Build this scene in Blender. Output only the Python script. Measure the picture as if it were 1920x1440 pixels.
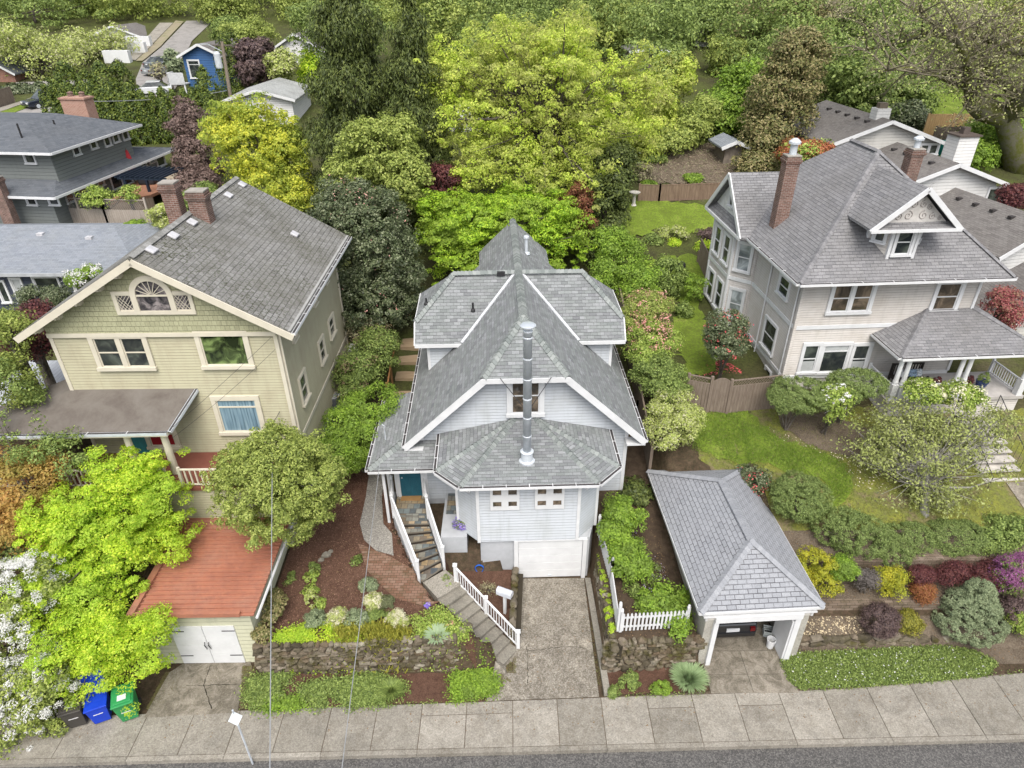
import bpy, math, random
import numpy as np
from mathutils import Vector, Matrix
from mathutils.geometry import delaunay_2d_cdt
R_ = math.radians
SC = bpy.context.scene
for o in list(bpy.data.objects): bpy.data.objects.remove(o)
COL = SC.collection
# ------------------------------------------------------------ camera, sky, sun, exposure
CAMZ = 21.0; PITCH = 31.5; FPX = 1246.0
cam = bpy.data.cameras.new('camera'); cam.sensor_width = 36; cam.lens = 36*FPX/1920
cam.clip_start = .1; cam.clip_end = 2000
co = bpy.data.objects.new('camera', cam); COL.objects.link(co)
CR = Matrix.Rotation(R_(90-PITCH), 3, 'X') @ Matrix.Rotation(R_(-.4), 3, 'Z')
co.matrix_world = Matrix.Translation((0, 0, CAMZ)) @ CR.to_4x4()
SC.camera = co
w = bpy.data.worlds.new('World'); SC.world = w; w.use_nodes = True
nt = w.node_tree; nt.nodes.clear()
sky = nt.nodes.new('ShaderNodeTexSky'); sky.sky_type = 'NISHITA'; sky.sun_disc = False
SUN_EL, SUN_AZ = 58, 178          # azimuth clockwise from +Y
sky.sun_elevation = R_(SUN_EL); sky.sun_rotation = R_(SUN_AZ)
sky.air_density = 1.0; sky.dust_density = 4.0; sky.ozone_density = .6
bg = nt.nodes.new('ShaderNodeBackground'); bg.inputs['Strength'].default_value = .15
wo = nt.nodes.new('ShaderNodeOutputWorld')
hs_ = nt.nodes.new('ShaderNodeHueSaturation'); hs_.inputs['Saturation'].default_value = .42   # cloud cover whitens the sky
nt.links.new(sky.outputs[0], hs_.inputs['Color']); nt.links.new(hs_.outputs[0], bg.inputs[0]); nt.links.new(bg.outputs[0], wo.inputs[0])
sl = bpy.data.lights.new('sun', 'SUN'); sl.energy = 1.3; sl.angle = R_(40); sl.color = (1, .94, .85)
so = bpy.data.objects.new('sun', sl); COL.objects.link(so)
d = Vector((math.sin(R_(SUN_AZ))*math.cos(R_(SUN_EL)), math.cos(R_(SUN_AZ))*math.cos(R_(SUN_EL)), math.sin(R_(SUN_EL))))
so.rotation_euler = d.to_track_quat('Z', 'Y').to_euler(); so.location = (0, -10, 60)
SC.view_settings.view_transform = 'Standard'; SC.view_settings.look = 'None'
SC.view_settings.gamma = 1; SC.view_settings.exposure = .8
# ------------------------------------------------------------ pixel -> world (photo pixels, 1920 x 1440)
def ray(px, py): return CR @ Vector(((px-960)/FPX, -(py-720)/FPX, -1))
def G(px, py, z=0.):
    r = ray(px, py); t = (z-CAMZ)/r.z; return Vector((r.x*t, r.y*t, z))
def V(px, py, Y):
    r = ray(px, py); t = Y/r.y; return Vector((r.x*t, Y, CAMZ+r.z*t))
# ------------------------------------------------------------ terrain height
def prof(y, p): return np.interp(y, [a for a, b in p], [b for a, b in p])
FAR_L = [(31, 4.6), (36, 5.2), (42, 6.0), (50, 7.2), (60, 8.3), (80, 9.6), (110, 12.5), (150, 19), (260, 44)]
FAR_C = [(28, 2.9), (32, 3.8), (38, 5.2), (45, 6.6), (50, 7.7), (60, 9), (80, 11), (110, 14), (150, 20), (260, 46)]
FAR_R = [(30, 4.7), (36, 5.4), (40, 6.6), (45, 8.0), (50, 9.0), (60, 10.4), (80, 12.6), (110, 15.5), (150, 21), (260, 46)]
ZN = [(-12.9, [(13.3, 0), (14.1, .15), (15, .9), (17, 2.0), (19, 3.2), (21, 4.2)]+FAR_L),
      (-9.05, [(20.7, 0), (21, 3.2), (23, 3.6)]+FAR_L),
      (-.5, [(14.8, 0), (14.95, 1.3), (18, 1.45), (21, 1.7), (25, 2.2)]+FAR_C),
      (3.25, [(13.8, 0), (18.9, .15), (22, .15), (22.5, 1.8)]+FAR_C),
      (6.45, [(14.8, 0), (14.95, 1.35), (18, 1.6), (21, 2.1), (25, 3.0), (28, 3.8)]+FAR_R[1:]),
      (9.9, [(21.4, 0), (21.6, 3.1), (25, 4.05)]+FAR_R),
      (1e9, [(14.7, 0), (15.6, .12), (15.75, .4), (16.5, .8), (16.6, 1.25), (17.7, 1.6), (17.8, 2.2), (19, 2.7), (21, 3.3), (25, 4.1)]+FAR_R)]
def grown(pts, e):
    c = sum((Vector(p[:2]) for p in pts), Vector((0, 0)))/len(pts); return [tuple(Vector(p[:2])+(Vector(p[:2])-c).normalized()*e) for p in pts]
CARVE = [(grown([G(742, 965, 2.2), G(790, 1088, 1.28), G(829, 1062, 1.28), G(799, 967, 2.2)], .28), .95), (grown([G(793, 1092, 1.28), G(821, 1122, 1.28), G(866, 1094, 1.28), G(835, 1068, 1.28)], .25), .95)]
def inpoly(x, y, P):
    r = np.zeros(np.shape(x), bool)
    for i in range(len(P)):
        (x0, y0), (x1, y1) = P[i], P[(i+1) % len(P)]; r = r ^ (((y0 > y) != (y1 > y)) & (x < (x1-x0)*(y-y0)/((y1-y0) or 1e-9)+x0))
    return r
def hgt(x, y):
    x = np.asarray(x, float); y = np.asarray(y, float)
    wd = np.clip((y-22)/6, 0, 1)*2.5+.06
    z = prof(y, ZN[0][1])
    for i in range(len(ZN)-1):
        t = np.clip((x-ZN[i][0])/wd+.5, 0, 1); t = t*t*(3-2*t)
        z = z*(1-t)+prof(y, ZN[i+1][1])*t
    # triangular bed and steps between the garden and the driveway
    q = (x+2.05)*.67+(y-17.65)*.74; t_ = (x+2.05)*.74-(y-17.65)*.67
    stairs = (q > -1.12) & (q <= .0) & (t_ > -.3) & (t_ < 3.1)
    z = np.where(stairs, np.minimum(z, np.clip(1.0-t_*.42, -.1, 1.1)), z)
    for P_, zc in CARVE: z = np.where(inpoly(x, y, P_), np.minimum(z, zc), z)
    bed = (q > 0) & (x < -.02-(18.9-y)*.03) & (x > -2.7) & (y < 18.95) & (y > 14.3)
    z = np.where(bed, np.clip(.1+(y-15.9)*.19, 0, .65), z)
    return np.where((q > -1.12) & (t_ >= 3.1) & (y < 15.9) & (x < 3), 0., z)
def T(px, py, dz=0.):
    r = ray(px, py); t = 12.0; last = t
    for _ in range(1200):
        x, y, z = r.x*t, r.y*t, CAMZ+r.z*t
        if z <= float(hgt(x, y))+dz: break
        last = t; t += .25 if t < 70 else 1.
    lo, hi = last, t
    for _ in range(12):
        m = (lo+hi)/2
        if CAMZ+r.z*m <= float(hgt(r.x*m, r.y*m))+dz: hi = m
        else: lo = m
    return Vector((r.x*hi, r.y*hi, CAMZ+r.z*hi))
# ------------------------------------------------------------ node materials
class N:
    def __init__(s, name):
        s.m = bpy.data.materials.new(name); s.m.use_nodes = True; s.t = s.m.node_tree
        s.b = s.t.nodes['Principled BSDF']; s.o = s.t.nodes['Material Output']
        s.b.inputs['Specular IOR Level'].default_value = .3
    def n(s, typ, **k):
        x = s.t.nodes.new('ShaderNode'+typ)
        for a, v in k.items():
            if a.startswith('_'): setattr(x, a[1:], v)
            else:
                i = x.inputs[int(a[1:])] if a[0] == 'i' and a[1:].isdigit() else x.inputs[a.replace('__', ' ')]
                if hasattr(v, 'is_output') and v.is_output: s.t.links.new(v, i)
                else:
                    if isinstance(v, tuple) and len(v) == 3 and i.type == 'RGBA': v = (*v, 1)
                    i.default_value = v
        return x
    def uv(s): return s.n('UVMap').outputs[0] if 0 else s.n('TexCoord').outputs['UV']
    def ob(s): return s.n('TexCoord').outputs['Object']
    def pos(s): return s.n('NewGeometry').outputs['Position']
    def noise(s, vec, scale, det=4, rough=.6, dist=0):
        return s.n('TexNoise', Vector=vec, Scale=scale, Detail=float(det), Roughness=rough, Distortion=float(dist)).outputs[0]
    def ramp(s, fac, *st):
        r = s.n('ValToRGB', Fac=fac); e = r.color_ramp.elements
        while len(e) < len(st): e.new(.5)
        for a, (p, c) in zip(e, st):
            a.position = p; a.color = (*c, 1) if isinstance(c, tuple) else (c, c, c, 1)
        return r.outputs[0]
    def mix(s, f, a, b, mode='MIX'):
        x = s.n('Mix', _data_type='RGBA', _blend_type=mode)
        for i, v in ((0, f), (6, a), (7, b)):
            if hasattr(v, 'is_output'): s.t.links.new(v, x.inputs[i])
            else: x.inputs[i].default_value = (*v, 1) if isinstance(v, tuple) else v
        return x.outputs[2]
    def math(s, op, a, b=0., c=0.):
        x = s.n('Math', _operation=op)
        for i, v in enumerate((a, b, c)):
            if hasattr(v, 'is_output'): s.t.links.new(v, x.inputs[i])
            else: x.inputs[i].default_value = v
        return x.outputs[0]
    def bump(s, h, dist=.02, st=1.):
        b = s.n('Bump', Height=h, Distance=dist, Strength=st); s.t.links.new(b.outputs[0], s.b.inputs['Normal'])
    def col(s, c, rough=.8, spec=.3):
        if hasattr(c, 'is_output'): s.t.links.new(c, s.b.inputs['Base Color'])
        else: s.b.inputs['Base Color'].default_value = (*c, 1)
        s.b.inputs['Roughness'].default_value = rough; s.b.inputs['Specular IOR Level'].default_value = spec
        return s.m
def m_plain(name, c, rough=.6, var=.12, scale=3., metal=0.):
    k = N(name); n = k.noise(k.pos(), scale, 5)
    a = tuple(x*(1-var*1.5) for x in c); b = tuple(min(1, x*(1+var)) for x in c)
    k.col(k.ramp(n, (.3, a), (.7, b)), rough); k.b.inputs['Metallic'].default_value = metal
    return k.m
def m_siding(name, c, pitch=.115, dirt=.25, dcol=None):
    k = N(name); uv = k.uv(); v = k.n('SeparateXYZ', Vector=uv).outputs[1]; u = k.n('SeparateXYZ', Vector=uv).outputs[0]
    f = k.math('FRACT', k.math('DIVIDE', v, pitch)); row = k.math('FLOOR', k.math('DIVIDE', v, pitch))
    st = k.n('CombineXYZ', X=k.math('MULTIPLY', u, .8), Y=k.math('MULTIPLY', row, 3.7)).outputs[0]
    n = k.noise(st, 1., 3); n2 = k.noise(k.pos(), 1.1, 6, .65)
    d_ = tuple(x*(1-dirt) for x in c) if dcol is None else dcol
    cc = k.mix(k.ramp(n2, (.45, 0.), (.75, 1.)), c, d_)
    cc = k.mix(k.ramp(n, (.3, .0), (.8, .25)), cc, tuple(x*.82 for x in c))
    drip = k.noise(k.n('CombineXYZ', X=k.math('MULTIPLY', u, 5.), Y=k.math('MULTIPLY', v, .35)).outputs[0], 1., 4, .7)
    cc = k.mix(k.ramp(drip, (.5, 0.), (.72, .4)), cc, tuple(x*.78 for x in d_))
    prof_ = k.ramp(f, (0., 1.), (.88, .15), (.9, 0.), (1., 0.))
    k.bump(prof_, .05, 1.)
    gap = k.ramp(f, (.0, .6), (.07, 0.), (.88, 0.), (.96, .6))  # shade under each lap, painted in as a dark line
    return k.col(k.mix(gap, cc, tuple(x*.5 for x in c)), .6)
def m_shingle(name, c1, c2, mort, w_=.3, h_=.145, stain=(.2, (.1, .1, .08)), cm=None, mossy=0., ms=.006):
    k = N(name); uv = k.uv()
    jit = k.n('VectorMath', _operation='ADD', i0=uv).outputs[0]
    br = k.n('TexBrick', _offset=.5, Vector=uv, Color1=c1, Color2=c2, Mortar=mort, Scale=1., Mortar__Size=ms, Mortar__Smooth=.3, Bias=0., Brick__Width=w_, Row__Height=h_)
    br2 = k.n('TexBrick', _offset=.37, Vector=uv, Color1=(0., 0., 0.), Color2=(1., 1., 1.), Mortar=(.5, .5, .5), Scale=1., Mortar__Size=0., Bias=0., Brick__Width=w_*1.7, Row__Height=h_)
    c = k.mix(k.math('MULTIPLY', br2.outputs[0], .55), br.outputs[0], cm or tuple((a+b)/2*1.15 for a, b in zip(c1, c2)))
    n = k.noise(k.pos(), .45, 6, .7); g = k.noise(k.pos(), 30., 2)
    c = k.mix(k.ramp(n, (.42, 0.), (.72, stain[0]*2)), c, stain[1])
    c = k.mix(.35, c, k.ramp(g, (.25, .25), (.75, .75)), 'OVERLAY')
    if mossy:
        mn = k.noise(k.pos(), 9., 5, .75); mb = k.noise(k.pos(), .35, 3)
        mf = k.math('MULTIPLY', k.ramp(mn, (.5, 0.), (.62, 1.)), k.ramp(mb, (.35, .15), (.65, mossy)))
        c = k.mix(mf, c, (.045, .05, .018))
    v = k.n('SeparateXYZ', Vector=uv).outputs[1]; f = k.math('FRACT', k.math('DIVIDE', v, h_))
    k.bump(k.math('ADD', k.math('MULTIPLY', k.math('SUBTRACT', 1., f), .6), k.math('MULTIPLY', br.outputs[1], -.8)), .02, .9)
    return k.col(c, .92, .15)
def m_blend(name, *cols, scale=2., rough=.95, det=8, bump=.0, bs=8., dist=.3, fine=None):
    k = N(name); n = k.noise(k.pos(), scale, det, .7, dist)
    st = [(.3+.4*i/(len(cols)-1), c) for i, c in enumerate(cols)]
    c = k.ramp(n, *st)
    if fine:
        c = k.mix(k.ramp(k.noise(k.pos(), fine[0], 4, .8), (.45, 0.), (.6, fine[2])), c, fine[1])
    if bump: k.bump(k.noise(k.pos(), bs, 6, .8), bump)
    return k.col(c, rough, .15)
def m_leaf(name, cols, trans=.35, patch=None, rough=.5, pscale=1.2, gain=1.4):
    k = N(name); r = k.n('NewGeometry').outputs['Random Per Island']
    def lift(c, g=gain, d=.05):
        m = sum(c)/3; return tuple(min(.82, (q*(1-d)+m*d)*(g if m < .34 else 1.05)+.006) for q in c)
    cols = [lift(c) for c in cols]; patch = lift(patch) if patch else None
    st = [(i/(len(cols)-1), c) for i, c in enumerate(cols)]
    c = k.ramp(r, *st)
    if patch: c = k.mix(k.ramp(k.noise(k.pos(), pscale, 3), (.4, 0.), (.65, .8)), c, patch)
    k.col(c, rough, .25)
    tr = k.n('BsdfTranslucent', Color=c); mx = k.n('MixShader', Fac=trans)
    k.t.links.new(k.b.outputs[0], mx.inputs[1]); k.t.links.new(tr.outputs[0], mx.inputs[2])
    k.t.links.new(mx.outputs[0], k.o.inputs[0])
    return k.m
def m_brick(name, c1, c2, mort, w_=.21, h_=.075, stain=(.05, .045, .03), sa=.5):
    k = N(name); br = k.n('TexBrick', _offset=.5, Vector=k.uv(), Color1=c1, Color2=c2, Mortar=mort, Scale=1., Mortar__Size=.008, Mortar__Smooth=.2, Bias=0., Brick__Width=w_, Row__Height=h_)
    c = k.mix(k.ramp(k.noise(k.pos(), 2.2, 6, .7), (.45, 0.), (.7, sa)), br.outputs[0], stain)
    k.bump(br.outputs[1], .01, -1.); return k.col(c, .9, .15)
def m_wood(name, c1, c2, pitch=.14, axis=0, gap=.08):
    k = N(name); s_ = k.n('SeparateXYZ', Vector=k.uv()); u = s_.outputs[axis]; v = s_.outputs[1-axis]
    q = k.math('DIVIDE', u, pitch); row = k.math('FLOOR', q); f = k.math('FRACT', q)
    vec = k.n('CombineXYZ', X=k.math('MULTIPLY', row, 7.3), Y=k.math('MULTIPLY', v, .9), Z=k.math('MULTIPLY', f, .8)).outputs[0]
    c = k.ramp(k.noise(vec, 1.6, 5, .7), (.3, c1), (.7, c2))
    g = k.ramp(f, (0., 1.), (gap*.5, 0.), (1-gap*.5, 0.), (1., 1.))
    k.bump(g, .02, -1.); return k.col(k.mix(g, c, tuple(x*.25 for x in c1)), .85, .15)
def m_glass(name, c=(.02, .025, .028), c2=(.06, .07, .06), sc=1.3):
    k = N(name); n = k.noise(k.pos(), sc, 3, .6, .8)  # noise blotches paint reflections into the pane colour
    k.col(k.ramp(n, (.38, c), (.52, tuple((a+b)/2 for a, b in zip(c, c2))), (.66, tuple(q*1.5 for q in c2))), .05, .7); return k.m
def m_conc(name, c, agg=0., stains=(.45, .5), dcol=(.07, .065, .045)):
    k = N(name); n = k.noise(k.pos(), .9, 8, .7, .4); f = k.noise(k.pos(), 22., 4, .8)
    a = k.ramp(n, (.3, tuple(x*.62 for x in c)), (.5, c), (.75, tuple(x*1.12 for x in c)))
    a = k.mix(.25+agg, a, k.ramp(f, (.3, .12), (.7, .88)), 'OVERLAY')
    n3 = k.noise(k.pos(), 1.7, 8, .75, 1.)
    a = k.mix(k.ramp(n3, (stains[0]+.1, 0.), (stains[0]+.26, stains[1])), a, dcol)
    if agg:
        vo = k.n('TexVoronoi', Vector=k.pos(), Scale=28.)
        a = k.mix(agg*.7, a, k.ramp(k.n('SeparateColor', Color=vo.outputs['Color']).outputs[0], (0., (.06, .055, .05)), (.5, (.2, .19, .17)), (1., (.5, .48, .44))))
    ri = k.n('NewGeometry').outputs['Random Per Island']; a = k.mix(1., a, k.ramp(ri, (0., (.8, .79, .77)), (1., (1.06, 1.05, 1.04))), 'MULTIPLY')
    k.bump(f, .008, .6); return k.col(a, .9, .2)
# ------------------------------------------------------------ mesh building
def kids(o): return [c for c in bpy.data.objects if c.parent == o]
def tag(o, label=None, cat=None, group=None, kind=None):
    for a, v in (('label', label), ('category', cat), ('group', group), ('kind', kind)):
        if v: o[a] = v
    return o
def empty(name, loc=(0, 0, 0), rz=0., label=None, cat=None, group=None):
    o = bpy.data.objects.new(name, None); o.empty_display_size = .3; COL.objects.link(o)
    o.location = loc; o.rotation_euler = (0, 0, rz); return tag(o, label, cat, group)
def rawmesh(name, v, f, mat, parent=None, smooth=False, quads=False):
    me = bpy.data.meshes.new(name)
    if quads:
        v = np.asarray(v, np.float32); nq = len(f)
        me.vertices.add(len(v)); me.vertices.foreach_set('co', v.ravel())
        me.loops.add(nq*4); me.loops.foreach_set('vertex_index', np.asarray(f, np.int32).ravel())
        me.polygons.add(nq); me.polygons.foreach_set('loop_start', np.arange(0, nq*4, 4, dtype=np.int32))
        me.update(calc_edges=True)
    else:
        me.from_pydata([tuple(a) for a in v], [], f); me.update()
    me.materials.append(mat)
    if smooth: me.shade_smooth()
    o = bpy.data.objects.new(name, me); COL.objects.link(o); o.parent = parent
    return o
def metric_uv(me):
    uv = me.uv_layers.new(name='UVMap'); Z = Vector((0, 0, 1))
    for p in me.polygons:
        n = p.normal
        u = Z.cross(n) if abs(n.z) < .995 else Vector((1, 0, 0))
        if u.length < 1e-4: u = Vector((1, 0, 0))
        u.normalize(); v = n.cross(u)
        if v.z < 0 or (abs(n.z) >= .995 and v.y < 0): v = -v
        for li in p.loop_indices:
            c = me.vertices[me.loops[li].vertex_index].co
            uv.data[li].uv = (c.dot(u)+50, c.dot(v)+50)
class MB:
    def __init__(s, M=None): s.v = []; s.f = []; s.M = M or Matrix.Identity(4)
    def add(s, vs, fs):
        k = len(s.v); s.v += [s.M @ Vector(a) for a in vs]; s.f += [tuple(k+i for i in f) for f in fs]; return s
    def box(s, x0, x1, y0, y1, z0, z1):
        return s.add([(x0, y0, z0), (x1, y0, z0), (x1, y1, z0), (x0, y1, z0), (x0, y0, z1), (x1, y0, z1), (x1, y1, z1), (x0, y1, z1)],
                     [(0, 3, 2, 1), (4, 5, 6, 7), (0, 1, 5, 4), (1, 2, 6, 5), (2, 3, 7, 6), (3, 0, 4, 7)])
    def ext(s, pts, z0, z1, cap=True):      # footprint (ccw from above) pulled up
        n = len(pts); v = [(p[0], p[1], z0) for p in pts]+[(p[0], p[1], z1) for p in pts]
        f = [(i, (i+1) % n, n+(i+1) % n, n+i) for i in range(n)]
        if cap: f += [tuple(range(n-1, -1, -1)), tuple(range(n, 2*n))]
        return s.add(v, f)
    def slab(s, pts, t=.12, dirv=(0, 0, -1)):   # polygon thickened along dirv
        n = len(pts); D = Vector(dirv)*t
        v = [Vector(p) for p in pts]+[Vector(p)+D for p in pts]
        nn = Vector((0, 0, 0))
        for i in range(n): nn += Vector(pts[i]).cross(Vector(pts[(i+1) % n]))
        flip = nn.dot(D) > 0
        top = tuple(range(n)); bot = tuple(range(2*n-1, n-1, -1)); sd = [(i, n+i, n+(i+1) % n, (i+1) % n) for i in range(n)]
        fs = [top, bot]+sd
        if flip: fs = [tuple(reversed(f)) for f in fs]
        return s.add(v, fs)
    def bar(s, p, q, w_, h_, up=(0, 0, 1)):
        p, q = Vector(p), Vector(q); d_ = (q-p).normalized(); U = Vector(up)
        if abs(d_.dot(U)) > .98: U = Vector((0, 1, 0))
        a = d_.cross(U).normalized()*w_/2; b = a.cross(d_).normalized()*h_/2
        v = [p-a-b, p+a-b, p+a+b, p-a+b, q-a-b, q+a-b, q+a+b, q-a+b]
        return s.add(v, [(0, 1, 2, 3), (7, 6, 5, 4), (0, 4, 5, 1), (1, 5, 6, 2), (2, 6, 7, 3), (3, 7, 4, 0)])
    def tube(s, path, r, seg=6, cap=True):
        P = [Vector(p) for p in path]; n = len(P); rr = r if isinstance(r, (list, tuple)) else [r]*n
        vs = []; fs = []
        for i in range(n):
            t = (P[min(i+1, n-1)]-P[max(i-1, 0)]).normalized(); a = t.cross(Vector((0, 0, 1)) if abs(t.z) < .95 else Vector((1, 0, 0))).normalized(); b = t.cross(a)
            for k in range(seg):
                g = 2*math.pi*k/seg; vs.append(P[i]+a*math.cos(g)*rr[i]+b*math.sin(g)*rr[i])
        for i in range(n-1):
            for k in range(seg):
                fs.append((i*seg+k, i*seg+(k+1) % seg, (i+1)*seg+(k+1) % seg, (i+1)*seg+k))
        if cap: fs += [tuple(range(seg-1, -1, -1)), tuple((n-1)*seg+k for k in range(seg))]
        return s.add(vs, fs)
    def lathe(s, prof_, c=(0, 0, 0), seg=14, sx=1, sy=1):
        vs = []; fs = []; n = len(prof_)
        for r, z in prof_:
            for k in range(seg):
                g = 2*math.pi*k/seg; vs.append((c[0]+r*math.cos(g)*sx, c[1]+r*math.sin(g)*sy, c[2]+z))
        for i in range(n-1):
            for k in range(seg): fs.append((i*seg+k, i*seg+(k+1) % seg, (i+1)*seg+(k+1) % seg, (i+1)*seg+k))
        fs += [tuple(range(seg-1, -1, -1)), tuple((n-1)*seg+k for k in range(seg))]
        return s.add(vs, fs)
    def build(s, name, mat, parent=None, smooth=False, bevel=0.):
        o = rawmesh(name, s.v, s.f, mat, parent, smooth); metric_uv(o.data)
        if bevel:
            b = o.modifiers.new('b', 'BEVEL'); b.width = bevel; b.segments = 2; b.limit_method = 'ANGLE'
        return o
def FR(o, a=0.): return Matrix.Translation(o) @ Matrix.Rotation(a, 4, 'Z')
class Frame:                              # a building's own axes: pivot and turn
    def __init__(s, x, y, rz): s.x, s.y, s.a = x, y, rz
    def to(s, p):
        dx, dy = p[0]-s.x, p[1]-s.y; c, q = math.cos(s.a), math.sin(s.a)
        return Vector((dx*c+dy*q, -dx*q+dy*c, p[2]))
    def front(s, px, py, yl):             # pixel -> local (x, z) on the local plane y = yl
        Y = s.y+yl
        for _ in range(4):
            p = s.to(V(px, py, Y)); Y += yl-p.y
        return p.x, p.z
    def side(s, px, py, xl):              # pixel -> local (y, z) on the local plane x = xl
        lo, hi = s.y-6, s.y+40
        for _ in range(40):
            m = (lo+hi)/2; p = s.to(V(px, py, m))
            if (p.x-xl)*(1 if px > 960 else -1) > 0: hi = m
            else: lo = m
        return p.y, p.z
# ------------------------------------------------------------ shared palette
WHITE = m_plain('white_paint', (.64, .65, .66), .5, .05, 2.)
CREAM = m_plain('cream_paint', (.6, .56, .46), .55, .06, 2.)
GLASS = m_glass('window_glass'); GLASSG = m_glass('glass_tree_reflection', (.015, .025, .01), (.12, .17, .06), 2.2)  # second pane has green tree reflections painted into its colour
GLASSB = m_glass('window_glass_brown', (.035, .028, .02), (.13, .1, .07), 1.6)
BLIND = m_plain('pale_blind', (.42, .44, .44), .5, .1); METAL = m_plain('galvanised_metal', (.55, .59, .63), .45, .1, 4., .15)
DARK = m_plain('dark_metal', (.03, .03, .032), .5); GUT = m_plain('dark_gutter', (.05, .045, .045), .6)
def window(par, M, u0, u1, z0, z1, cols=1, rails=1, casing=.1, sill=True, glass=None, trim=None, mat_pane=None, lower=None, name='window', label=None, sash=.045, depth=.075):
    trim = trim or WHITE
    b = MB(M)
    b.box(u0-casing, u1+casing, -depth-.01, .0, z1, z1+casing*1.15); b.box(u0-casing, u0, -depth, 0, z0, z1); b.box(u1, u1+casing, -depth, 0, z0, z1)
    b.box(u0-casing-(.03 if sill else 0), u1+casing+(.03 if sill else 0), -depth-(.05 if sill else 0), 0, z0-casing*.8, z0)
    wd = (u1-u0)/cols
    for i in range(cols):
        a, c = u0+i*wd, u0+(i+1)*wd
        if i: b.box(a-casing*.5, a+casing*.5, -depth+.005, 0, z0, z1); a += casing*.5
        if i < cols-1: c -= casing*.5
        for q in ((a, a+sash), (c-sash, c)): b.box(q[0], q[1], -.035, 0, z0, z1)
        b.box(a+sash, c-sash, -.035, 0, z0, z0+sash); b.box(a+sash, c-sash, -.035, 0, z1-sash, z1)
        if rails == 1:
            zm = (z0+z1)/2; b.box(a+sash, c-sash, -.04, 0, zm-sash*.5, zm+sash*.5)
        elif rails > 1:
            zm = z0+(z1-z0)*.78; b.box(a+sash, c-sash, -.04, 0, zm-sash*.7, zm+sash*.7)
    f = b.build(name, trim, par)
    if label: f['label'] = label
    for i in range(cols):
        a, c = u0+i*wd, u0+(i+1)*wd
        MB(M).box(a+.02, c-.02, -.012, -.002, z0+.02, z1-.02).build('pane', mat_pane or GLASS, f)
    if lower:
        for i in range(cols):
            a, c = u0+i*wd+.06, u0+(i+1)*wd-.06
            MB(M).box(a, c, -.02, -.013, z0+.04+(z1-z0)*lower[1], z0+(z1-z0)*lower[2]-.02).build('blind', lower[0], f)
    return f
def caps(p, q, mat, par, wdt=.34, step=.17, thick=.04, name='ridge_cap', drop=.0):
    p, q = Vector(p), Vector(q); L = (q-p).length; n = max(2, int(L/step)); d_ = (q-p)/n; b = MB()
    rnd = random.Random(int(L*1000))
    side = d_.cross(Vector((0, 0, 1))).normalized()*wdt/2
    for i in range(n):                  # overlapping bent tabs laid from the low end up
        a = p+d_*i; c = a+d_*1.25; up = Vector((0, 0, thick)); j = rnd.uniform(-.01, .01)
        l0, l1 = a-side*(1+j)-Vector((0, 0, wdt*.28+drop)), a+side*(1-j)-Vector((0, 0, wdt*.28+drop))
        m0 = a+up*1.3; h0, h1, m1 = l0+d_*1.25-up*.4, l1+d_*1.25-up*.4, c+up*.1
        b.add([l0+up*.6, m0, l1+up*.6, h0, m1, h1, l0-up*.6, m0-up*1.6, l1-up*.6], [(0, 1, 4, 3), (1, 2, 5, 4), (0, 6, 7, 1), (1, 7, 8, 2)])
    return b.build(name, mat, par)
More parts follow.
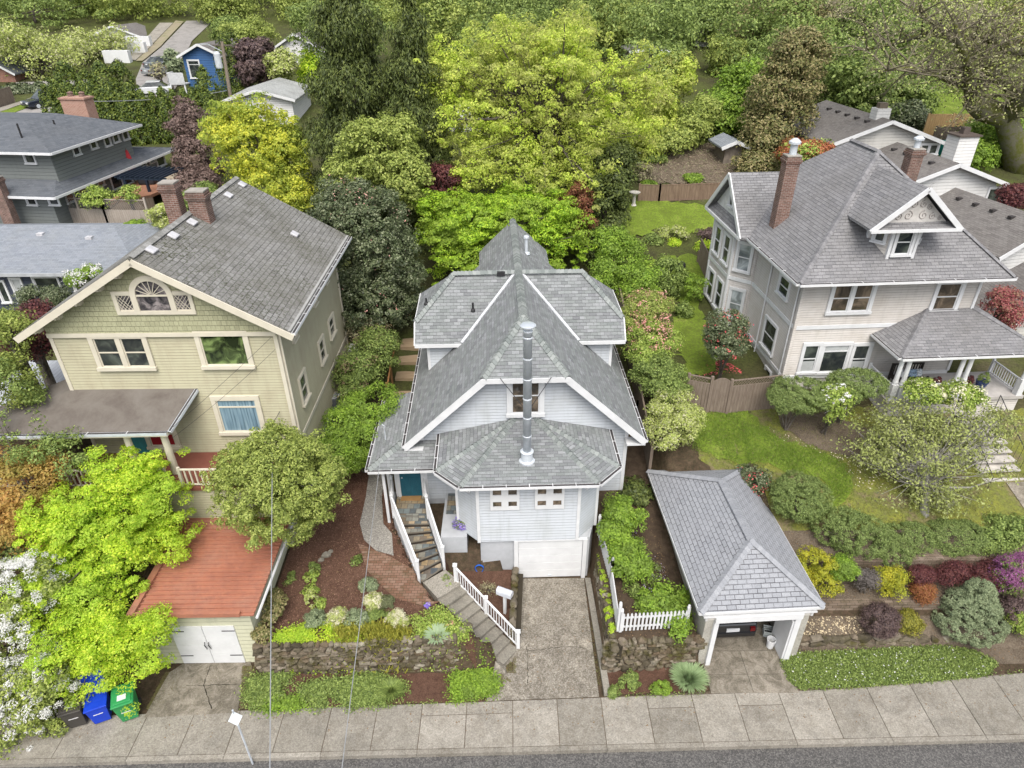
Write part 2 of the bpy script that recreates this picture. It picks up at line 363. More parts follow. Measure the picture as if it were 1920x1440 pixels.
# ------------------------------------------------------------ foliage
def quads_from(c, nrm, size, rng, asp=.55, hang=0.):
    n = len(c); rv = rng.normal(size=(n, 3)); nrm = nrm/np.maximum(np.linalg.norm(nrm, axis=1, keepdims=True), 1e-6)
    if hang: rv = rv*(1-hang)+np.array([0, 0, -1.])*hang*2
    u = rv-nrm*np.sum(rv*nrm, axis=1, keepdims=True); u /= np.maximum(np.linalg.norm(u, axis=1, keepdims=True), 1e-6)
    v = np.cross(nrm, u); s = size*rng.uniform(.6, 1.35, (n, 1))
    u = u*s*.5; v = v*s*.5*asp
    P = np.stack([c-u, c-u*.1+v, c+u, c-u*.1-v], 1)
    return P.reshape(-1, 3)
def leaf_cloud(ells, ncl, nlf, leaf, rc=.45, flat=.8, up=.35, seed=1, inner=.55, asp=.55, hang=0., cone=False, lumpy=.5, col=False):
    rng = np.random.default_rng(seed); E = np.array(ells, float); ar = (E[:, 3]*E[:, 4]+E[:, 3]*E[:, 5]+E[:, 4]*E[:, 5])
    k = rng.choice(len(E), ncl, p=ar/ar.sum()); e = E[k]
    if cone:
        t = 1-np.sqrt(rng.uniform(.0, 1, ncl)); a = rng.uniform(0, 2*np.pi, ncl)
        prof_ = (1-t)**.8*(.75+.25*np.sin(t*40+k))
        if col: t = rng.uniform(0, 1, ncl); prof_ = np.clip(1-t**3, 0, 1)**.7
        d_ = np.stack([np.cos(a), np.sin(a), np.full(ncl, .25)], 1)
        rr = rng.uniform(inner, 1., ncl)[:, None]
        C = e[:, :3]+np.stack([np.cos(a)*e[:, 3]*prof_, np.sin(a)*e[:, 4]*prof_, (2*t-1)*e[:, 5]], 1)*np.concatenate([rr, rr, np.ones_like(rr)], 1)
    else:
        d_ = rng.normal(size=(ncl, 3)); d_[:, 2] += up; d_ /= np.linalg.norm(d_, axis=1, keepdims=True)
        rr = inner+(1-inner)*rng.uniform(0, 1, (ncl, 1))**.5
        # uneven outline: push whole directions in and out
        ph = rng.uniform(0, 6.3, 6); w3 = 1+.5*lumpy*(.35*np.sin(3.1*d_[:, :1]*2+ph[0])+.3*np.sin(4.3*d_[:, 1:2]*2+ph[1])+.3*np.sin(5*d_[:, 2:3]*2+ph[2]))-.12*lumpy
        C = e[:, :3]+d_*rr*e[:, 3:6]*w3
    sz = rng.uniform(.55, 1.35, ncl)*rc
    idx = rng.integers(0, ncl, nlf)
    q = rng.normal(size=(nlf, 3)); q /= np.linalg.norm(q, axis=1, keepdims=True)
    q[:, 2] = np.abs(q[:, 2])*rng.choice([1, 1, 1, -1], nlf)
    r = rng.uniform(.25, 1, (nlf, 1))**.4*sz[idx][:, None]
    L = C[idx]+q*r*np.array([1, 1, flat]);
    if hang: L[:, 2] -= rng.uniform(0, 1, nlf)*hang*rc
    nr = q*.9+d_[idx]*.5+rng.normal(size=(nlf, 3))*.55+np.array([0, 0, .35])
    return quads_from(L, nr, leaf, rng, asp, hang), C
def leafmesh(name, P, mat, parent=None):
    return rawmesh(name, P, np.arange(len(P)).reshape(-1, 4), mat, parent, quads=True)
BARK = m_blend('bark', (.05, .042, .035), (.11, .095, .08), (.17, .155, .13), scale=6., bump=.02, bs=20.)
BARKM = m_blend('mossy_bark', (.06, .052, .04), (.11, .12, .025), (.15, .14, .11), (.13, .15, .03), scale=1.4, bump=.03, bs=12.)
def tree(name, label, cat, base, ells, ncl, nlf, leaf, mat, trunk_r=.15, limbs=8, bark=None, group=None, seed=1, blossoms=None, twigs=0, **kw):
    base = Vector(base); E = [(e[0]-base.x, e[1]-base.y, e[2]-base.z, *e[3:]) for e in ells]
    root = empty(name, base, 0, label, cat, group)
    P, C = leaf_cloud(E, ncl, nlf, leaf, seed=seed, **kw)
    leafmesh('crown', P, mat, root)
    rng = random.Random(seed); b = MB()
    top = Vector((E[0][0], E[0][1], E[0][2])); b.tube([Vector((0, 0, -.2)), top*.35+Vector((rng.uniform(-.1, .1), .05, 0)), top*.75, top], [trunk_r*1.2, trunk_r, trunk_r*.8, trunk_r*.55], 8)
    n = min(len(C), limbs+twigs)
    for i in range(n):
        c = Vector(C[i*len(C)//n]); s = top*rng.uniform(.45, .95); m = (s+c)/2+Vector((rng.uniform(-.2, .2), rng.uniform(-.2, .2), -.05*(c-s).length))
        r0 = trunk_r*(.42 if i < limbs else .16)
        b.tube([s, m, c], [r0, r0*.6, r0*.2], 5, False)
    b.build('trunk', bark or BARK, root, True)
    if blossoms:
        P2, _ = leaf_cloud(E, blossoms[1], blossoms[2], blossoms[3], seed=seed+5, **{**kw, 'inner': .93, 'up': .8, 'rc': blossoms[4]})
        leafmesh('blossom', P2, blossoms[0], root)
    return root
def shrub(name, label, cat, ells, ncl, nlf, leaf, mat, group=None, seed=1, blossoms=None, stems=True, **kw):
    x = sum(e[0] for e in ells)/len(ells); y = sum(e[1] for e in ells)/len(ells); z = min(e[2]-e[5] for e in ells)
    z = min(z, float(hgt(x, y))+.05) if hgt(x, y) > z-1.5 else z
    root = empty(name, (x, y, z), 0, label, cat, group); E = [(e[0]-x, e[1]-y, e[2]-z, *e[3:]) for e in ells]
    P, C = leaf_cloud(E, ncl, nlf, leaf, seed=seed, **kw)
    leafmesh('foliage', P, mat, root)
    if stems:
        b = MB(); rng = random.Random(seed)
        for i in range(6):
            c = Vector(C[i*len(C)//6]); b.tube([(rng.uniform(-.1, .1), rng.uniform(-.1, .1), 0), (c.x*.4, c.y*.4, c.z*.5), c], [.035, .025, .01], 5, False)
        b.build('stem', BARK, root)
    if blossoms:
        P2, _ = leaf_cloud(E, blossoms[1], blossoms[2], blossoms[3], seed=seed+9, **{**kw, 'inner': .95, 'up': .8, 'rc': blossoms[4]})
        leafmesh('blossom', P2, blossoms[0], root)
    return root
def E_(px, py, rx, ry, Y, deep=None):      # an ellipsoid seen at pixel (px,py), radii in pixels, standing at distance Y
    c = V(px, py, Y); dep = -(CR.transposed() @ (c-Vector((0, 0, CAMZ)))).z; k = dep/FPX
    th = math.radians(PITCH)+math.atan((py-720)/FPX); ct = max(math.cos(th), .4)
    a = rx*k; v = ry*k; dp = deep if deep is not None else min(a, .8*v/math.sin(th))
    rz = math.sqrt(max(v*v-(dp*math.sin(th))**2, (v*.45)**2))/ct
    return (c.x, c.y, c.z, a, dp, rz)
# ================================================================= GROUND
def grid_axis(segs):
    out = []
    for a, b, st in segs: out += list(np.arange(a, b, st))
    return np.array(out+[segs[-1][1]])
GRASS = m_blend('grass', (.09, .12, .02), (.13, .19, .022), (.17, .25, .03), (.24, .28, .06), scale=.9, bump=.04, bs=25, fine=(9., (.09, .1, .03), .7))
MOSSY = m_blend('mossy_grass', (.13, .105, .07), (.19, .155, .09), (.15, .17, .04), (.21, .22, .04), (.2, .165, .11), scale=.8, bump=.02, bs=22, fine=(11., (.08, .07, .03), .6))
DIRT = m_blend('dirt', (.06, .045, .033), (.11, .085, .062), (.15, .12, .09), scale=1.6, bump=.04, bs=14, fine=(18., (.2, .17, .13), .6))
MULCH = m_blend('mulch', (.055, .03, .02), (.095, .053, .036), (.14, .085, .06), scale=5., bump=.05, bs=28, fine=(25., (.2, .11, .08), .55))
def m_ground(name):
    k = N(name); n = k.noise(k.pos(), .35, 8, .7, .4); f = k.noise(k.pos(), 7., 5, .75)
    a = k.ramp(n, (.3, (.05, .045, .03)), (.45, (.075, .08, .03)), (.58, (.09, .11, .03)), (.7, (.12, .1, .07)))
    b = k.ramp(k.noise(k.pos(), 3., 7, .75), (.3, (.05, .036, .025)), (.5, (.09, .062, .043)), (.7, (.13, .095, .065)))
    yy = k.n('SeparateXYZ', Vector=k.pos()).outputs[1]; c = k.mix(k.ramp(k.math('DIVIDE', yy, 100.), (.22, 0.), (.3, 1.)), b, a)
    c = k.mix(k.ramp(f, (.4, 0.), (.65, .7)), c, (.035, .035, .018)); k.bump(f, .06); return k.col(c, .95, .1)
BACKG = m_ground('back_ground') or m_blend('back_ground', (.05, .05, .022), (.08, .085, .03), (.06, .1, .02), (.09, .075, .05), scale=.35, bump=.05, bs=6, fine=(7., (.04, .045, .015), .7))
ax = grid_axis([(-120, -40, 8), (-40, -24, 1), (-24, 14, .2), (14, 24, .4), (24, 44, 1), (44, 140, 8)])
ay = grid_axis([(2, 11, 1.5), (11, 26, .2), (26, 40, .4), (40, 70, 1), (70, 130, 4), (130, 260, 13)])
X, Y = np.meshgrid(ax, ay); Z = hgt(X, Y)
Z = Z+np.where((Y > 15.2), .05*np.sin(X*1.7+Y)*np.cos(Y*1.3-X*.4), 0)*np.clip((Y-22)/6, 0, 1)
Z = np.where(Y < 12.35, -.3, Z)
nx, ny = len(ax), len(ay)
ii = (np.arange(ny-1)[:, None]*nx+np.arange(nx-1)[None, :]).ravel()
gr = rawmesh('ground', np.stack([X, Y, Z], -1).reshape(-1, 3), np.stack([ii, ii+1, ii+1+nx, ii+nx], -1), BACKG, smooth=False, quads=True)
gr['kind'] = 'structure'
def inside(P, poly):
    x, y = P[:, 0], P[:, 1]; r = np.zeros(len(P), bool); n = len(poly)
    for i in range(n):
        x0, y0 = poly[i][:2]; x1, y1 = poly[(i+1) % n][:2]
        c = ((y0 > y) != (y1 > y)) & (x < (x1-x0)*(y-y0)/((y1-y0) or 1e-9)+x0); r ^= c
    return r
def wob(poly, amp=.06, step=.25, seed=0):      # an organic edge
    rnd = random.Random(seed); out = []
    for i in range(len(poly)):
        a, b = Vector(poly[i][:2]), Vector(poly[(i+1) % len(poly)][:2]); n = max(1, int((b-a).length/step))
        for k in range(n):
            p = a.lerp(b, k/n); out.append((p.x+rnd.uniform(-amp, amp), p.y+rnd.uniform(-amp, amp)))
    return out
def sheet(name, poly, mat, off=.03, res=.3, kind='structure', edge=.0, flat=None, thick=0., label=None, cat=None):
    P = [tuple(p[:2]) for p in poly]
    if edge: P = wob(P, edge)
    A = np.array(P); lo, hi = A.min(0), A.max(0)
    gx, gy = np.meshgrid(np.arange(lo[0], hi[0], res), np.arange(lo[1], hi[1], res)); Q = np.stack([gx.ravel(), gy.ravel()], 1)
    Q = Q[inside(Q, P)] if flat is None else Q[:0]
    if flat is None:                      # keep borders following the ground too
        B = wob(P, 0, res); P = B
    vs, _, fs, *_ = delaunay_2d_cdt([Vector(p) for p in P]+[Vector(q) for q in Q.tolist()], [], [list(range(len(P)))], 1, 1e-4)
    xs = np.array([v.x for v in vs]); ys = np.array([v.y for v in vs]); zs = (hgt(xs, ys) if flat is None else np.full(len(xs), flat))+off
    v = [(a, b, c) for a, b, c in zip(xs, ys, zs)]; f = [tuple(q) for q in fs]
    o = rawmesh(name, v, f, mat); metric_uv(o.data)
    if o.data.polygons and o.data.polygons[0].normal.z < 0: o.data.flip_normals()
    if thick:
        m = o.modifiers.new('s', 'SOLIDIFY'); m.thickness = thick; m.offset = -1
    return tag(o, label, cat, None, kind)
def tp(*pts): return [T(*p) for p in pts]
def scatter(name, poly, n, size, mat, label=None, cat=None, h=.0, up=1.2, kind='stuff', seed=3, asp=.6, spread=.5, hang=0., fringe=0.):
    rng = np.random.default_rng(seed); A = np.array([p[:2] for p in poly]); lo, hi = A.min(0), A.max(0)
    Q = rng.uniform(lo, hi, (int(n*2.5)+10, 2)); Q = Q[inside(Q, [tuple(a) for a in A])][:n]
    if fringe:
        f_ = 1. if fringe < .1 else (np.sin(Q[:, 0]*3.1+seed)+np.sin(Q[:, 1]*4.3+seed*2)+np.sin((Q[:, 0]+Q[:, 1])*5.7)+rng.normal(size=len(Q))*.5)
        if fringe >= .1: Q = Q[f_ > -1.1]
        Q = Q+rng.normal(size=Q.shape)*fringe
    z = hgt(Q[:, 0], Q[:, 1])+.03+rng.uniform(0, 1, len(Q))*h
    c = np.stack([Q[:, 0], Q[:, 1], z], 1); nr = rng.normal(size=c.shape)*spread+np.array([0, 0, up])
    if hang < 0:            # upright blades
        nr = rng.normal(size=c.shape)*np.array([1, 1, .15]); u = np.array([0, 0, 1.])+rng.normal(size=c.shape)*.35
        u /= np.linalg.norm(u, axis=1, keepdims=True); v = np.cross(nr, u); v /= np.linalg.norm(v, axis=1, keepdims=True)
        s = size*rng.uniform(.6, 1.4, (len(c), 1)); P = np.stack([c-v*s*asp*.5, c+v*s*asp*.5, c+u*s+v*s*.05, c+u*s-v*s*.05], 1).reshape(-1, 3)
    else: P = quads_from(c, nr, size, rng, asp)
    o = leafmesh(name, P, mat); return tag(o, label, cat, None, kind)
SWALK = m_conc('sidewalk_concrete', (.29, .272, .236), .25, (.36, .45), (.15, .13, .1))
OLDC = m_conc('old_concrete', (.25, .225, .185), .15, (.32, .7), (.07, .06, .04))
STEPC = m_conc('step_concrete', (.26, .245, .21), .2, (.46, .35), (.09, .08, .055))
AGG = m_conc('aggregate_driveway', (.27, .245, .2), .45, (.29, .75), (.095, .08, .058))
ASPH = m_conc('asphalt', (.06, .06, .062), .3, (.6, .2))
# sidewalk slabs
rear = [(-40, 12.6), (-17.2, 13.1), (-8.9, 13.36), (3.2, 13.74), (9.3, 13.9), (12, 14.03), (18, 14.56), (40, 16.6)]
rear_y = ry = lambda x: float(np.interp(x, [a for a, b in rear], [b for a, b in rear]))
fy = lambda x: 11.95+.018*(x+5)
sw = MB(); x = -30.; rnd = random.Random(4)
cuts = [-30]
while cuts[-1] < 30: cuts.append(cuts[-1]+rnd.choice([1.5, 1.5, 1.55, 2.4]))
for a, b in zip(cuts[:-1], cuts[1:]):
    g = .012; q = (a-b)*0+.25
    for t0, t1 in ((0., .72), (.72, 1.)) if rnd.random() < .25 else ((0., 1.),):
        f0 = lambda xx, t: fy(xx)+(ry(xx)-fy(xx))*t
        sw.ext([(a+g, f0(a, t0)+g), (b-g, f0(b, t0)+g), (b-g+.0, f0(b, t1)-g), (a+g, f0(a, t1)-g)], -.08, .03+rnd.uniform(-.004, .004))
sw.build('sidewalk', SWALK)['kind'] = 'structure'
cb = MB()
for a, b in zip(cuts[:-1:2], cuts[2::2]): cb.ext([(a+.008, fy(a)-.16), (b-.008, fy(b)-.16), (b-.008, fy(b)-.005), (a+.008, fy(a)-.005)], -.3, .028)
cb.build('kerb', SWALK)['kind'] = 'structure'
sheet('street', [(-60, 4), (60, 4), (60, 13), (30, 12.45), (-30, 11.35), (-60, 10.9)], ASPH, 0, 2, flat=-.14)
sheet('sidewalk_bedding', [(-30, fy(-30)-.1), (30, fy(30)-.1), (30, ry(30)), (18, 14.56), (3.2, 13.74), (-17.2, 13.1), (-30, ry(-30))], DIRT, 0, 2, flat=.012)
# driveways
MUDD = m_blend('driveway_moss', (.05, .045, .02), (.1, .09, .035), (.07, .055, .035), scale=6.)
sheet('driveway', [(.14, 18.86), (.0, 17.1), (.08, 15.8), (-.66, 14.85), (-.95, ry(-1)+.01), (2.9, ry(3)+.01), (2.86, 18.86)], AGG, .035, .35)
k = MB()
for i in range(3):
    y0, y1 = 13.78+i*1.7, 13.78+(i+1)*1.7-.015; xx = lambda y: 2.9+.28*(18.9-y)/5*.6
    k.ext([(xx(y0), y0), (xx(y0)+.22, y0), (xx(y1)+.22, y1), (xx(y1), y1)], -.1, .17+.015*i)
k.build('driveway_edging', STEPC)['kind'] = 'structure'
sheet('garage_driveway', tp((343, 1246), (470, 1238), (474, 1262), (452, 1300), (446, 1337), (270, 1347), (318, 1262)), OLDC, .035, .4)
gfl = MB()
for (x0, x1) in ((6.75, 8.2), (8.215, 9.75)):
    for (y0, y1) in ((ry(7)+.01, 14.55), (14.565, 15.5)): gfl.ext([(x0, y0), (x1, y0), (x1, y1), (x0, y1)], -.1, .045)
gfl.ext([(6.75, 15.515), (9.75, 15.515), (9.4, 21), (6.4, 21)], -.1, .045)
gfl.build('carport_floor', OLDC)['kind'] = 'structure'
# garden beds and lawns
bedL = tp((474, 1270), (930, 1268), (928, 1308), (452, 1334)); bedL = [(-9.05, 14.72), (-9.2, 13.4), (-1.1, 13.62), (-.72, 14.7)]
sheet('mulch_strip', bedL, MULCH, .03, .3, edge=.03)
bedR = [(3.2, 14.75), (6.45, 14.8), (6.7, 13.95), (3.2, 13.8)]
sheet('planting_strip', bedR, MULCH, .03, .3, edge=.03)
gardenL = [(-8.9, 15.0), (-1.9, 15.05), (-3.1, 16.6), (-3.4, 18.2), (-5.2, 21.5), (-6.6, 25), (-8.3, 24), (-8.9, 20)]
sheet('mulch_bed', gardenL, MULCH, .03, .3)
sheet('corner_bed', [(-2.75, 18.88), (-2.6, 18.2), (-1.95, 17.65), (-.1, 16.0), (-.06, 18.88)], MULCH, .03, .2)
sheet('corner_bed', [(-1.95, 15.05), (-1.3, 14.75), (-1.5, 15.35), (-3.2, 16.9), (-3.3, 16.6)], MULCH, .035, .2)
sheet('side_soil', [(3.3, 15.0), (6.2, 15.05), (6.0, 22), (5.9, 27), (5.0, 27), (5.0, 21.6), (3.4, 19.5)], m_blend('dark_soil', (.04, .03, .02), (.07, .05, .035), (.1, .075, .05), scale=3., bump=.04, bs=18), .03, .3)
lawn1 = tp((1300, 775), (1400, 772), (1445, 815), (1530, 845), (1590, 875), (1592, 925), (1560, 960), (1545, 905), (1480, 885), (1400, 868), (1330, 852), (1298, 838))
sheet('moss_lawn', [(10.0, 18.9), (8.0, 22.5), (7.9, 25.2), (12, 25.5), (24, 25.0), (24, 18.9)], MOSSY, .02, .4, edge=.12)
sheet('hillside_soil', [(10.25, 14.75), (10.0, 18.9), (24, 18.9), (24, 15.2), (18, 14.9)], DIRT, .025, .25)
sheet('front_lawn', lawn1, GRASS, .04, .3, edge=.22)
sheet('dirt_patch', tp((1452, 770), (1560, 778), (1680, 830), (1620, 870), (1500, 828), (1462, 800)), DIRT, .045, .3, edge=.12)
GB = m_leaf('grass_blade', [(.08, .13, .015), (.12, .2, .02), (.17, .25, .035)], .3)
scatter('lawn_grass', lawn1, 30000, .06, GB, 'short bright green grass of the front lawn', 'grass', hang=-1, asp=.3, fringe=.16)
scatter('rough_grass', [(10.3, 19), (8.4, 22.4), (8.2, 25), (19, 25), (19, 19)], 15000, .06, m_leaf('rough_blade', [(.1, .12, .03), (.16, .17, .05), (.2, .17, .09)], .2), 'thin patchy mossy grass around the front lawn', 'grass', hang=-1, asp=.3, fringe=.1)
scatter('fallen_petals', tp((1440, 800), (1590, 860), (1720, 880), (1640, 930), (1500, 860)), 420, .07, m_plain('petal', (.75, .68, .55), .7), 'scattered pale fallen petals on lawn and dirt', 'petals', seed=8)
lawn2 = tp((1148, 395), (1175, 378), (1250, 376), (1352, 392), (1352, 432), (1300, 440), (1240, 430), (1190, 448), (1160, 440))
lawn3 = tp((1180, 495), (1260, 482), (1310, 480), (1345, 490), (1340, 520), (1300, 560), (1340, 660), (1352, 700), (1290, 705), (1262, 640), (1270, 560), (1200, 540))
for nm, lp in (('back_lawn', lawn2), ('side_lawn', lawn3)): sheet(nm, lp, GRASS, .05, .4, edge=.28)
sheet('terrace_soil', tp((1200, 290), (1330, 270), (1380, 300), (1370, 345), (1200, 345)), DIRT, .05, .5, edge=.2)
sheet('upper_lawn', tp((1720, 150), (1800, 130), (1920, 140), (1920, 210), (1740, 222)), GRASS, .06, 1.2, edge=.3)
# ================================================================= CENTRE HOUSE
SID = m_siding('blue_white_siding', (.47, .5, .535), .14, .12, (.4, .42, .43))
STUC = m_blend('painted_stucco', (.36, .375, .39), (.46, .475, .5), scale=1.3, bump=.012, bs=30, rough=.8)
RFC = m_shingle('grey_laminate_shingles', (.155, .16, .17), (.29, .3, .31), (.09, .092, .095), .3, .15, (.3, (.19, .2, .2)), (.185, .21, .195))
def m_cap(name, c1, c2):
    k = N(name); return k.col(k.mix(.3, k.ramp(k.n('NewGeometry').outputs['Random Per Island'], (0., c1), (1., c2)), k.ramp(k.noise(k.pos(), 40., 3), (.3, .2), (.7, .8)), 'OVERLAY'), .92, .15)
CAPC = m_cap('grey_cap_shingle', (.16, .18, .175), (.29, .31, .3))
Hc = Frame(.5, 21.7, R_(1.7))
house = empty('white_house', (.5, 21.7, 0), R_(1.7), 'pale blue-white gabled house with a bay over its own garage door, in the centre', 'house')
RD, SL, ZE = 9.8, .95, 5.27
b = MB(); b.ext([(-4.1, 0), (4.1, 0), (4.1, 11.4), (-4.1, 11.4)], 2.05, 5.5)
gp = [(-4.1, 5.5), (4.1, 5.5), (4.1, RD-SL*4.1-.12), (1.5, RD-SL*1.5-.15), (-1.5, RD-SL*1.5-.15), (-4.1, RD-SL*4.1-.12)]
b.slab([(x, 0, z) for x, z in gp], 11.3, (0, 1, 0))
b.ext([(-5.4, .1), (-4.1, .1), (-4.1, 3.4), (-5.4, 3.4)], 2.1, 4.8); b.ext([(-1.6, 11.2), (1.6, 11.2), (1.6, 13.3), (-1.6, 13.3)], 2.1, 8.1); b.slab([(-1.6, 11.3, 8.1), (1.6, 11.3, 8.1), (0, 11.3, 9.6)], 2., (0, 1, 0))
for s in (-1, 1):
    b.ext([(0, 4.35), (s*4.05, 4.35), (s*4.05, 8.2), (0, 8.2)][::s], 5.4, 7.45)
    b.slab([(s*4.05, 4.35, 7.4), (s*4.05, 8.2, 7.4), (s*4.05, 7.6, 8.05), (s*4.05, 4.95, 8.05)], .5, (-s, 0, 0))
b.build('wall', SID, house)
b = MB(); b.ext([(-4.08, .03), (4.08, .03), (4.08, 11.3), (-4.08, 11.3)], -.2, 2.05)
b.ext([(-5.36, .15), (-4.1, .15), (-4.1, 3.3), (-5.36, 3.3)], .8, 2.1); b.build('foundation', STUC, house)
# corner boards and rake boards
b = MB()
for x in (-4.12, 4.12): b.box(x-.07, x+.07, -.025, .11, 2.05, RD-SL*4.1-.1)
b.box(-5.43, -5.33, .06, .2, 2.1, 4.75)
for x in (-4.07, 4.07): b.box(x-.06, x+.06, 4.33, 4.45, 5.4, 7.4)
b.build('corner_board', WHITE, house)
MB().box(-1.66, 1.66, -.58, -.53, RD-SL*1.6-.2, RD-SL*1.6-.0).build('fascia', WHITE, house)
for s in (-1, 1):
    MB().bar((s*4.78, -.54, ZE-.12), (s*1.58, -.54, RD-SL*1.58-.14), .05, .26).build('bargeboard', WHITE, house)
    MB().box(min(s*4.8, s*4.05), max(s*4.8, s*4.05), -.5, 0, ZE-.27, ZE-.19).build('soffit', WHITE, house)
    MB().box(min(s*2.35, s*4.62), max(s*2.35, s*4.62), 3.99, 4.04, 7.2, 7.36).build('fascia', WHITE, house)
    b = MB(); b.bar((s*4.62, 4.02, 7.3), (s*4.62, 4.75, 8.02), .05, .14); b.bar((s*4.62, 4.7, 8.02), (s*4.62, 7.9, 8.02), .05, .14); b.build('bargeboard', WHITE, house)
b = MB()
for s in (-1, 1):
    b.slab([(s*4.76, -.5, ZE), (s*1.6, -.5, RD-SL*1.6), (0, 1.65, RD), (0, 11.5, RD), (s*4.76, 11.5, ZE)][::s], .13)
b.slab([(-1.6, -.5, RD-SL*1.6), (1.6, -.5, RD-SL*1.6), (0, 1.65, RD)], .13)
for s in (-1, 1): b.slab([(s*1.85, 11.4, 8.04), (0, 11.4, RD), (0, 13.6, RD), (s*1.85, 13.6, 8.04)][::s], .13)
b.build('roof', RFC, house)
b = MB(); b.slab([(-4.6, 4.05, 7.38), (4.6, 4.05, 7.38), (4.6, 4.78, 8.12), (2.9, 6.3, 9.72), (-2.9, 6.3, 9.72), (-4.6, 4.78, 8.12)], .12)
b.slab([(-4.6, 8.55, 7.38), (-4.6, 7.82, 8.12), (-2.9, 6.3, 9.72), (2.9, 6.3, 9.72), (4.6, 7.82, 8.12), (4.6, 8.55, 7.38)], .12)
for s in (-1, 1): b.slab([(s*4.6, 4.78, 8.12), (s*4.6, 7.82, 8.12), (s*2.9, 6.3, 9.72)][::s], .12)
b.build('dormer_roof', RFC, house)
b = MB()
for s in (-1, 1): b.bar((s*2.56, 4.02, 7.42), (s*.12, 6.25, 9.76), .13, .05)
b.build('valley_flashing', m_plain('pale_flashing', (.55, .57, .6), .4), house)
caps((0, 1.6, RD+.08), (0, 11.4, RD+.08), CAPC, house)
for s in (-1, 1):
    caps((s*1.6, -.5, RD-SL*1.6+.06), (0, 1.65, RD+.07), CAPC, house)
    caps((s*4.6, 4.8, 8.17), (s*2.9, 6.3, 9.78), CAPC, house); caps((s*2.9, 6.3, 9.78), (s*.15, 6.3, 9.8), CAPC, house)
caps((0, 11.45, RD+.08), (0, 13.6, RD+.08), CAPC, house)
def gutter(par, p, q, out, name='gutter', m1=None, step=.75):
    p, q, out = Vector(p), Vector(q), Vector(out)*.07; b = MB(); b.bar(p+out*.95, q+out*.95, .13, .11)
    o = b.build(name, m1 or WHITE, par); b = MB(); b.bar(p+out+Vector((0, 0, .058)), q+out+Vector((0, 0, .058)), .085, .012); b.build('gutter_trough', GUT, o)
    n = int((q-p).length/step); b = MB()
    for i in range(1, n): c = p.lerp(q, i/n); b.bar(c-out*.3+Vector((0, 0, .07)), c+out*2+Vector((0, 0, .07)), .025, .012)
    if n > 1: b.build('gutter_strap', WHITE, o)
    return o
for s in (-1, 1): gutter(house, (s*4.76, -.5, ZE-.07), (s*4.76, 9., ZE-.07), (s, 0, 0))
# bay
e0 = Hc.to(G(857, 912, 5.5)); e1 = Hc.to(G(815, 883, 5.5)); fx, fyb, sx_, sy_ = 2.5, e0.y, 3.38, e1.y
BY = -2.85; bay = [(-1.9, BY), (1.9, BY), (2.72, BY+.82), (2.72, .02), (-2.72, .02), (-2.72, BY+.82)]
bayo = MB().ext(bay, 2.3, 5.45).build('bay', SID, house)
b = MB()
for s in (-1, 1):
    b.box(s*1.9-.06, s*1.9+.06, BY-.03, BY+.1, 2.28, 5.4); b.box(s*2.72-.05, s*2.72+.05, BY+.76, BY+.9, 2.28, 5.4)
b.box(-1.84, 1.84, BY-.02, BY+.05, 5.28, 5.42); b.build('bay_trim', WHITE, bayo)
MB().ext([(-1.8, BY+.1), (2.42, BY+.1), (2.66, BY+.9), (2.66, 0), (-1.8, 0)], -.2, 2.3).build('garage_wall', STUC, house)
MB().ext([(-1.86, BY+.12), (-1.8, BY+.12), (-1.8, -.1), (-1.86, -.1)], 0, 2.3).build('side_wall', STUC, house)
top = [(-.42, -.02, 6.12), (.42, -.02, 6.12)]; ze = 5.5
b = MB(); b.slab([(-fx, fyb, ze), (fx, fyb, ze), top[1], top[0]], .1)
for s, tpt in ((-1, top[0]), (1, top[1])):
    b.slab([(s*sx_, sy_, ze), (s*fx, fyb, ze), tpt][::-s], .1); b.slab([(s*sx_, -.02, ze), (s*sx_, sy_, ze), tpt][::-s], .1)
b.ext([(-fx+.03, fyb+.06), (fx-.03, fyb+.06), (sx_-.05, sy_+.03), (sx_-.05, -.02), (-sx_+.05, -.02), (-sx_+.05, sy_+.03)], ze-.16, ze-.1)
bro = b.build('bay_roof', RFC, house)
for s, tpt in ((-1, top[0]), (1, top[1])):
    caps((s*fx, fyb, ze+.05), Vector(tpt)+Vector((0, 0, .05)), CAPC, house, .3); caps((s*sx_, sy_, ze+.05), Vector(tpt)+Vector((0, 0, .05)), CAPC, house, .3)
gutter(house, (-fx, fyb, ze-.07), (fx, fyb, ze-.07), (0, -1, 0))
for s in (-1, 1):
    dv = Vector((s*(sx_-fx), sy_-fyb, 0)).normalized(); gutter(house, (s*fx, fyb, ze-.07), (s*sx_, sy_, ze-.07), (s*dv.y*1, -abs(dv.x), 0))
    gutter(house, (s*sx_, sy_, ze-.07), (s*sx_, -.05, ze-.07), (s, 0, 0))
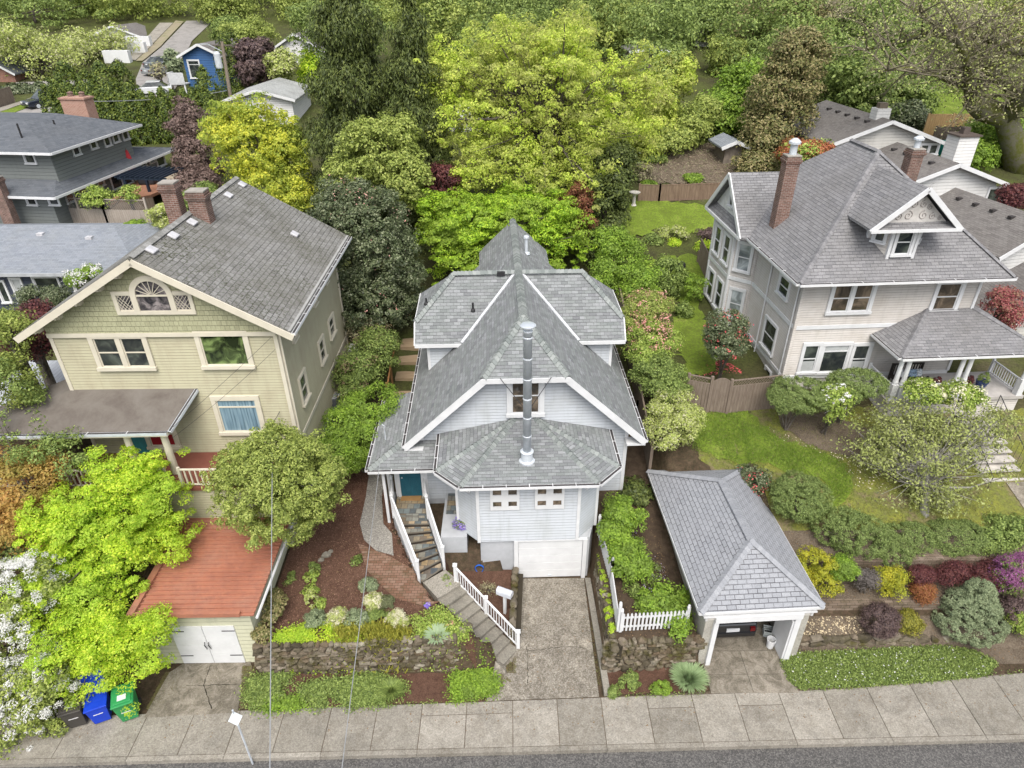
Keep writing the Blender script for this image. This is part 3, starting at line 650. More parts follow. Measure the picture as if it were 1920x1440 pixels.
# bay windows: white panels with four small square panes
for pxs in ((919, 974), (1003, 1058)):
    x0, _ = Hc.front(pxs[0], 930, BY); x1, _ = Hc.front(pxs[1], 930, BY); _, z0 = Hc.front(950, 955, BY); _, z1 = Hc.front(950, 915, BY)
    M = FR((0, BY, 0)); b = MB(M); W, Hh = x1-x0, z1-z0; gx = [x0, x0+.09*W, x0+.38*W, x0+.62*W, x0+.91*W, x1]; gz = [z0, z0+.16*Hh, z0+.4*Hh, z0+.7*Hh, z0+.95*Hh, z1+.02]
    for i in (0, 2, 4): b.box(gx[i], gx[i+1], -.055, 0, z0, z1+.02)
    for i in (0, 2, 4):
        for jx in (1, 3): b.box(gx[jx], gx[jx+1], -.052, 0, gz[i], gz[i+1])
    f = b.build('window', WHITE, house); f['label'] = 'white panel of four small square panes'
    for i in (1, 3):
        for jx in (1, 3): MB(M).box(gx[jx], gx[jx+1], -.012, -.003, gz[i], gz[i+1]).build('pane', GLASSB, f)
for s in (-1, 1):
    c = Vector((s*2.31, BY+.41, 0)); window(house, FR(c, s*R_(45)), -.14, .14, 4.65, 5.1, 1, 0, .08, glass=GLASSB, sill=False)
x0, z1 = Hc.front(959, 708, 0); x1, z0 = Hc.front(1011, 773, 0)
window(house, FR((0, 0, 0)), x0, x1, z0, z1, 1, 1, .19, mat_pane=GLASSB)
# garage door and posts
x0, _ = Hc.front(972, 1050, BY+.1); x1, _ = Hc.front(1090, 1050, BY+.1)
gd = MB()
for i in range(5): gd.box(x0, x1, BY+.05, BY+.1, .2+i*.41, .2+(i+1)*.41-.008)
gd = gd.build('garage_door', WHITE, house, bevel=.006)
MB().box((x0+x1)/2-.07, (x0+x1)/2+.07, BY+.02, BY+.05, .3, .33).build('handle', METAL, gd)
b = MB(); b.box(x0-.17, x0-.01, BY-.02, BY+.12, .05, 2.28); b.box(x1+.01, x1+.17, BY-.02, BY+.12, .05, 2.28); b.box(x0-.17, x1+.17, BY-.01, BY+.12, 2.24, 2.29); b.build('door_post', WHITE, house)
# entry porch
A = Hc.to(G(690, 881, 4.75)); ra = .33; xA, yA = A.x, A.y; zz = lambda x, y: 4.75+ra*min(x-xA, y-yA)
b = MB(); hx = xA-yA
b.slab([(xA, yA, 4.75), (-3.42, yA, 4.75), (-3.42, -.02, 4.75-ra*yA), (hx, -.02, 4.75-ra*yA)], .11)
b.slab([(xA, yA, 4.75), (hx, 0, 4.75-ra*yA), (-4.15, 0, 4.75+ra*(-4.15-xA)), (-4.15, 3.7, 4.75+ra*(-4.15-xA)), (xA, 3.7, 4.75)], .11)
b.box(xA+.05, -3.45, yA+.05, 0, 4.6, 4.65)
b.build('porch_roof', RFC, house); caps((xA, yA, 4.8), (hx, 0, 4.82-ra*yA), CAPC, house)
gutter(house, (xA, yA, 4.68), (-3.42, yA, 4.68), (0, -1, 0)); gutter(house, (xA, yA, 4.68), (xA, 3.7, 4.68), (-1, 0, 0))
x0, _ = Hc.front(750, 900, .08); x1, _ = Hc.front(790, 900, .08)
TEAL = m_plain('teal_paint', (.02, .1, .14), .4, .1)
b = MB(); b.box(x0, x1, .05, .11, 2.22, 4.25)
for i in range(4):
    w4 = (x1-x0)/4; b.box(x0+i*w4+.03, x0+(i+1)*w4-.03, .035, .06, 2.35, 3.2); b.box(x0+i*w4+.03, x0+(i+1)*w4-.03, .035, .06, 3.3, 4.15)
dr = b.build('front_door', TEAL, house, bevel=.006); MB().lathe([(.0, 0), (.035, .02), (.03, .06), (0, .08)], (x0+.1, .02, 3.2)).build('handle', METAL, dr)
b = MB(); b.box(x0-.12, x0, .02, .14, 2.2, 4.3); b.box(x1, x1+.12, .02, .14, 2.2, 4.3); b.box(x0-.14, x1+.14, .015, .14, 4.25, 4.4); b.build('door_frame', WHITE, house)
# left porch screen and posts
b = MB(); b.box(xA+.42, xA+.53, yA+.3, yA+.41, 1.6, 4.62); b.box(xA+.42, xA+.53, -.05, .06, 2.1, 4.62)
b.box(xA+.44, xA+.5, yA+.35, 0, 4.45, 4.62)
b.build('porch_post', WHITE, house)
# mat, landing and slate steps
def m_slate():
    k = N('slate_tiles'); br = k.n('TexBrick', _offset=.5, Vector=k.uv(), Color1=(0., 0., 0.), Color2=(1., 1., 1.), Mortar=(.5, .5, .5), Scale=1., Mortar__Size=.0, Bias=0., Brick__Width=.26, Row__Height=.3)
    b2 = k.n('TexBrick', _offset=.5, Vector=k.uv(), Color1=(1., 1., 1.), Color2=(1., 1., 1.), Mortar=(0., 0., 0.), Scale=1., Mortar__Size=.01, Bias=0., Brick__Width=.26, Row__Height=.3)
    c = k.ramp(br.outputs[0], (0., (.07, .08, .09)), (.22, (.16, .19, .19)), (.4, (.3, .22, .12)), (.6, (.13, .11, .09)), (.8, (.26, .27, .24)), (1., (.36, .27, .17)))
    c = k.mix(.5, c, k.ramp(k.noise(k.pos(), 9., 5, .7), (.3, .25), (.7, .75)), 'OVERLAY'); return k.col(k.mix(b2.outputs[0], (.1, .09, .08), c), .7, .3)
SLATE = m_slate()
L0, L1, R0, R1 = G(742, 965, 2.2), G(790, 1088, 1.28), G(799, 967, 2.2), G(829, 1062, 1.28)
st = empty('slate_steps', (L0+R0)*.5-Vector((0, 0, 1.2)), 0, 'slate tiled landing and curving steps up to the teal front door', 'steps'); O = Vector(st.location)
b = MB(Matrix.Translation(-O)); DL, DR_ = G(744, 922, 2.2), G(796, 922, 2.2)
b.slab([L0, R0, DR_, DL], .9); n = 7
for i in range(n):
    a, c = i/n, (i+1)/n+.02; z = 2.2-(i+1)*(.92/7); q = [L0.lerp(L1, a), R0.lerp(R1, a), R0.lerp(R1, c), L0.lerp(L1, c)]
    b.slab([(p.x, p.y, z) for p in (q[0], q[3], q[2], q[1])], z-.9)
b.build('tread', SLATE, st)
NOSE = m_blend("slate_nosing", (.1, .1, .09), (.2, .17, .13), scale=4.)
RIS = m_blend('shaded_riser', (.03, .026, .022), (.07, .055, .045), scale=6.)
for i in range(n):              # stone nosing added to mark each edge; riser colour darkened as its shade
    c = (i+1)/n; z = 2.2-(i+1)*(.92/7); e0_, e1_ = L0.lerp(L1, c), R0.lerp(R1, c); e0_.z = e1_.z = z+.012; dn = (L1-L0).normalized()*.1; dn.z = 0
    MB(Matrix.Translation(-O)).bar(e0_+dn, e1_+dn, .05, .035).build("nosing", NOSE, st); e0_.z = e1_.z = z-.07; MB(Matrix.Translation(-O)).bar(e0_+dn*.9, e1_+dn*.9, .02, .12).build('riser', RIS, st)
b = MB(Matrix.Translation(-O)); zz = Vector((-.05, 0, 0))
b.slab([DL+zz, L0+zz, (L0.x-.05, L0.y, .8), (DL.x-.05, DL.y, .8)], .06, (-1, 0, 0))
b.slab([L0+zz, L1+zz, (L1.x-.05, L1.y, .8), (L0.x-.05, L0.y, .8)], .06, (-1, 0, 0))
b.slab([R0-zz, R1-zz, (R1.x+.05, R1.y, .8), (R0.x+.05, R0.y, .8)], .06, (1, 0, 0)); b.build('side_wall', STUC, st)
def railing(name, pts, hgts, label, cat='railing', bal=.12, mat=None, post=.1, hh=.9, cap=True, parent=None, bw=.035, lowr=.1):
    mat = mat or WHITE; O = Vector(pts[0])
    r = parent or empty(name, O, 0, label, cat)
    Mx = Matrix.Translation(-O) if parent is None else Matrix.Identity(4)
    for i, p in enumerate(pts):
        p = Vector(p); b = MB(Mx); b.box(p.x-post/2, p.x+post/2, p.y-post/2, p.y+post/2, p.z-.15, p.z+hh+.1)
        if cap:
            b.box(p.x-post*.7, p.x+post*.7, p.y-post*.7, p.y+post*.7, p.z+hh+.1, p.z+hh+.13); b.lathe([(post*.45, 0), (post*.5, .03), (.01, .1)], (p.x, p.y, p.z+hh+.13), 6)
        b.build('post', mat, r)
    for p, q in zip(pts[:-1], pts[1:]):
        p, q = Vector(p), Vector(q); Hh = Vector((0, 0, hh)); L = Vector((0, 0, lowr))
        MB(Mx).bar(p+Hh, q+Hh, .07, .05).build('rail', mat, r); MB(Mx).bar(p+L, q+L, .05, .05).build('rail', mat, r)
        n = max(2, int((q-p).length/bal))
        for s0 in range(1, n):
            c = p.lerp(q, s0/n); bb = MB(Mx); bb.box(c.x-bw/2, c.x+bw/2, c.y-bw/2, c.y+bw/2, c.z+lowr, c.z+hh); bb.build('baluster', mat, r)
    return r
railing('stair_railing', [L0+Vector((-.08, .0, 0)), L1+Vector((-.08, 0, 0))], 0, 'white stair railing on the left of the slate steps', hh=.95)
railing('stair_railing', [DR_+Vector((.03, -.1, 0)), R0+Vector((.08, 0, 0)), R1+Vector((.08, 0, 0))], 0, 'white stair railing on the right of the slate steps', hh=.95)
railing('porch_railing', [DL+Vector((-.1, -.3, 0)), L0+Vector((-.09, .12, 0))], 0, 'short white railing along the left of the entry landing', hh=.95)
m0 = G(753, 926, 2.2); m1 = G(790, 937, 2.2)
dm = MB(FR(((m0.x+m1.x)/2, (m0.y+m1.y)/2, 2.205))).box(-.42, .42, -.25, .25, 0, .02).build('doormat', m_blend('coir_mat', (.3, .17, .07), (.38, .23, .1), scale=8.)); tag(dm, 'tan coir doormat in front of the teal door', 'doormat')
# concrete landing and steps
lp = [G(793, 1092, 1.28), G(835, 1068, 1.28), G(866, 1094, 1.28), G(821, 1122, 1.28)]
cs = empty('concrete_steps', (lp[3]+lp[2])*.5-Vector((0, 0, 1.28)), 0, 'grey concrete steps with pebbled landing descending to the driveway', 'steps'); O = Vector(cs.location)
MB(Matrix.Translation(-O)).slab(lp, .5).build('landing', m_conc('pebble_landing', (.3, .28, .24), .4, (.5, .2)), cs)
a0, a1, b0, b1 = G(820, 1121, 1.28), G(929, 1259, .05), G(862, 1094, 1.28), G(970, 1216, .05); n = 8
for i in range(n):
    z = 1.28-(i+1)*(1.23/(n+0.)); t0, t1 = i/n, (i+1)/n+.01; q = [a0.lerp(a1, t0), a0.lerp(a1, t1), b0.lerp(b1, t1), b0.lerp(b1, t0)]
    MB(Matrix.Translation(-O)).slab([(p.x, p.y, z+.02) for p in q], z+.15 if z > .3 else .4).build('step', STEPC, cs, bevel=.015)
dv = (b1-b0).normalized()
p0 = G(855, 1091, 1.2)
railing('stair_railing', [p0, p0.lerp(b1+Vector((.02, .03, 0)), .5), b1+Vector((.03, .03, 0))], 0, 'white baluster railing beside the lower concrete steps', bal=.13, hh=.8, post=.12)
# chimney flue
c = Hc.to(G(988, 862, 5.72)); fl = [c.x, c.y, 5.72]
ft = V(990, 614, G(988, 862, 5.72).y).z
ch = empty('flue_pipe', (0, 0, 0)); ch.parent = house; ch.location = (c.x, c.y, 5.66)
MB().lathe([(.3, -.12), (.3, .06), (.22, .09), (.21, .42), (.25, .46), (.16, .5)], seg=20).build('flashing_collar', METAL, ch)
b = MB(); z = .4
while z < ft-5.66-.2: e_ = min(.8, ft-5.66-.1-z); b.lathe([(.15, z), (.15, z+e_-.06), (.162, z+e_-.05), (.162, z+e_-.02), (.15, z+e_)], seg=18); z += .8
b.build('pipe', METAL, ch, True)
MB().lathe([(.1, 0), (.1, .14), (.27, .2), (.27, .24), (.2, .27), (.03, .29)], (0, 0, ft-5.66-.15), seg=20).build('rain_cap', m_plain('bright_metal', (.62, .66, .7), .3, .1, 3., .5), ch)
b = MB()
for s in (-1, 1): b.tube([(s*.1, 0, 8.0-5.66), (s*.95-c.x, -.55-c.y, 8.3-5.66)], .014, 5)
b.build('brace', DARK, ch)
# little roof vents
def stack(par, x, y, z, h=.35, r=.045, mat=None, cap=False, name='vent_pipe'):
    b = MB(); b.lathe([(r*2.6, -.05), (r*2.2, .03), (r*1.05, .07), (r, h)]+([(r*1.8, h), (r*1.8, h+.1), (r*1.2, h+.14)] if cap else []), (x, y, z), 10); return b.build(name, mat or DARK, par)
stack(house, -2.05, 5.1, 8.45); stack(house, -4.1, 5.35, 8.7, .25)
stack(house, .55, 9.9, RD-SL*.55, .75, .08, METAL, True)
b = MB(); b.box(-.95, -.6, 6.1, 6.25, 9.62, 9.8); b.build('roof_vent', DARK, house)
x0, z1 = Hc.front(791, 650, 4.3)
# planter beside the bay
pl = empty('planter', (-2.6, 20.1, 0), 0, 'stucco planter box of purple and white pansies beside the bay', 'planter')
pa, pb = V(826, 1008, 18.98), V(858, 1008, 18.98)
MB(Matrix.Translation((2.6, -20.1, 0))).ext([(pa.x, 19.0), (pb.x+.35, 19.0), (pb.x+.35, 21.6), (pa.x, 21.6)], 0, pa.z).build('box', STUC, pl)
MB(Matrix.Translation((2.6, -20.1, 0))).ext([(pa.x+.1, 20.3), (pb.x, 20.3), (pb.x, 21.55), (pa.x+.1, 21.55)], pa.z, pa.z+.02).build('tile_top', SLATE, pl)
MB(Matrix.Translation((2.6, -20.1, 0))).ext([(-4.4, 19.0), (pa.x+.01, 19.0), (pa.x+.01, 19.25), (-4.4, 19.6)], 0, 1.2).build('low_wall', STUC, pl)
# ================================================================= GREEN HOUSE
SIDG = m_siding('pale_green_siding', (.4, .38, .265), .12, .25, (.34, .31, .215))
SHG = m_shingle('green_wall_shingles', (.31, .31, .2), (.38, .38, .25), (.21, .21, .135), .17, .2, (.1, (.4, .4, .24)), ms=.008)
RFG = m_shingle('old_mossy_shingles', (.165, .162, .155), (.25, .248, .24), (.055, .055, .05), .28, .19, (.4, (.12, .115, .095)), mossy=1., ms=.012)
CAPG = m_blend('weathered_cap', (.26, .26, .25), (.34, .34, .33), scale=4.)
ROLL = m_blend('rolled_roofing', (.1, .085, .075), (.14, .125, .11), (.17, .155, .14), scale=.9, rough=.9, bump=.004, bs=40)
BRK = m_brick('red_chimney_brick', (.13, .065, .05), (.22, .125, .1), (.32, .29, .26), stain=(.1, .075, .062), sa=.85)
Hg = Frame(-12.65, 21.5, R_(.3)); gh = empty('green_house', (-12.65, 21.5, 0), R_(.3), 'pale green two-storey house with arched attic window and mossy gable roof', 'house')
RG, SG = 13.15, .585; zr = lambda x: RG-SG*abs(x)
b = MB(); b.ext([(-4.07, 0), (4.07, 0), (4.07, 9.4), (-4.07, 9.4)], 3.6, 10.5); b.slab([(-4.07, .02, 10.1), (4.07, .02, 10.1), (4.07, .02, zr(4.07)-.12), (0, .02, RG-.12), (-4.07, .02, zr(4.07)-.12)], 9.3, (0, 1, 0))
b.build('wall', SIDG, gh)
b = MB(); b.slab([(-4.1, -.07, 10.12), (4.1, -.07, 10.12), (4.1, -.07, zr(4.1)-.14), (0, -.07, RG-.14), (-4.1, -.07, zr(4.1)-.14)], .09, (0, 1, 0)); b.build('gable_wall', SHG, gh)
MB().ext([(-4.03, .04), (4.03, .04), (4.03, 9.35), (-4.03, 9.35)], 2.0, 3.6).build('foundation', m_plain('grey_foundation', (.3, .3, .28), .9), gh)
for i, q in enumerate([(-4.12, 4.12, -.1, .0, 9.98, 10.14), (-4.13, -3.99, -.03, .1, 3.6, 9.98), (3.99, 4.13, -.03, .12, 3.6, 9.98), (4.03, 4.12, 9.3, 9.45, 3.6, 10.5), (4.05, 4.11, .12, 9.3, 5.0, 5.16)]):
    MB().box(*q).build('belt_board' if i in (0, 4) else 'corner_board', CREAM, gh)
MB().tube([(4.2, .12, 10.2), (4.17, .1, 9.8), (4.17, .1, 4)], .045, 6).build('downspout', CREAM, gh)
b = MB()
for s in (-1, 1): b.slab([(s*4.85, -.5, zr(4.85)), (0, -.5, RG), (0, 9.75, RG), (s*4.85, 9.75, zr(4.85))][::s], .14)
b.build('roof', RFG, gh)
for s in (-1, 1):
    b = MB(); b.bar((s*4.9, -.55, zr(4.9)-.16), (0, -.55, RG-.16), .06, .24); b.bar((s*4.86, -.48, zr(4.86)-.2), (0, -.48, RG-.2), .1, .1); b.build('bargeboard', CREAM, gh)
gutter(gh, (4.85, -.5, zr(4.85)-.07), (4.85, 9.75, zr(4.85)-.07), (1, 0, 0))
caps((0, -.5, RG+.06), (0, 9.75, RG+.06), m_cap('weathered_cap_tabs', (.2, .2, .19), (.32, .32, .31)), gh, .3, .2, .02)
MB().bar((4.78, -.5, zr(4.78)+.02), (4.78, 9.7, zr(4.78)+.02), .12, .015).build('drip_edge', CAPG, gh)
for x in (-4.2, -3.3, -2.4, -1.5, -.7):
    b = MB(); b.box(x-.07, x+.07, -.52, .02, zr(x)-.34, zr(x)-.24); b.box(x-.05, x+.05, -.3, .0, zr(x)-.42, zr(x)-.34); b.build('bracket', CREAM, gh)
def roofbox(par, x, y, z, sl=0.): return MB(Matrix.Translation((x, y, z)) @ Matrix.Rotation(sl, 4, 'Y')).box(-.16, .16, -.2, .2, 0, .09).build('roof_vent', m_roofvent, par, bevel=.03)
m_roofvent = m_plain('pale_vent_metal', (.5, .5, .52), .4)
for px, py in ((284, 470), (325, 443), (360, 418), (428, 367), (454, 347), (552, 440)):
    r = ray(px, py); lo, hi = 10, 60
    for _ in range(50):
        m = (lo+hi)/2; p = Hg.to(Vector((r.x*m, r.y*m, CAMZ+r.z*m))); lo, hi = (m, hi) if p.z > zr(p.x)+.02 else (lo, m)
    roofbox(gh, p.x, p.y, p.z, math.atan(SG) if p.x > 0 else -math.atan(SG))
def chimney(par, x, y, z0, z1, w_, d_, pots=1, mat=None, tilt=(0, 0), crown=True):
    tp_ = Vector((x+tilt[0], y+tilt[1], z1)); b = MB(); P = [(-w_/2, -d_/2), (w_/2, -d_/2), (w_/2, d_/2), (-w_/2, d_/2)]
    b.add([(x+a, y+c, z0) for a, c in P]+[(tp_.x+a, tp_.y+c, z1) for a, c in P], [(0, 1, 5, 4), (1, 2, 6, 5), (2, 3, 7, 6), (3, 0, 4, 7), (4, 5, 6, 7)])
    if crown:
        for k_, e in ((-.3, .04), (-.22, .07), (-.12, .03)): b.box(tp_.x-w_/2-e, tp_.x+w_/2+e, tp_.y-d_/2-e, tp_.y+d_/2+e, z1+k_, z1+k_+.08)
    o = b.build('chimney', mat or BRK, par)
    MB().box(tp_.x-w_/2-.02, tp_.x+w_/2+.02, tp_.y-d_/2-.02, tp_.y+d_/2+.02, z1, z1+.05).build('chimney_cap', m_plain('mortar_cap', (.3, .28, .25), .9), o)
    return o, tp_
chimney(gh, -.5, 4.5, 11.5, 14.3, .58, .5, tilt=(-.05, 0)); chimney(gh, .42, 4.6, 12, 13.95, .68, .55)
# windows of the green house
def fwin(H, par, xm0, xm1, ym, ytop, ybot, yl=0., **k):
    x0, _ = H.front(xm0, ym, yl); x1, _ = H.front(xm1, ym, yl); xm = (xm0+xm1)/2; _, z1 = H.front(xm, ytop, yl); _, z0 = H.front(xm, ybot, yl)
    return window(par, FR((0, yl, 0)), x0, x1, z0, z1, **k)
fwin(Hg, gh, 183, 275, 658, 633, 687, cols=2, casing=.17, trim=CREAM, mat_pane=GLASS, label='pair of white sash windows on the upper floor')
fwin(Hg, gh, 381, 463, 657, 628, 684, cols=1, rails=0, casing=.17, trim=CREAM, mat_pane=GLASSG, label='large picture window reflecting trees')
CURT = N('blue_curtain'); CURT = CURT.col(CURT.ramp(CURT.noise(CURT.n('VectorMath', _operation='MULTIPLY', i0=CURT.pos(), i1=(7., 1., .35)).outputs[0], 1.3, 3), (.3, (.05, .1, .14)), (.5, (.17, .27, .34)), (.7, (.3, .4, .46))), .4, .5)
fwin(Hg, gh, 413, 486, 779, 749, 808, cols=1, rails=2, casing=.17, trim=CREAM, mat_pane=CURT, label='lower window with pale blue curtains')
def swin(H, par, px0, px1, pt, pb, xl, zc=None, **k):
    y0, _ = H.side(px0, (pt+pb)/2, xl); y1, _ = H.side(px1, (pt+pb)/2, xl); ym, z1 = H.side((px0+px1)/2, pt, xl); ym, z0 = H.side((px0+px1)/2, pb, xl)
    lo, hi = min(y0, y1), max(y0, y1); right = px0 < 960
    # the slanted outline makes each edge a little nearer/farther: keep a plausible width
    if right: return window(par, FR((xl, 0, 0), R_(90)), lo, hi, z0, z1, **k)
    return window(par, FR((xl, 0, 0), R_(-90)), -hi, -lo, z0, z1, **k)
for q in ((562, 575, 695, 758), (598, 608, 632, 681), (616, 626, 592, 632), (547, 554, 618, 637), (586, 591, 554, 571), (608, 612, 518, 530)): swin(Hg, gh, *q, 4.07, casing=.1, trim=CREAM, rails=1 if q[3]-q[2] > 30 else 0)
# arched attic window
ya = -.07; cx, zb = Hg.front(293, 582, ya); xa, zs = Hg.front(289, 552, ya); _, zt = Hg.front(288, 526, ya); hw = .55
xl0, _ = Hg.front(215, 568, ya); xr0, _ = Hg.front(364, 568, ya); cx = (xl0+xr0)/2; zsp = zt-hw
M = FR((0, ya, 0)); b = MB(M); b.box(xl0, xr0, -.06, 0, zb-.14, zb)
zside = zb+.62
for s in (-1, 1):
    e = xl0 if s < 0 else xr0; a, c = sorted((cx+s*(hw+.2), e)); b.box(a, c, -.06, 0, zside, zside+.12); b.box(min(e, e-s*.14), max(e, e-s*.14), -.06, 0, zb, zside)
    b.box(min(cx+s*hw, cx+s*(hw+.2)), max(cx+s*hw, cx+s*(hw+.2)), -.065, 0, zb, zsp)
nseg = 16
for i in range(nseg):
    a0_, a1_ = math.pi*i/nseg, math.pi*(i+1)/nseg; P = [(cx+math.cos(t)*r, -.065, zsp+math.sin(t)*r) for t, r in ((a0_, hw), (a0_, hw+.2), (a1_, hw+.2), (a1_, hw))]
    b.slab(P, .065, (0, 1, 0))
b.box(cx-hw, cx+hw, -.045, 0, zsp-.03, zsp+.03)
for i in range(1, 8):
    t = math.pi*i/8; b.bar((cx+.08*math.cos(t), -.03, zsp+.08*math.sin(t)), (cx+hw*math.cos(t), -.03, zsp+hw*math.sin(t)), .02, .02, (0, 1, 0))
aw = b.build('arched_window', CREAM, gh)
GLD = m_glass('attic_glass', (.03, .03, .035), (.2, .18, .18), 2.5)
b = MB(M); b.slab([(cx-hw, -.012, zb), (cx+hw, -.012, zb)]+[(cx+hw*math.cos(math.pi*i/12), -.012, zsp+hw*math.sin(math.pi*i/12)) for i in range(13)], .01, (0, 1, 0)); b.build('pane', GLD, aw)
for s in (-1, 1):
    a, c = sorted((cx+s*(hw+.2), (xl0+.14 if s < 0 else xr0-.14))); MB(M).box(a, c, -.012, -.002, zb, zside).build('pane', GLD, aw)
    b = MB(M); b.box(a, c, -.035, -.012, zside-.04, zside); b.box(a, c, -.035, -.012, zb, zb+.04); n = 4
    for i in range(-n, n+1):
        for sg in (-1, 1):
            q0, q1 = a+(c-a)*i/n, a+(c-a)*i/n+sg*(c-a); p = []
            for t in np.linspace(0, 1, 25):
                xx = q0+(q1-q0)*t
                if a <= xx <= c: p.append((xx, zb+(zside-zb)*t))
            if len(p) > 3: b.bar((p[0][0], -.022, p[0][1]), (p[-1][0], -.022, p[-1][1]), .014, .014, (0, 1, 0))
    b.build('lattice', CREAM, aw)
# porch of the green house
pr_ = [Hg.to(v) for v in (Vector((-19.8, 19.7, 6.9)), G(314, 808, 6.9), V(365, 728, 21.5), Vector((-16.8, 21.48, 7.72)), Vector((-17.3, 22.4, 7.72)), Vector((-20.2, 21.2, 6.9)))]
p_ = pr_[2]; pr_[2] = Vector((p_.x, .0, 7.72)); pr_[3].y = 0
b = MB(); b.slab([pr_[0], pr_[1], pr_[2], pr_[3]], .12); b.slab([pr_[0], pr_[3], pr_[4], pr_[5]], .12); b.build('porch_roof', ROLL, gh)
b = MB(); b.bar(pr_[0]-Vector((0, .02, .1)), pr_[1]-Vector((0, .02, .1)), .16, .16); b.build('porch_beam', CREAM, gh)
gutter(gh, pr_[0]-Vector((0, 0, .06)), pr_[1]-Vector((0, 0, .06)), (0, -1, 0), m1=METAL, step=1.2); gutter(gh, pr_[1]-Vector((0, 0, .06)), pr_[2]-Vector((0, 0, .06)), (1, 0, 0), m1=METAL, step=9)
for px in (98, 242, 312):
    c = Hg.to(V(px, 832, 20.15)); b = MB(); b.box(c.x-.17, c.x+.17, c.y-.17, c.y+.17, 6.62, 6.75); b.lathe([(.14, 4.75), (.14, 5.0), (.12, 6.5), (.15, 6.62)], (c.x, c.y, 0), 10); b.build('column', CREAM, gh)
MB().ext([(-7.2, -2.2), (3.9, -2.2), (3.9, -.01), (-7.2, -.01)], 4.55, 4.7).build('porch_floor', m_blend('red_brown_floor', (.16, .06, .045), (.22, .085, .06), scale=2.), gh)
MB().ext([(-7.1, -2.1), (3.8, -2.1), (3.8, -.02), (-7.1, -.02)], 1.5, 4.55).build('porch_base', SIDG, gh)
railing('x', [(.25, -2.12, 4.7), (3.8, -2.12, 4.7), (3.8, -.15, 4.7)], 0, '', parent=gh, mat=CREAM, bal=.19, hh=.8, cap=False, bw=.05)
railing('x', [(-7.0, -2.12, 4.7), (-.3, -2.12, 4.7)], 0, '', parent=gh, mat=CREAM, bal=.19, hh=.8, cap=False, bw=.05)
fwin(Hg, gh, 283, 330, 828, 812, 835, rails=0, casing=.15, trim=CREAM, mat_pane=m_plain('red_curtain', (.25, .01, .02), .5), label='porch window with red curtain')
x0, _ = Hg.front(244, 830, 0); MB().box(x0, x0+.85, -.04, 0, 4.7, 6.7).build('front_door', m_plain('turquoise_paint', (.04, .22, .25), .5), gh)
# ================================================================= RED ROOFED GARAGE
rg = empty('red_roof_garage', (-10.8, 15.2, 0), R_(.5), 'small pale green garage with ribbed red metal roof and white double door', 'garage')
RED = m_blend('red_metal_roof', (.29, .12, .078), (.36, .155, .1), (.33, .175, .125), scale=.5, det=4, rough=.5, fine=(3., (.26, .12, .09), .45))
b = MB(); b.box(-1.9, 1.8, 0, .15, 0, 2.85); b.box(1.62, 1.8, .15, 5.2, 0, 2.85); b.box(-1.9, -1.72, .15, 5.2, 0, 2.75); b.build('wall', m_siding('garage_green_siding', (.5, .5, .37), .2, .15), rg)
b = MB(); sl2 = .03
b.slab([(-1.9, -.38, 2.98), (2.16, -.38, 2.98), (2.16, 5.3, 3.05), (-1.9, 5.3, 3.05)], .06)
for i in range(29):
    y = -.3+i*.195; b.box(-1.9, 2.16, y, y+.04, 2.98, 3.035+.07*i/28)
ro = b.build('metal_roof', RED, rg)
MB().box(-1.95, 1.72, -.42, -.3, 2.93, 3.1).build('front_flashing', RED, ro); MB().box(-2.0, -1.78, -.4, 5.3, 3.0, 3.12).build('ridge_flashing', RED, ro)
MB().tube([(2.22, -.35, 2.8), (2.22, 5, 2.86)], .05, 6).build('gutter', WHITE, rg)
x0, x1 = -1.05, 1.15
b = MB()
for (a, c) in ((x0, (x0+x1)/2-.01), ((x0+x1)/2+.01, x1)):
    for i in range(4): b.box(a, c, -.04, 0, .05+i*.49, .05+(i+1)*.49-.008)
gd = b.build('garage_door', WHITE, rg)
for x in (-.07, .07): MB().tube([(.05+x, -.06, .85), (.05+x+.02, -.1, .98), (.05+x-.02, -.1, 1.1), (.05+x, -.06, 1.2)], .018, 5).build('handle', DARK, gd)
for s, e in ((1, x0), (-1, x1)):
    for z in (.45, 1.75): MB().box(min(e, e+s*.45), max(e, e+s*.45), -.05, -.041, z, z+.04).build('strap_hinge', DARK, gd)
# ================================================================= BEIGE HOUSE
SIDB = m_siding('weathered_beige_siding', (.52, .495, .465), .12, .2, (.43, .395, .355)); SIDW = SIDB
RFB = m_shingle('dark_grey_shingles', (.17, .17, .178), (.25, .248, .255), (.075, .075, .08), .33, .15, (.25, (.15, .145, .14)), mossy=.15, ms=.009)
CAPB = m_cap('dark_cap', (.15, .15, .157), (.23, .228, .235))
Hb = Frame(12.6, 26.5, R_(3.3)); bh = empty('beige_house', (12.6, 26.5, 0), R_(3.3), 'large beige house with dark hipped roof, ornate dormer and covered porch, on the right', 'house')
EZ, OV = 10.08, .75; W = 7.9; D0 = 10.0
bayp = [(0, 0), (W, 0), (W, D0), (0, D0), (0, 9.9), (-.95, 9.0), (-.95, 6.0), (0, 5.1)]
MB().ext(bayp, 5.0, 9.95).build('wall', SIDB, bh)
MB().ext([(x*1.0+(.03 if x < 4 else -.03), y+(.03 if y < 5 else -.03)) for x, y in bayp], 3.2, 5.0).build('foundation', m_plain('cream_foundation', (.5, .48, .44), .85), bh)
for z0, z1 in ((7.5, 7.68), (4.95, 5.12), (9.8, 9.97)):
    for p, q in (((0, 0), (W, 0)), ((0, 5.1), (0, 0)), ((-.95, 6), (0, 5.1)), ((-.95, 9), (-.95, 6))):
        MB().bar((*p, (z0+z1)/2), (*q, (z0+z1)/2), .1, z1-z0).build('band_board', WHITE, bh)
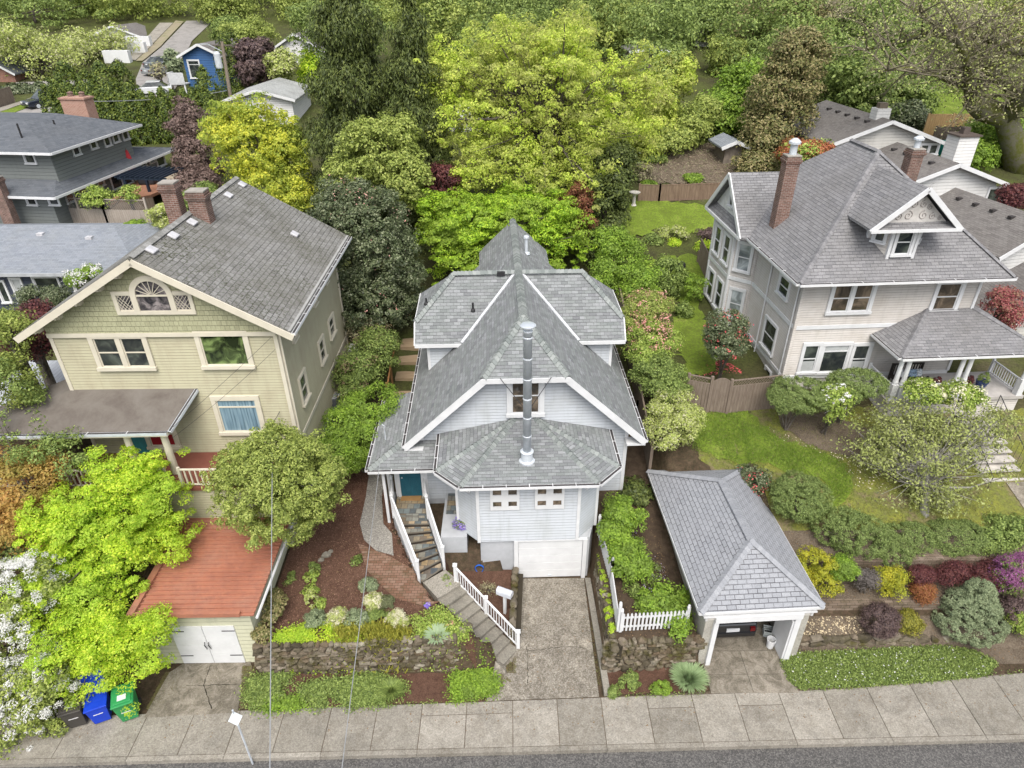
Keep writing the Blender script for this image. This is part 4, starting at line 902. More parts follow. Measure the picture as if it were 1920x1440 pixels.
for x, y in ((0, 0), (W, 0), (0, 5.1), (-.95, 6.), (-.95, 9.)): MB().box(x-.06, x+.06, y-.06, y+.06, 5.1, 9.8).build('corner_board', WHITE if x else SIDB, bh)
rx0, rx1, ry0, ry1 = -.7, W+.7, -.85, 10.8; ap, aq, az = 3.75, 6.1, 14.3; cxx = W/2
b = MB(); b.slab([(rx0, ry0, EZ), (rx1, ry0, EZ), (cxx, ap, az)], .12); b.slab([(rx0, ry1, EZ), (rx0, ry0, EZ), (cxx, ap, az), (cxx, aq, az)], .12)
b.slab([(rx1, ry0, EZ), (rx1, ry1, EZ), (cxx, aq, az), (cxx, ap, az)], .12); b.slab([(rx1, ry1, EZ), (rx0, ry1, EZ), (cxx, aq, az)], .12)
b.box(rx0+.08, rx1-.08, ry0+.08, ry1-.08, EZ-.14, EZ-.1); b.build('roof', RFB, bh)
for p, q in (((rx0, ry0, EZ), (cxx, ap, az)), ((rx1, ry0, EZ), (cxx, ap, az)), ((cxx, ap, az), (cxx, aq, az)), ((rx1, ry1, EZ), (cxx, aq, az))):
    caps(Vector(p)+Vector((0, 0, .07)), Vector(q)+Vector((0, 0, .07)), CAPB, bh, .24, .16, .012)
gutter(bh, (rx0, ry0, EZ-.06), (rx1, ry0, EZ-.06), (0, -1, 0), step=1.3); gutter(bh, (rx0, ry0, EZ-.06), (rx0, 4.9, EZ-.06), (-1, 0, 0), step=1.3); gutter(bh, (rx1, ry0, EZ-.06), (rx1, ry1, EZ-.06), (1, 0, 0), step=1.3)
# gable facing left over the bay
gy, gzr, gh_ = 7.55, 12.55, 2.65; gx = -1.15
b = MB()
for s in (-1, 1): b.slab([(gx, gy+s*gh_, EZ), (gx, gy, gzr), (2.2, gy, gzr), (2.2, gy+s*gh_, EZ)][::-s], .12)
b.build('side_gable_roof', RFB, bh)
b = MB(); b.slab([(-.8, gy-2.35, 10.2), (-.8, gy, gzr-.25), (-.8, gy+2.35, 10.2)], .3, (1, 0, 0)); b.build('gable_wall', m_plain('white_gable', (.62, .62, .62), .6), bh)
b = MB(); b.slab([(-1.15, gy-2.6, 10.05), (-.78, gy-2.2, 10.5), (-.78, gy+2.2, 10.5), (-1.15, gy+2.6, 10.05)][::-1], .06); b.build('pent_roof', RFB, bh)
for s in (-1, 1): MB().bar((gx-.02, gy+s*(gh_+.03), EZ-.1), (gx-.02, gy, gzr-.1), .06, .24).build('bargeboard', WHITE, bh)
MB().bar((gx-.02, gy-gh_, EZ-.08), (gx-.02, gy+gh_, EZ-.08), .1, .14).build('bargeboard', WHITE, bh)
window(bh, FR((-.8, gy, 0), R_(-90)), -.25, .25, 10.85, 11.4, 1, 0, .1, mat_pane=GLASS)
def onroof(H, px, py, f):
    r = ray(px, py); lo, hi = 10, 80
    for _ in range(50):
        m = (lo+hi)/2; p = H.to(Vector((r.x*m, r.y*m, CAMZ+r.z*m))); lo, hi = (m, hi) if p.z > f(p) else (lo, m)
    return p
pc = onroof(Hb, 1460, 415, lambda p: EZ+.907*(p.x-rx0)); zt_ = V(1478, 292, 26.5+pc.y).z
ck, tpc = chimney(bh, pc.x, pc.y, pc.z-.6, zt_, .62, .55); MB().lathe([(.16, 0), (.16, .5), (.26, .52), (.26, .62), (.1, .75)], (tpc.x, tpc.y, tpc.z), 12).build('flue_cap', METAL, ck)
pd = Hb.to(V(1714, 292, 33.5)); ck, tpc = chimney(bh, pd.x, pd.y, 11.5, V(1714, 279, 33.5).z, .6, .6); MB().lathe([(.14, 0), (.14, .4), (.24, .42), (.24, .5), (.1, .6)], (tpc.x, tpc.y, tpc.z), 12).build('flue_cap', METAL, ck)
# windows
fwin(Hb, bh, 1561, 1632, 557, 533, 583, cols=2, casing=.16, mat_pane=GLASSB, label='pair of upper sash windows with brown blinds')
fwin(Hb, bh, 1754, 1795, 557, 531, 580, cols=1, casing=.16, mat_pane=GLASSB)
for q in ((1504, 1530, 1), (1540, 1586, 2), (1597, 1624, 1)):
    x0, _ = Hb.front(q[0], 672, 0); x1, _ = Hb.front(q[1], 672, 0); _, z1 = Hb.front(q[0], 648, 0); _, z0 = Hb.front(q[0], 697, 0)
    window(bh, FR((0, 0, 0)), x0, x1, z0, z1, 1, q[2], .13, mat_pane=GLASS, lower=(BLIND, 0, .42) if q[2] == 1 else (BLIND, .78, 1.))
for q in ((1461, 1481, 519, 557), (1431, 1455, 600, 660)): swin(Hb, bh, *q, 0., casing=.11, mat_pane=GLASS)
for z0, z1 in ((8.1, 9.5), (5.5, 7.0)):
    c = Vector((-.475, 5.55, 0)); window(bh, FR(c, R_(-43.5)), -.33, .33, z0, z1, 1, 1, .12, mat_pane=m_glass('bay_glass', (.12, .14, .15), (.3, .33, .34)))
    window(bh, FR((-.95, 7.5, 0), R_(-90)), -1.1, -.3, z0, z1, 1, 1, .12, mat_pane=GLASS); window(bh, FR((-.95, 7.5, 0), R_(-90)), .3, 1.1, z0, z1, 1, 1, .12, mat_pane=GLASS)
MB().tube([(-.06, 3.2, 9.9), (-.06, 3.2, 4.2)], .04, 6).build('downspout', WHITE, bh); MB().tube([(-.05, .3, 9.9), (-.05, .3, 4.2)], .04, 6).build('downspout', WHITE, bh)
window(bh, FR((0, 0, 0), R_(-90)), -1.7, -1.1, 4.0, 4.6, 1, 0, .08)
# dormer
dx, dy, dz, dw = 3.78, -.05, 12.2, 1.85; dp = 13.85
b = MB(); b.ext([(dx-.55, dy), (dx+.55, dy), (dx+1.15, dy+.75), (dx+1.15, 2.4), (dx-1.15, 2.4), (dx-1.15, dy+.75)], 10.7, dz); dm_ = b.build('dormer', SIDB, bh)
for x, y in ((-.55, 0), (.55, 0), (-1.15, .75), (1.15, .75)): MB().box(dx+x-.06, dx+x+.06, dy+y-.06, dy+y+.06, 10.7, dz).build('corner_board', WHITE, dm_)
MB().slab([(dx-1.45, dy-.22, dz+.12), (dx+1.45, dy-.22, dz+.12), (dx, dy-.22, dp-.22)], .3, (0, 1, 0)).build('gable_panel', m_plain('panel_paint', (.55, .53, .5), .7), dm_)
b = MB(); b.slab([(dx-dw, dy-.55, dz), (dx+dw, dy-.55, dz), (dx+1.5, dy-.2, dz+.2), (dx-1.5, dy-.2, dz+.2)], .05); b.build('pent_roof', RFB, dm_)
b = MB()
for s in (-1, 1): b.slab([(dx+s*dw, dy-.52, dz), (dx, dy-.52, dp), (dx, 3.6, dp), (dx+s*dw, 1.7, dz)][::s], .1)
b.build('dormer_roof', RFB, dm_)
for s in (-1, 1): MB().bar((dx+s*(dw+.05), dy-.56, dz-.08), (dx, dy-.56, dp-.06), .06, .2).build('bargeboard', WHITE, dm_)
MB().box(dx-dw-.05, dx+dw+.05, dy-.62, dy-.5, dz-.12, dz).build('eave_board', WHITE, dm_)
MB().box(dx-dw, dx+dw, dy-.5, 1.2, dz-.1, dz-.06).build('soffit', WHITE, dm_)
b = MB()
def curl(cx, cz, r, turns, d0, sgn=1):
    b.tube([(cx+math.cos(d0+sgn*t*6.28*turns)*r*(1-t*.85), dy-.235, cz+math.sin(d0+sgn*t*6.28*turns)*r*(1-t*.85)) for t in np.linspace(0, 1, 16)], .017, 4, False)
for s in (-1, 1):
    for cx_, cz_, r_ in ((.32, .35, .2), (.72, .3, .16), (1.05, .22, .1), (.2, .8, .16), (.5, .68, .13), (.12, 1.15, .1)): curl(dx+s*cx_, dz+.12+cz_, r_, 1.4, 1.57 if s > 0 else 1.57, s)
b.build('scroll_ornament', m_plain('ornament', (.36, .33, .31), .7), dm_)
window(dm_, FR((dx, dy, 0)), -.33, .33, 10.95, 12.0, 1, 1, .12, mat_pane=GLASS)
for s in (-1, 1): window(dm_, FR((dx+s*.85, dy+.375, 0), s*R_(51)), -.2, .2, 11.4, 12.0, 1, 0, .1, mat_pane=GLASS)
# covered porch of the beige house
qx0, qx1, qy, pz, ptz = 3.72, 10.2, -2.3, 7.2, 8.3
b = MB(); b.slab([(qx0, qy, pz), (qx1, qy, pz), (8.0, -.02, ptz), (5.85, -.02, ptz)], .1); b.slab([(qx0, -.02, pz), (qx0, qy, pz), (5.85, -.02, ptz)], .1); b.slab([(qx1, qy, pz), (qx1, 2, pz), (8.0, 2, ptz), (8.0, -.02, ptz)], .1)
b.box(qx0+.05, qx1-.05, qy+.05, -.05, pz-.14, pz-.1); b.build('porch_roof', RFB, bh)
caps((qx0, qy, pz+.05), (5.85, -.02, ptz+.05), CAPB, bh, .22, .16, .012); caps((qx1, qy, pz+.05), (8.0, -.02, ptz+.05), CAPB, bh, .22, .16, .012)
gutter(bh, (qx0, qy, pz-.06), (qx1, qy, pz-.06), (0, -1, 0), step=1.3); gutter(bh, (qx0, -.05, pz-.06), (qx0, qy, pz-.06), (-1, 0, 0), step=1.3)
MB().ext([(qx0+.1, qy+.1), (qx1-.1, qy+.1), (qx1-.1, -.03), (qx0+.1, -.03)], 4.8, 4.95).build('porch_floor', m_plain('grey_deck', (.42, .4, .38), .6), bh)
MB().ext([(qx0+.2, qy+.2), (qx1-.2, qy+.2), (qx1-.2, -.04), (qx0+.2, -.04)], 2.8, 4.8).build('porch_base', SIDB, bh)
for x in (4.0, 4.35, 6.75, 7.1, 9.85):
    b = MB(); b.box(x-.13, x+.13, qy+.12, qy+.38, 4.95, 5.75); b.lathe([(.11, 5.75), (.12, 5.85), (.1, 5.95), (.09, 6.9), (.13, 7.05)], (x, qy+.25, 0), 10); b.build('column', WHITE, bh)
railing('x', [(4.35, qy+.25, 4.95), (6.75, qy+.25, 4.95)], 0, '', parent=bh, bal=.14, hh=.7, cap=False)
railing('x', [(9.85, qy+.25, 4.95), (9.85, -.2, 4.95)], 0, '', parent=bh, bal=.14, hh=.7, cap=False); railing('x', [(3.95, qy+.3, 4.95), (3.95, -.2, 4.95)], 0, '', parent=bh, bal=.14, hh=.7, cap=False)
# steps down from its porch
sp = empty('porch_steps', (19.95, 22.1, 2.9), R_(3.3), 'pale wooden steps running down from the beige house porch', 'steps')
n = 9
for i in range(n):
    z = 4.85-2.9-(i+.5)*.2; y = 1.75-i*.36; MB().box(-.75, .95, y-.34, y+.05, z-.06, z).build('tread', m_plain('worn_white_boards', (.5, .47, .43), .8, .2), sp)
MB().slab([(-.7, 1.8, 1.8), (-.7, -1.5, .0), (-.7, -1.5, -.5), (-.7, 1.8, -.5)], 1.6, (1, 0, 0)).build('step_base', m_plain('grey_boards', (.3, .28, .26), .8), sp)
for x in (-.8, 1.0):
    b = MB(); b.tube([(x, 1.7, 1.7), (x, 1.7, 2.75), (x, -1.4, .9), (x, -1.4, -.1)], .02, 5)
    for i in range(1, 12): t = i/12; b.tube([(x, 1.7-3.1*t, 2.75-1.85*t), (x, 1.7-3.1*t, 1.75-1.85*t)], .01, 4)
    b.build('handrail', DARK, sp)
sheet('front_path', [(20.1, 20.9), (21.9, 21.0), (22.3, 15.3), (20.6, 15.2)], OLDC, .05, .4)
# ================================================================= CARPORT
RFH = m_shingle('light_grey_shingles', (.24, .25, .27), (.29, .3, .32), (.09, .09, .1), .32, .16, (.15, (.2, .2, .21)), ms=.012)
cp = empty('carport', (8.32, 15.1, 0), R_(3.1), 'low open-fronted garage with a light grey hipped shingle roof', 'garage')
CON = m_conc('garage_concrete', (.4, .39, .35), .1, (.5, .3), (.15, .13, .1))
b = MB(); b.box(-1.8, -1.5, 0, 6.9, -.1, 2.4); b.build('concrete_wall', CON, cp); MB().box(1.5, 1.8, 0, 6.9, -.1, 2.4).build('concrete_wall', CON, cp); MB().box(-1.5, 1.5, 6.6, 6.9, -.1, 2.6).build('back_wall', CON, cp)
MB().box(-1.82, 1.82, -.05, .1, 2.4, 2.86).build('front_panel', m_siding('panel_boards', (.5, .48, .44), .24), cp)
MB().box(-1.95, 1.95, -.12, -.02, 2.6, 2.66).build('front_beam', WHITE, cp)
for x0_, x1_ in ((-1.52, -1.36), (1.3, 1.5)): MB().box(x0_, x1_, -.1, .18, 0, 2.34).build('post', WHITE, cp)
MB().box(-1.52, 1.5, -.15, .1, 2.34, 2.6).build('lintel', WHITE, cp)
MB().box(1.24, 1.3, -.06, .9, .02, 2.1).build('open_door', WHITE, cp)
for s in (-1, 1): MB().box(s*1.82-.04, s*1.82+.04, -.08, 6.9, 2.4, 2.86).build('side_panel', m_plain('side_board', (.5, .5, .5), .7), cp)
ex, e0_, e1_, ez_, rz_ = 2.13, -.12, 7.35, 2.92, 4.4
b = MB(); r0_, r1_ = 1.6, 4.8
b.slab([(-ex, e0_, ez_), (ex, e0_, ez_), (0, r0_, rz_)], .08); b.slab([(ex, e1_, ez_), (-ex, e1_, ez_), (0, r1_, rz_)], .08)
b.slab([(-ex, e1_, ez_), (-ex, e0_, ez_), (0, r0_, rz_), (0, r1_, rz_)], .08); b.slab([(ex, e0_, ez_), (ex, e1_, ez_), (0, r1_, rz_), (0, r0_, rz_)], .08); b.build('roof', RFH, cp)
CAPH = m_cap('light_cap', (.24, .25, .27), (.3, .31, .33))
for p, q in (((-ex, e0_, ez_), (0, r0_, rz_)), ((ex, e0_, ez_), (0, r0_, rz_)), ((0, r0_, rz_), (0, r1_, rz_)), ((-ex, e1_, ez_), (0, r1_, rz_)), ((ex, e1_, ez_), (0, r1_, rz_))): caps(Vector(p)+Vector((0, 0, .06)), Vector(q)+Vector((0, 0, .06)), CAPH, cp, .3, .15, .015)
for p, q in (((-ex, e0_), (ex, e0_)), ((-ex, e0_), (-ex, e1_)), ((ex, e0_), (ex, e1_))): MB().bar((*p, ez_-.08), (*q, ez_-.08), .05, .12).build('fascia', WHITE, cp)
# ================================================================= RETAINING WALLS
import bmesh
def rock_template(seed):
    rnd = random.Random(seed); bm = bmesh.new()
    for i in range(22):
        v = Vector((rnd.gauss(0, 1), rnd.gauss(0, 1), rnd.gauss(0, 1))); m = max(abs(v.x), abs(v.y), abs(v.z)); v = v/m*.62+v.normalized()*.38
        bm.verts.new(v*.5*rnd.uniform(.9, 1.05))
    r = bmesh.ops.convex_hull(bm, input=bm.verts); bmesh.ops.delete(bm, geom=[e for e in r['geom_interior'] if isinstance(e, bmesh.types.BMVert)], context='VERTS')
    bm.verts.index_update(); out = ([v.co.copy() for v in bm.verts], [tuple(v.index for v in f.verts) for f in bm.faces]); bm.free(); return out
ROCKS = [rock_template(i) for i in range(12)]
def rock(b, c, s, rnd, rz=0.):
    V_, F_ = rnd.choice(ROCKS); Mx = Matrix.Translation(c) @ Matrix.Rotation(rz, 4, 'Z') @ Matrix.Rotation(rnd.uniform(-.15, .15), 4, 'Y') @ Matrix.Diagonal((*s, 1))
    b.add([Mx @ v for v in V_], F_)
def m_stone(name, *c, moss=(.06, .065, .015), ma=.7):
    k = N(name); r = k.n('NewGeometry').outputs['Random Per Island']; col = k.ramp(r, *[(i/(len(c)-1), q) for i, q in enumerate(c)])
    col = k.mix(.5, col, k.ramp(k.noise(k.pos(), 9, 6, .7), (.3, .2), (.7, .8)), 'OVERLAY')
    col = k.mix(k.ramp(k.noise(k.pos(), 1.3, 7, .75), (.5, 0.), (.62, ma)), col, moss)
    k.bump(k.noise(k.pos(), 20, 5, .7), .02); return k.col(col, .95, .15)
STONE = m_stone('mossy_stone', (.05, .042, .03), (.14, .12, .085), (.09, .075, .052), (.22, .19, .15), (.12, .09, .06), (.28, .26, .21), moss=(.06, .055, .014), ma=.85)
def rubble(name, label, pts, z0f, z1f, size=(.27, .15), seed=1, lean=.12, thick=.3, mat=None):
    rnd = random.Random(seed); root = empty(name, Vector(pts[0]), 0, label, 'wall'); O = Vector(pts[0]); b = MB(); core = MB()
    for p, q in zip(pts[:-1], pts[1:]):
        p, q = Vector(p)-O, Vector(q)-O; L = (q-p).length; d_ = (q-p).normalized(); nrm = Vector((d_.y, -d_.x, 0)); rz = math.atan2(d_.y, d_.x)
        H0, H1 = z0f-O.z, z1f-O.z; z = H0-.05
        core.slab([p+Vector((0, 0, H0-.3))-nrm*.1, q+Vector((0, 0, H0-.3))-nrm*.1, q+Vector((0, 0, H1-.08))-nrm*(.1+lean), p+Vector((0, 0, H1-.08))-nrm*(.1+lean)], thick, -nrm)
        while z < H1:
            hh = rnd.uniform(.7, 1.35)*size[1]; s = rnd.uniform(-.2, 0)
            while s < L:
                wd = rnd.uniform(.5, 1.5)*size[0]; t = (z-H0)/(H1-H0)
                rock(b, p+d_*(s+wd/2)-nrm*(lean*t+.08)+Vector((0, 0, z+hh/2+rnd.uniform(-.04, .04))), (wd*1.12, .3, hh*1.18), rnd, rz); s += wd
            z += hh*.92
    b.build('stones', mat or STONE, root); core.build('core', m_plain('wall_soil', (.04, .033, .022), .95), root); return root
rubble('stone_wall', 'long mossy rubble stone retaining wall below the garden left of the stairs', [(-8.95, 14.72, 0), (-5, 14.78, 0), (-2.1, 14.85, 0), (-1.6, 15.3, 0)], .0, 1.38, seed=3)
rubble('stone_wall', 'mossy rubble retaining wall below the picket fence beside the driveway', [(3.28, 18.8, 0), (3.3, 14.75, 0)], .0, 1.4, seed=5, lean=.05)
rubble('stone_wall', 'short mossy rubble wall facing the pavement between driveway and carport', [(3.25, 14.72, 0), (6.4, 14.85, 0)], .0, 1.4, seed=6)
def z_at(x, y): return float(hgt(x, y))
OLDB = m_brick('mossy_block', (.16, .12, .09), (.24, .19, .15), (.05, .04, .03), .32, .13, (.05, .045, .02), .8)
for y0, y1, za, zb_, lab in ((16.5, 16.35, .55, 1.32, 'lower brick terrace wall behind the round burgundy shrub'), (17.72, 17.6, 1.35, 2.28, 'upper block terrace wall below the clipped mounds')):
    o = MB(Matrix.Translation((-10.2, -y0, -za))).slab([(10.2, y0, za-.3), (24, y0, za-.3), (24, y0, zb_), (10.2, y0, zb_)], .28, (0, 1, 0)).build('terrace_wall', OLDB); o.location = (10.2, y0, za); tag(o, lab, 'wall')
rubble('rock_edging', 'low brown rock edging above the white-flowered ground cover', [(10.15, 15.55, 0), (14, 15.6, .0), (24, 15.95, 0)], .0, .42, (.5, .26), 8, .05)
rubble('stone_edging', 'short stone edging between the bed and the driveway under the mailbox', [(-.02, 18.8, 0), (-.15, 16.2, 0)], .0, .62, (.4, .25), 9, .02)
# ================================================================= FENCES
WOODG = m_wood('weathered_fence_wood', (.15, .115, .09), (.25, .205, .165)); WOODT = m_wood('tan_fence_wood', (.38, .25, .12), (.5, .35, .18), .16)
def board_fence(name, label, pts, h, mat, lattice=0., post=2.0, rails=True):
    O = Vector(pts[0]); r = empty(name, O, 0, label, 'fence')
    for p, q in zip(pts[:-1], pts[1:]):
        p, q = Vector(p)-O, Vector(q)-O; L = (q-p).length; n = max(1, round(L/post)); hb = h-lattice
        for i in range(n):
            a, c = p.lerp(q, i/n), p.lerp(q, (i+1)/n); b = MB(); k = max(1, int((c-a).length/.15)); rnd = random.Random(i+int(L*10)); d_ = (c-a)
            for j in range(k):
                u0, u1 = a+d_*(j/k), a+d_*((j+.94)/k); t = rnd.uniform(-.02, .02)
                b.slab([u0+Vector((0, 0, .03)), u1+Vector((0, 0, .03)), u1+Vector((0, 0, hb+t)), u0+Vector((0, 0, hb+t))], .02, Vector((d_.y, -d_.x, 0)).normalized())
            b.build('board_panel', mat, r)
            if lattice:
                b = MB(); dd = d_.normalized(); Lc = d_.length; m = int(Lc/.13)
                for j in range(-3, m+1):
                    for s in (0, 1):
                        x0, x1 = (j*.13, j*.13+lattice*.9)[::1 if s == 0 else -1]; 
                        if min(x0, x1) < 0 or max(x0, x1) > Lc: continue
                        b.bar(a+dd*x0+Vector((0, 0, hb)), a+dd*x1+Vector((0, 0, h)), .012, .022, (0, 1, 0))
                b.bar(a+Vector((0, 0, h)), c+Vector((0, 0, h)), .06, .05); b.bar(a+Vector((0, 0, hb)), c+Vector((0, 0, hb)), .05, .05); b.build('lattice', mat, r)
            elif rails: b = MB(); b.bar(a+Vector((0, 0, h)), c+Vector((0, 0, h)), .07, .05); b.build('rail', mat, r)
        for i in range(n+1): c = p.lerp(q, i/n); b = MB(); b.box(c.x-.06, c.x+.06, c.y-.06, c.y+.06, -.3, h+.08); b.build('post', mat, r)
    return r
f0, f1, f2, f3 = T(1283, 764), T(1325, 772), T(1361, 776), T(1450, 766)
board_fence('board_fence', 'weathered board fence left of the arched gate', [f0, f1], 1.75, WOODG, .28); board_fence('board_fence', 'weathered board fence with lattice top joining the beige house', [f2, f3], 1.75, WOODG, .3)
gt = empty('garden_gate', f1, 0, 'grey wooden gate with an arched top between the fence panels', 'gate'); b = MB(); n = 8
for i in range(n):
    t0, t1 = i/n, (i+.95)/n; u0, u1 = (f2-f1)*t0, (f2-f1)*t1; hh = lambda t: 1.55+.3*math.sin(math.pi*(.1+.8*t)); b.slab([u0+Vector((.05, 0, .05)), u1+Vector((.05, 0, .05)), u1+Vector((.05, 0, hh(t1))), u0+Vector((.05, 0, hh(t0)))], .025, (0, -1, 0))
b.build('gate_boards', WOODG, gt)
board_fence('side_fence', 'brown board fence running back behind the shrubs right of the white house', [Vector((5.9, y, z_at(5.9, y))) for y in (22.5, 26, 30, 34, 38)], 1.6, WOODG, 0)
board_fence('side_fence', 'dark board fence along the beige house side garden', [T(1340, 560), T(1308, 492)], 1.5, WOODG, 0)
board_fence('lattice_fence', 'grey board fence with lattice top behind the slate-roofed house', [T(118, 436), T(210, 440), T(290, 442)], 2.4, m_wood('pale_fence_wood', (.3, .26, .22), (.42, .37, .32), .15), .7)
board_fence('timber_terrace', 'low timber and board terrace wall above the back lawn', [T(1197, 377), T(1235, 378), T(1350, 374)], 1.1, m_wood('brown_timber', (.16, .11, .08), (.25, .18, .13), .2), 0, 1.6)
board_fence('tan_fence', 'new tan board fence behind the beige bungalow', [T(1728, 262), T(1820, 262)], 1.9, WOODT, 0, 1.6); board_fence('grey_fence', 'old grey board fence below the tan fence', [T(1742, 285), T(1830, 285)], 1.8, WOODG, 0)
board_fence('street_fence', 'old grey fence along the side street at far left', [T(0, 203), T(28, 192)], 1.6, WOODG, 0)
def picket(name, label, pts, h=.95, step=.13):
    O = Vector(pts[0]); r = empty(name, O, 0, label, 'fence')
    for p, q in zip(pts[:-1], pts[1:]):
        p, q = Vector(p)-O, Vector(q)-O; d_ = (q-p); L = d_.length; n = int(L/step); rz = math.atan2(d_.y, d_.x)
        for z in (.22, .68): MB().bar(p+Vector((0, 0, z)), q+Vector((0, 0, z)), .035, .07).build('rail', WHITE, r)
        for i in range(n):
            c = p.lerp(q, (i+.5)/n); M = FR(c, rz); MB(M).slab([(-.035, -.03, .05), (.035, -.03, .05), (.035, -.03, h-.06), (0, -.03, h), (-.035, -.03, h-.06)], .018, (0, -1, 0)).build('picket', WHITE, r)
        for c in (p, q): b = MB(); b.box(c.x-.05, c.x+.05, c.y-.05, c.y+.05, -.3, h+.08); b.lathe([(.06, 0), (.06, .03), (.02, .06), (.05, .1), (.01, .15)], (c.x, c.y, h+.08), 8); b.build('post', WHITE, r)
    return r
pk = [G(1122, 1005, 1.75), G(1145, 1092, 1.6), G(1158, 1183, 1.42), G(1285, 1176, 1.42)]
picket('picket_fence', 'white picket fence climbing beside the driveway', [pk[0], pk[1], pk[2]]); picket('picket_fence', 'white picket fence facing the street above the short stone wall', [pk[2]+Vector((.08, 0, 0)), pk[3]])
# brick and pebble paths
BPATH = m_brick('old_path_brick', (.17, .09, .06), (.25, .16, .12), (.06, .05, .03), .22, .12, (.07, .06, .03), .6)
sheet('brick_path', [T(*p) for p in ((671, 1020), (735, 1047), (787, 1092), (825, 1130), (800, 1140), (739, 1123), (690, 1074))], BPATH, .06, .25)
PEB = m_conc('pebble_path', (.27, .26, .24), .5, (.5, .3))
sheet('pebble_path', [T(*p) for p in ((693, 885), (725, 885), (716, 932), (719, 984), (735, 1002), (738, 1043), (705, 1034), (683, 1014), (675, 983), (686, 935))], PEB, .07, .25, thick=.06)
# wooden garden steps beside the white house
ws = empty('garden_steps', (-5.2, 28.3, 3.0), 0, 'broad weathered wooden steps climbing between the houses', 'steps'); WD = m_wood('worn_step_wood', (.3, .22, .14), (.42, .32, .21), .12, 1)
for i in range(4): MB().box(-.85, 1.2, i*1.15, i*1.15+1.13, i*.3-.5, i*.3+.05).build('step', WD, ws)
b = MB(); b.bar((-.95, -.6, .75), (-.95, .9, 1.2), .07, .09); b.bar((-.95, .9, 1.2), (-.95, 2.2, 1.4), .07, .09); b.build('handrail', m_plain('orange_timber', (.4, .2, .08), .7), ws)
for y in (-.5, .9): MB().box(-1.0, -.9, y-.05, y+.05, -.3, 1.1).build('post', m_plain('timber_post', (.3, .16, .07), .7), ws)
# ================================================================= HOUSES BEHIND
def gabled(name, label, pL, pR, pA, Y, d, rot, wallh, wall, roof, trim=None, wins=(), ov=.45, cat='house'):
    eL, eR, ap = V(*pL, Y), V(*pR, Y), V(*pA, Y); w2 = (eR.x-eL.x)/2; cx, ze, zr_ = (eL.x+eR.x)/2, (eL.z+eR.z)/2, ap.z
    F = Frame(cx, Y+ov, R_(rot)); r = empty(name, (cx, Y+ov, 0), R_(rot), label, cat); r.location.z = ze-wallh; zb_ = ze-wallh; Mz = Matrix.Translation((0, 0, -zb_))
    s_ = (zr_-ze)/w2; ww = w2-ov; b = MB(Mz); b.ext([(-ww, 0), (ww, 0), (ww, d-2*ov), (-ww, d-2*ov)], zb_-1.5, ze+s_*ov-.1)
    b.slab([(-ww, .005, ze+s_*ov-.12), (ww, .005, ze+s_*ov-.12), (0, .005, zr_-.14)], d-2*ov-.01, (0, 1, 0)); b.build('wall', wall, r)
    b = MB(Mz)
    for s in (-1, 1): b.slab([(s*w2, -ov, ze), (0, -ov, zr_), (0, d-ov, zr_), (s*w2, d-ov, ze)][::s], .12)
    b.build('roof', roof, r)
    for s in (-1, 1): b = MB(Mz); b.bar((s*w2, -ov-.03, ze-.1), (0, -ov-.03, zr_-.1), .05, .24); b.build('bargeboard', trim or WHITE, r)
    for q in wins:
        x0, z1 = F.front(q[0], q[2], 0); x1, z0 = F.front(q[1], q[3], 0); window(r, FR((0, 0, -zb_)), x0, x1, z0, z1, q[4] if len(q) > 4 else 1, q[5] if len(q) > 5 else 0, .12)
    return r, F, Mz, (ze, zr_, w2)
SIDR = m_siding('bungalow_siding', (.5, .49, .46), .2, .12); SIDR2 = m_siding('white_bungalow_siding', (.6, .6, .59), .2, .1)
RFR = m_shingle('brown_grey_shingles', (.14, .13, .125), (.2, .19, .18), (.08, .075, .07), .3, .15, (.2, (.12, .11, .1)))
def vents(r, F, Mz, g, n, y0=1., st=1.3, side=-1):
    ze, zr_, w2 = g
    for i in range(n):
        x = side*w2*.22; z = zr_-(zr_-ze)*.22; MB(Mz @ Matrix.Translation((x, y0+i*st, z))).box(-.16, .16, -.13, .13, 0, .13).build('roof_vent', GUT, r)
r, F, Mz, g = gabled('bungalow', 'beige bungalow with dark roof and satellite dish, farthest of the right-hand row', (1545, 270), (1779, 269), (1668, 226), 48, 9, 6, 2.7, SIDR, RFR, wins=((1728, 1754, 272, 288, 2),))
vents(r, F, Mz, g, 5); ze, zr_, w2 = g
b = MB(Mz); b.box(-.5, .5, .8, 1.6, zr_-.5, zr_+.55); b.build('chimney', SIDR2, r); b = MB(Mz); b.box(-.3, .3, 1, 1.4, zr_+.55, zr_+.9); b.build('chimney_cap', m_plain('rusty_cap', (.16, .13, .1)), r)
r2, F, Mz, g = gabled('bungalow', 'white bungalow with boxed timber chimney, in the middle of the right-hand row', (1672, 349), (1900, 348), (1788, 307), 42.2, 9, 7, 2.7, SIDR2, RFR, wins=((1856, 1876, 354, 382),))
vents(r2, F, Mz, g, 4); ze, zr_, w2 = g
b = MB(Mz); b.box(1.6, 3.0, 2.2, 3.4, ze-.3, zr_+1.0); cc = b.build('chimney', SIDR2, r2); b = MB(Mz); b.box(1.5, 3.1, 2.1, 3.5, zr_+1.0, zr_+1.1); b.box(2.05, 2.5, 2.6, 3.0, zr_+1.1, zr_+1.5); b.build('chimney_cap', m_plain('brown_cap', (.1, .08, .07)), cc)
r3, F, Mz, g = gabled('bungalow', 'white-gabled bungalow roof nearest, cut off at the right edge beside the beige house', (1855, 478), (2060, 472), (1962, 418), 35.5, 9, 12, 2.6, SIDR2, RFR)
vents(r3, F, Mz, g, 5, .5)
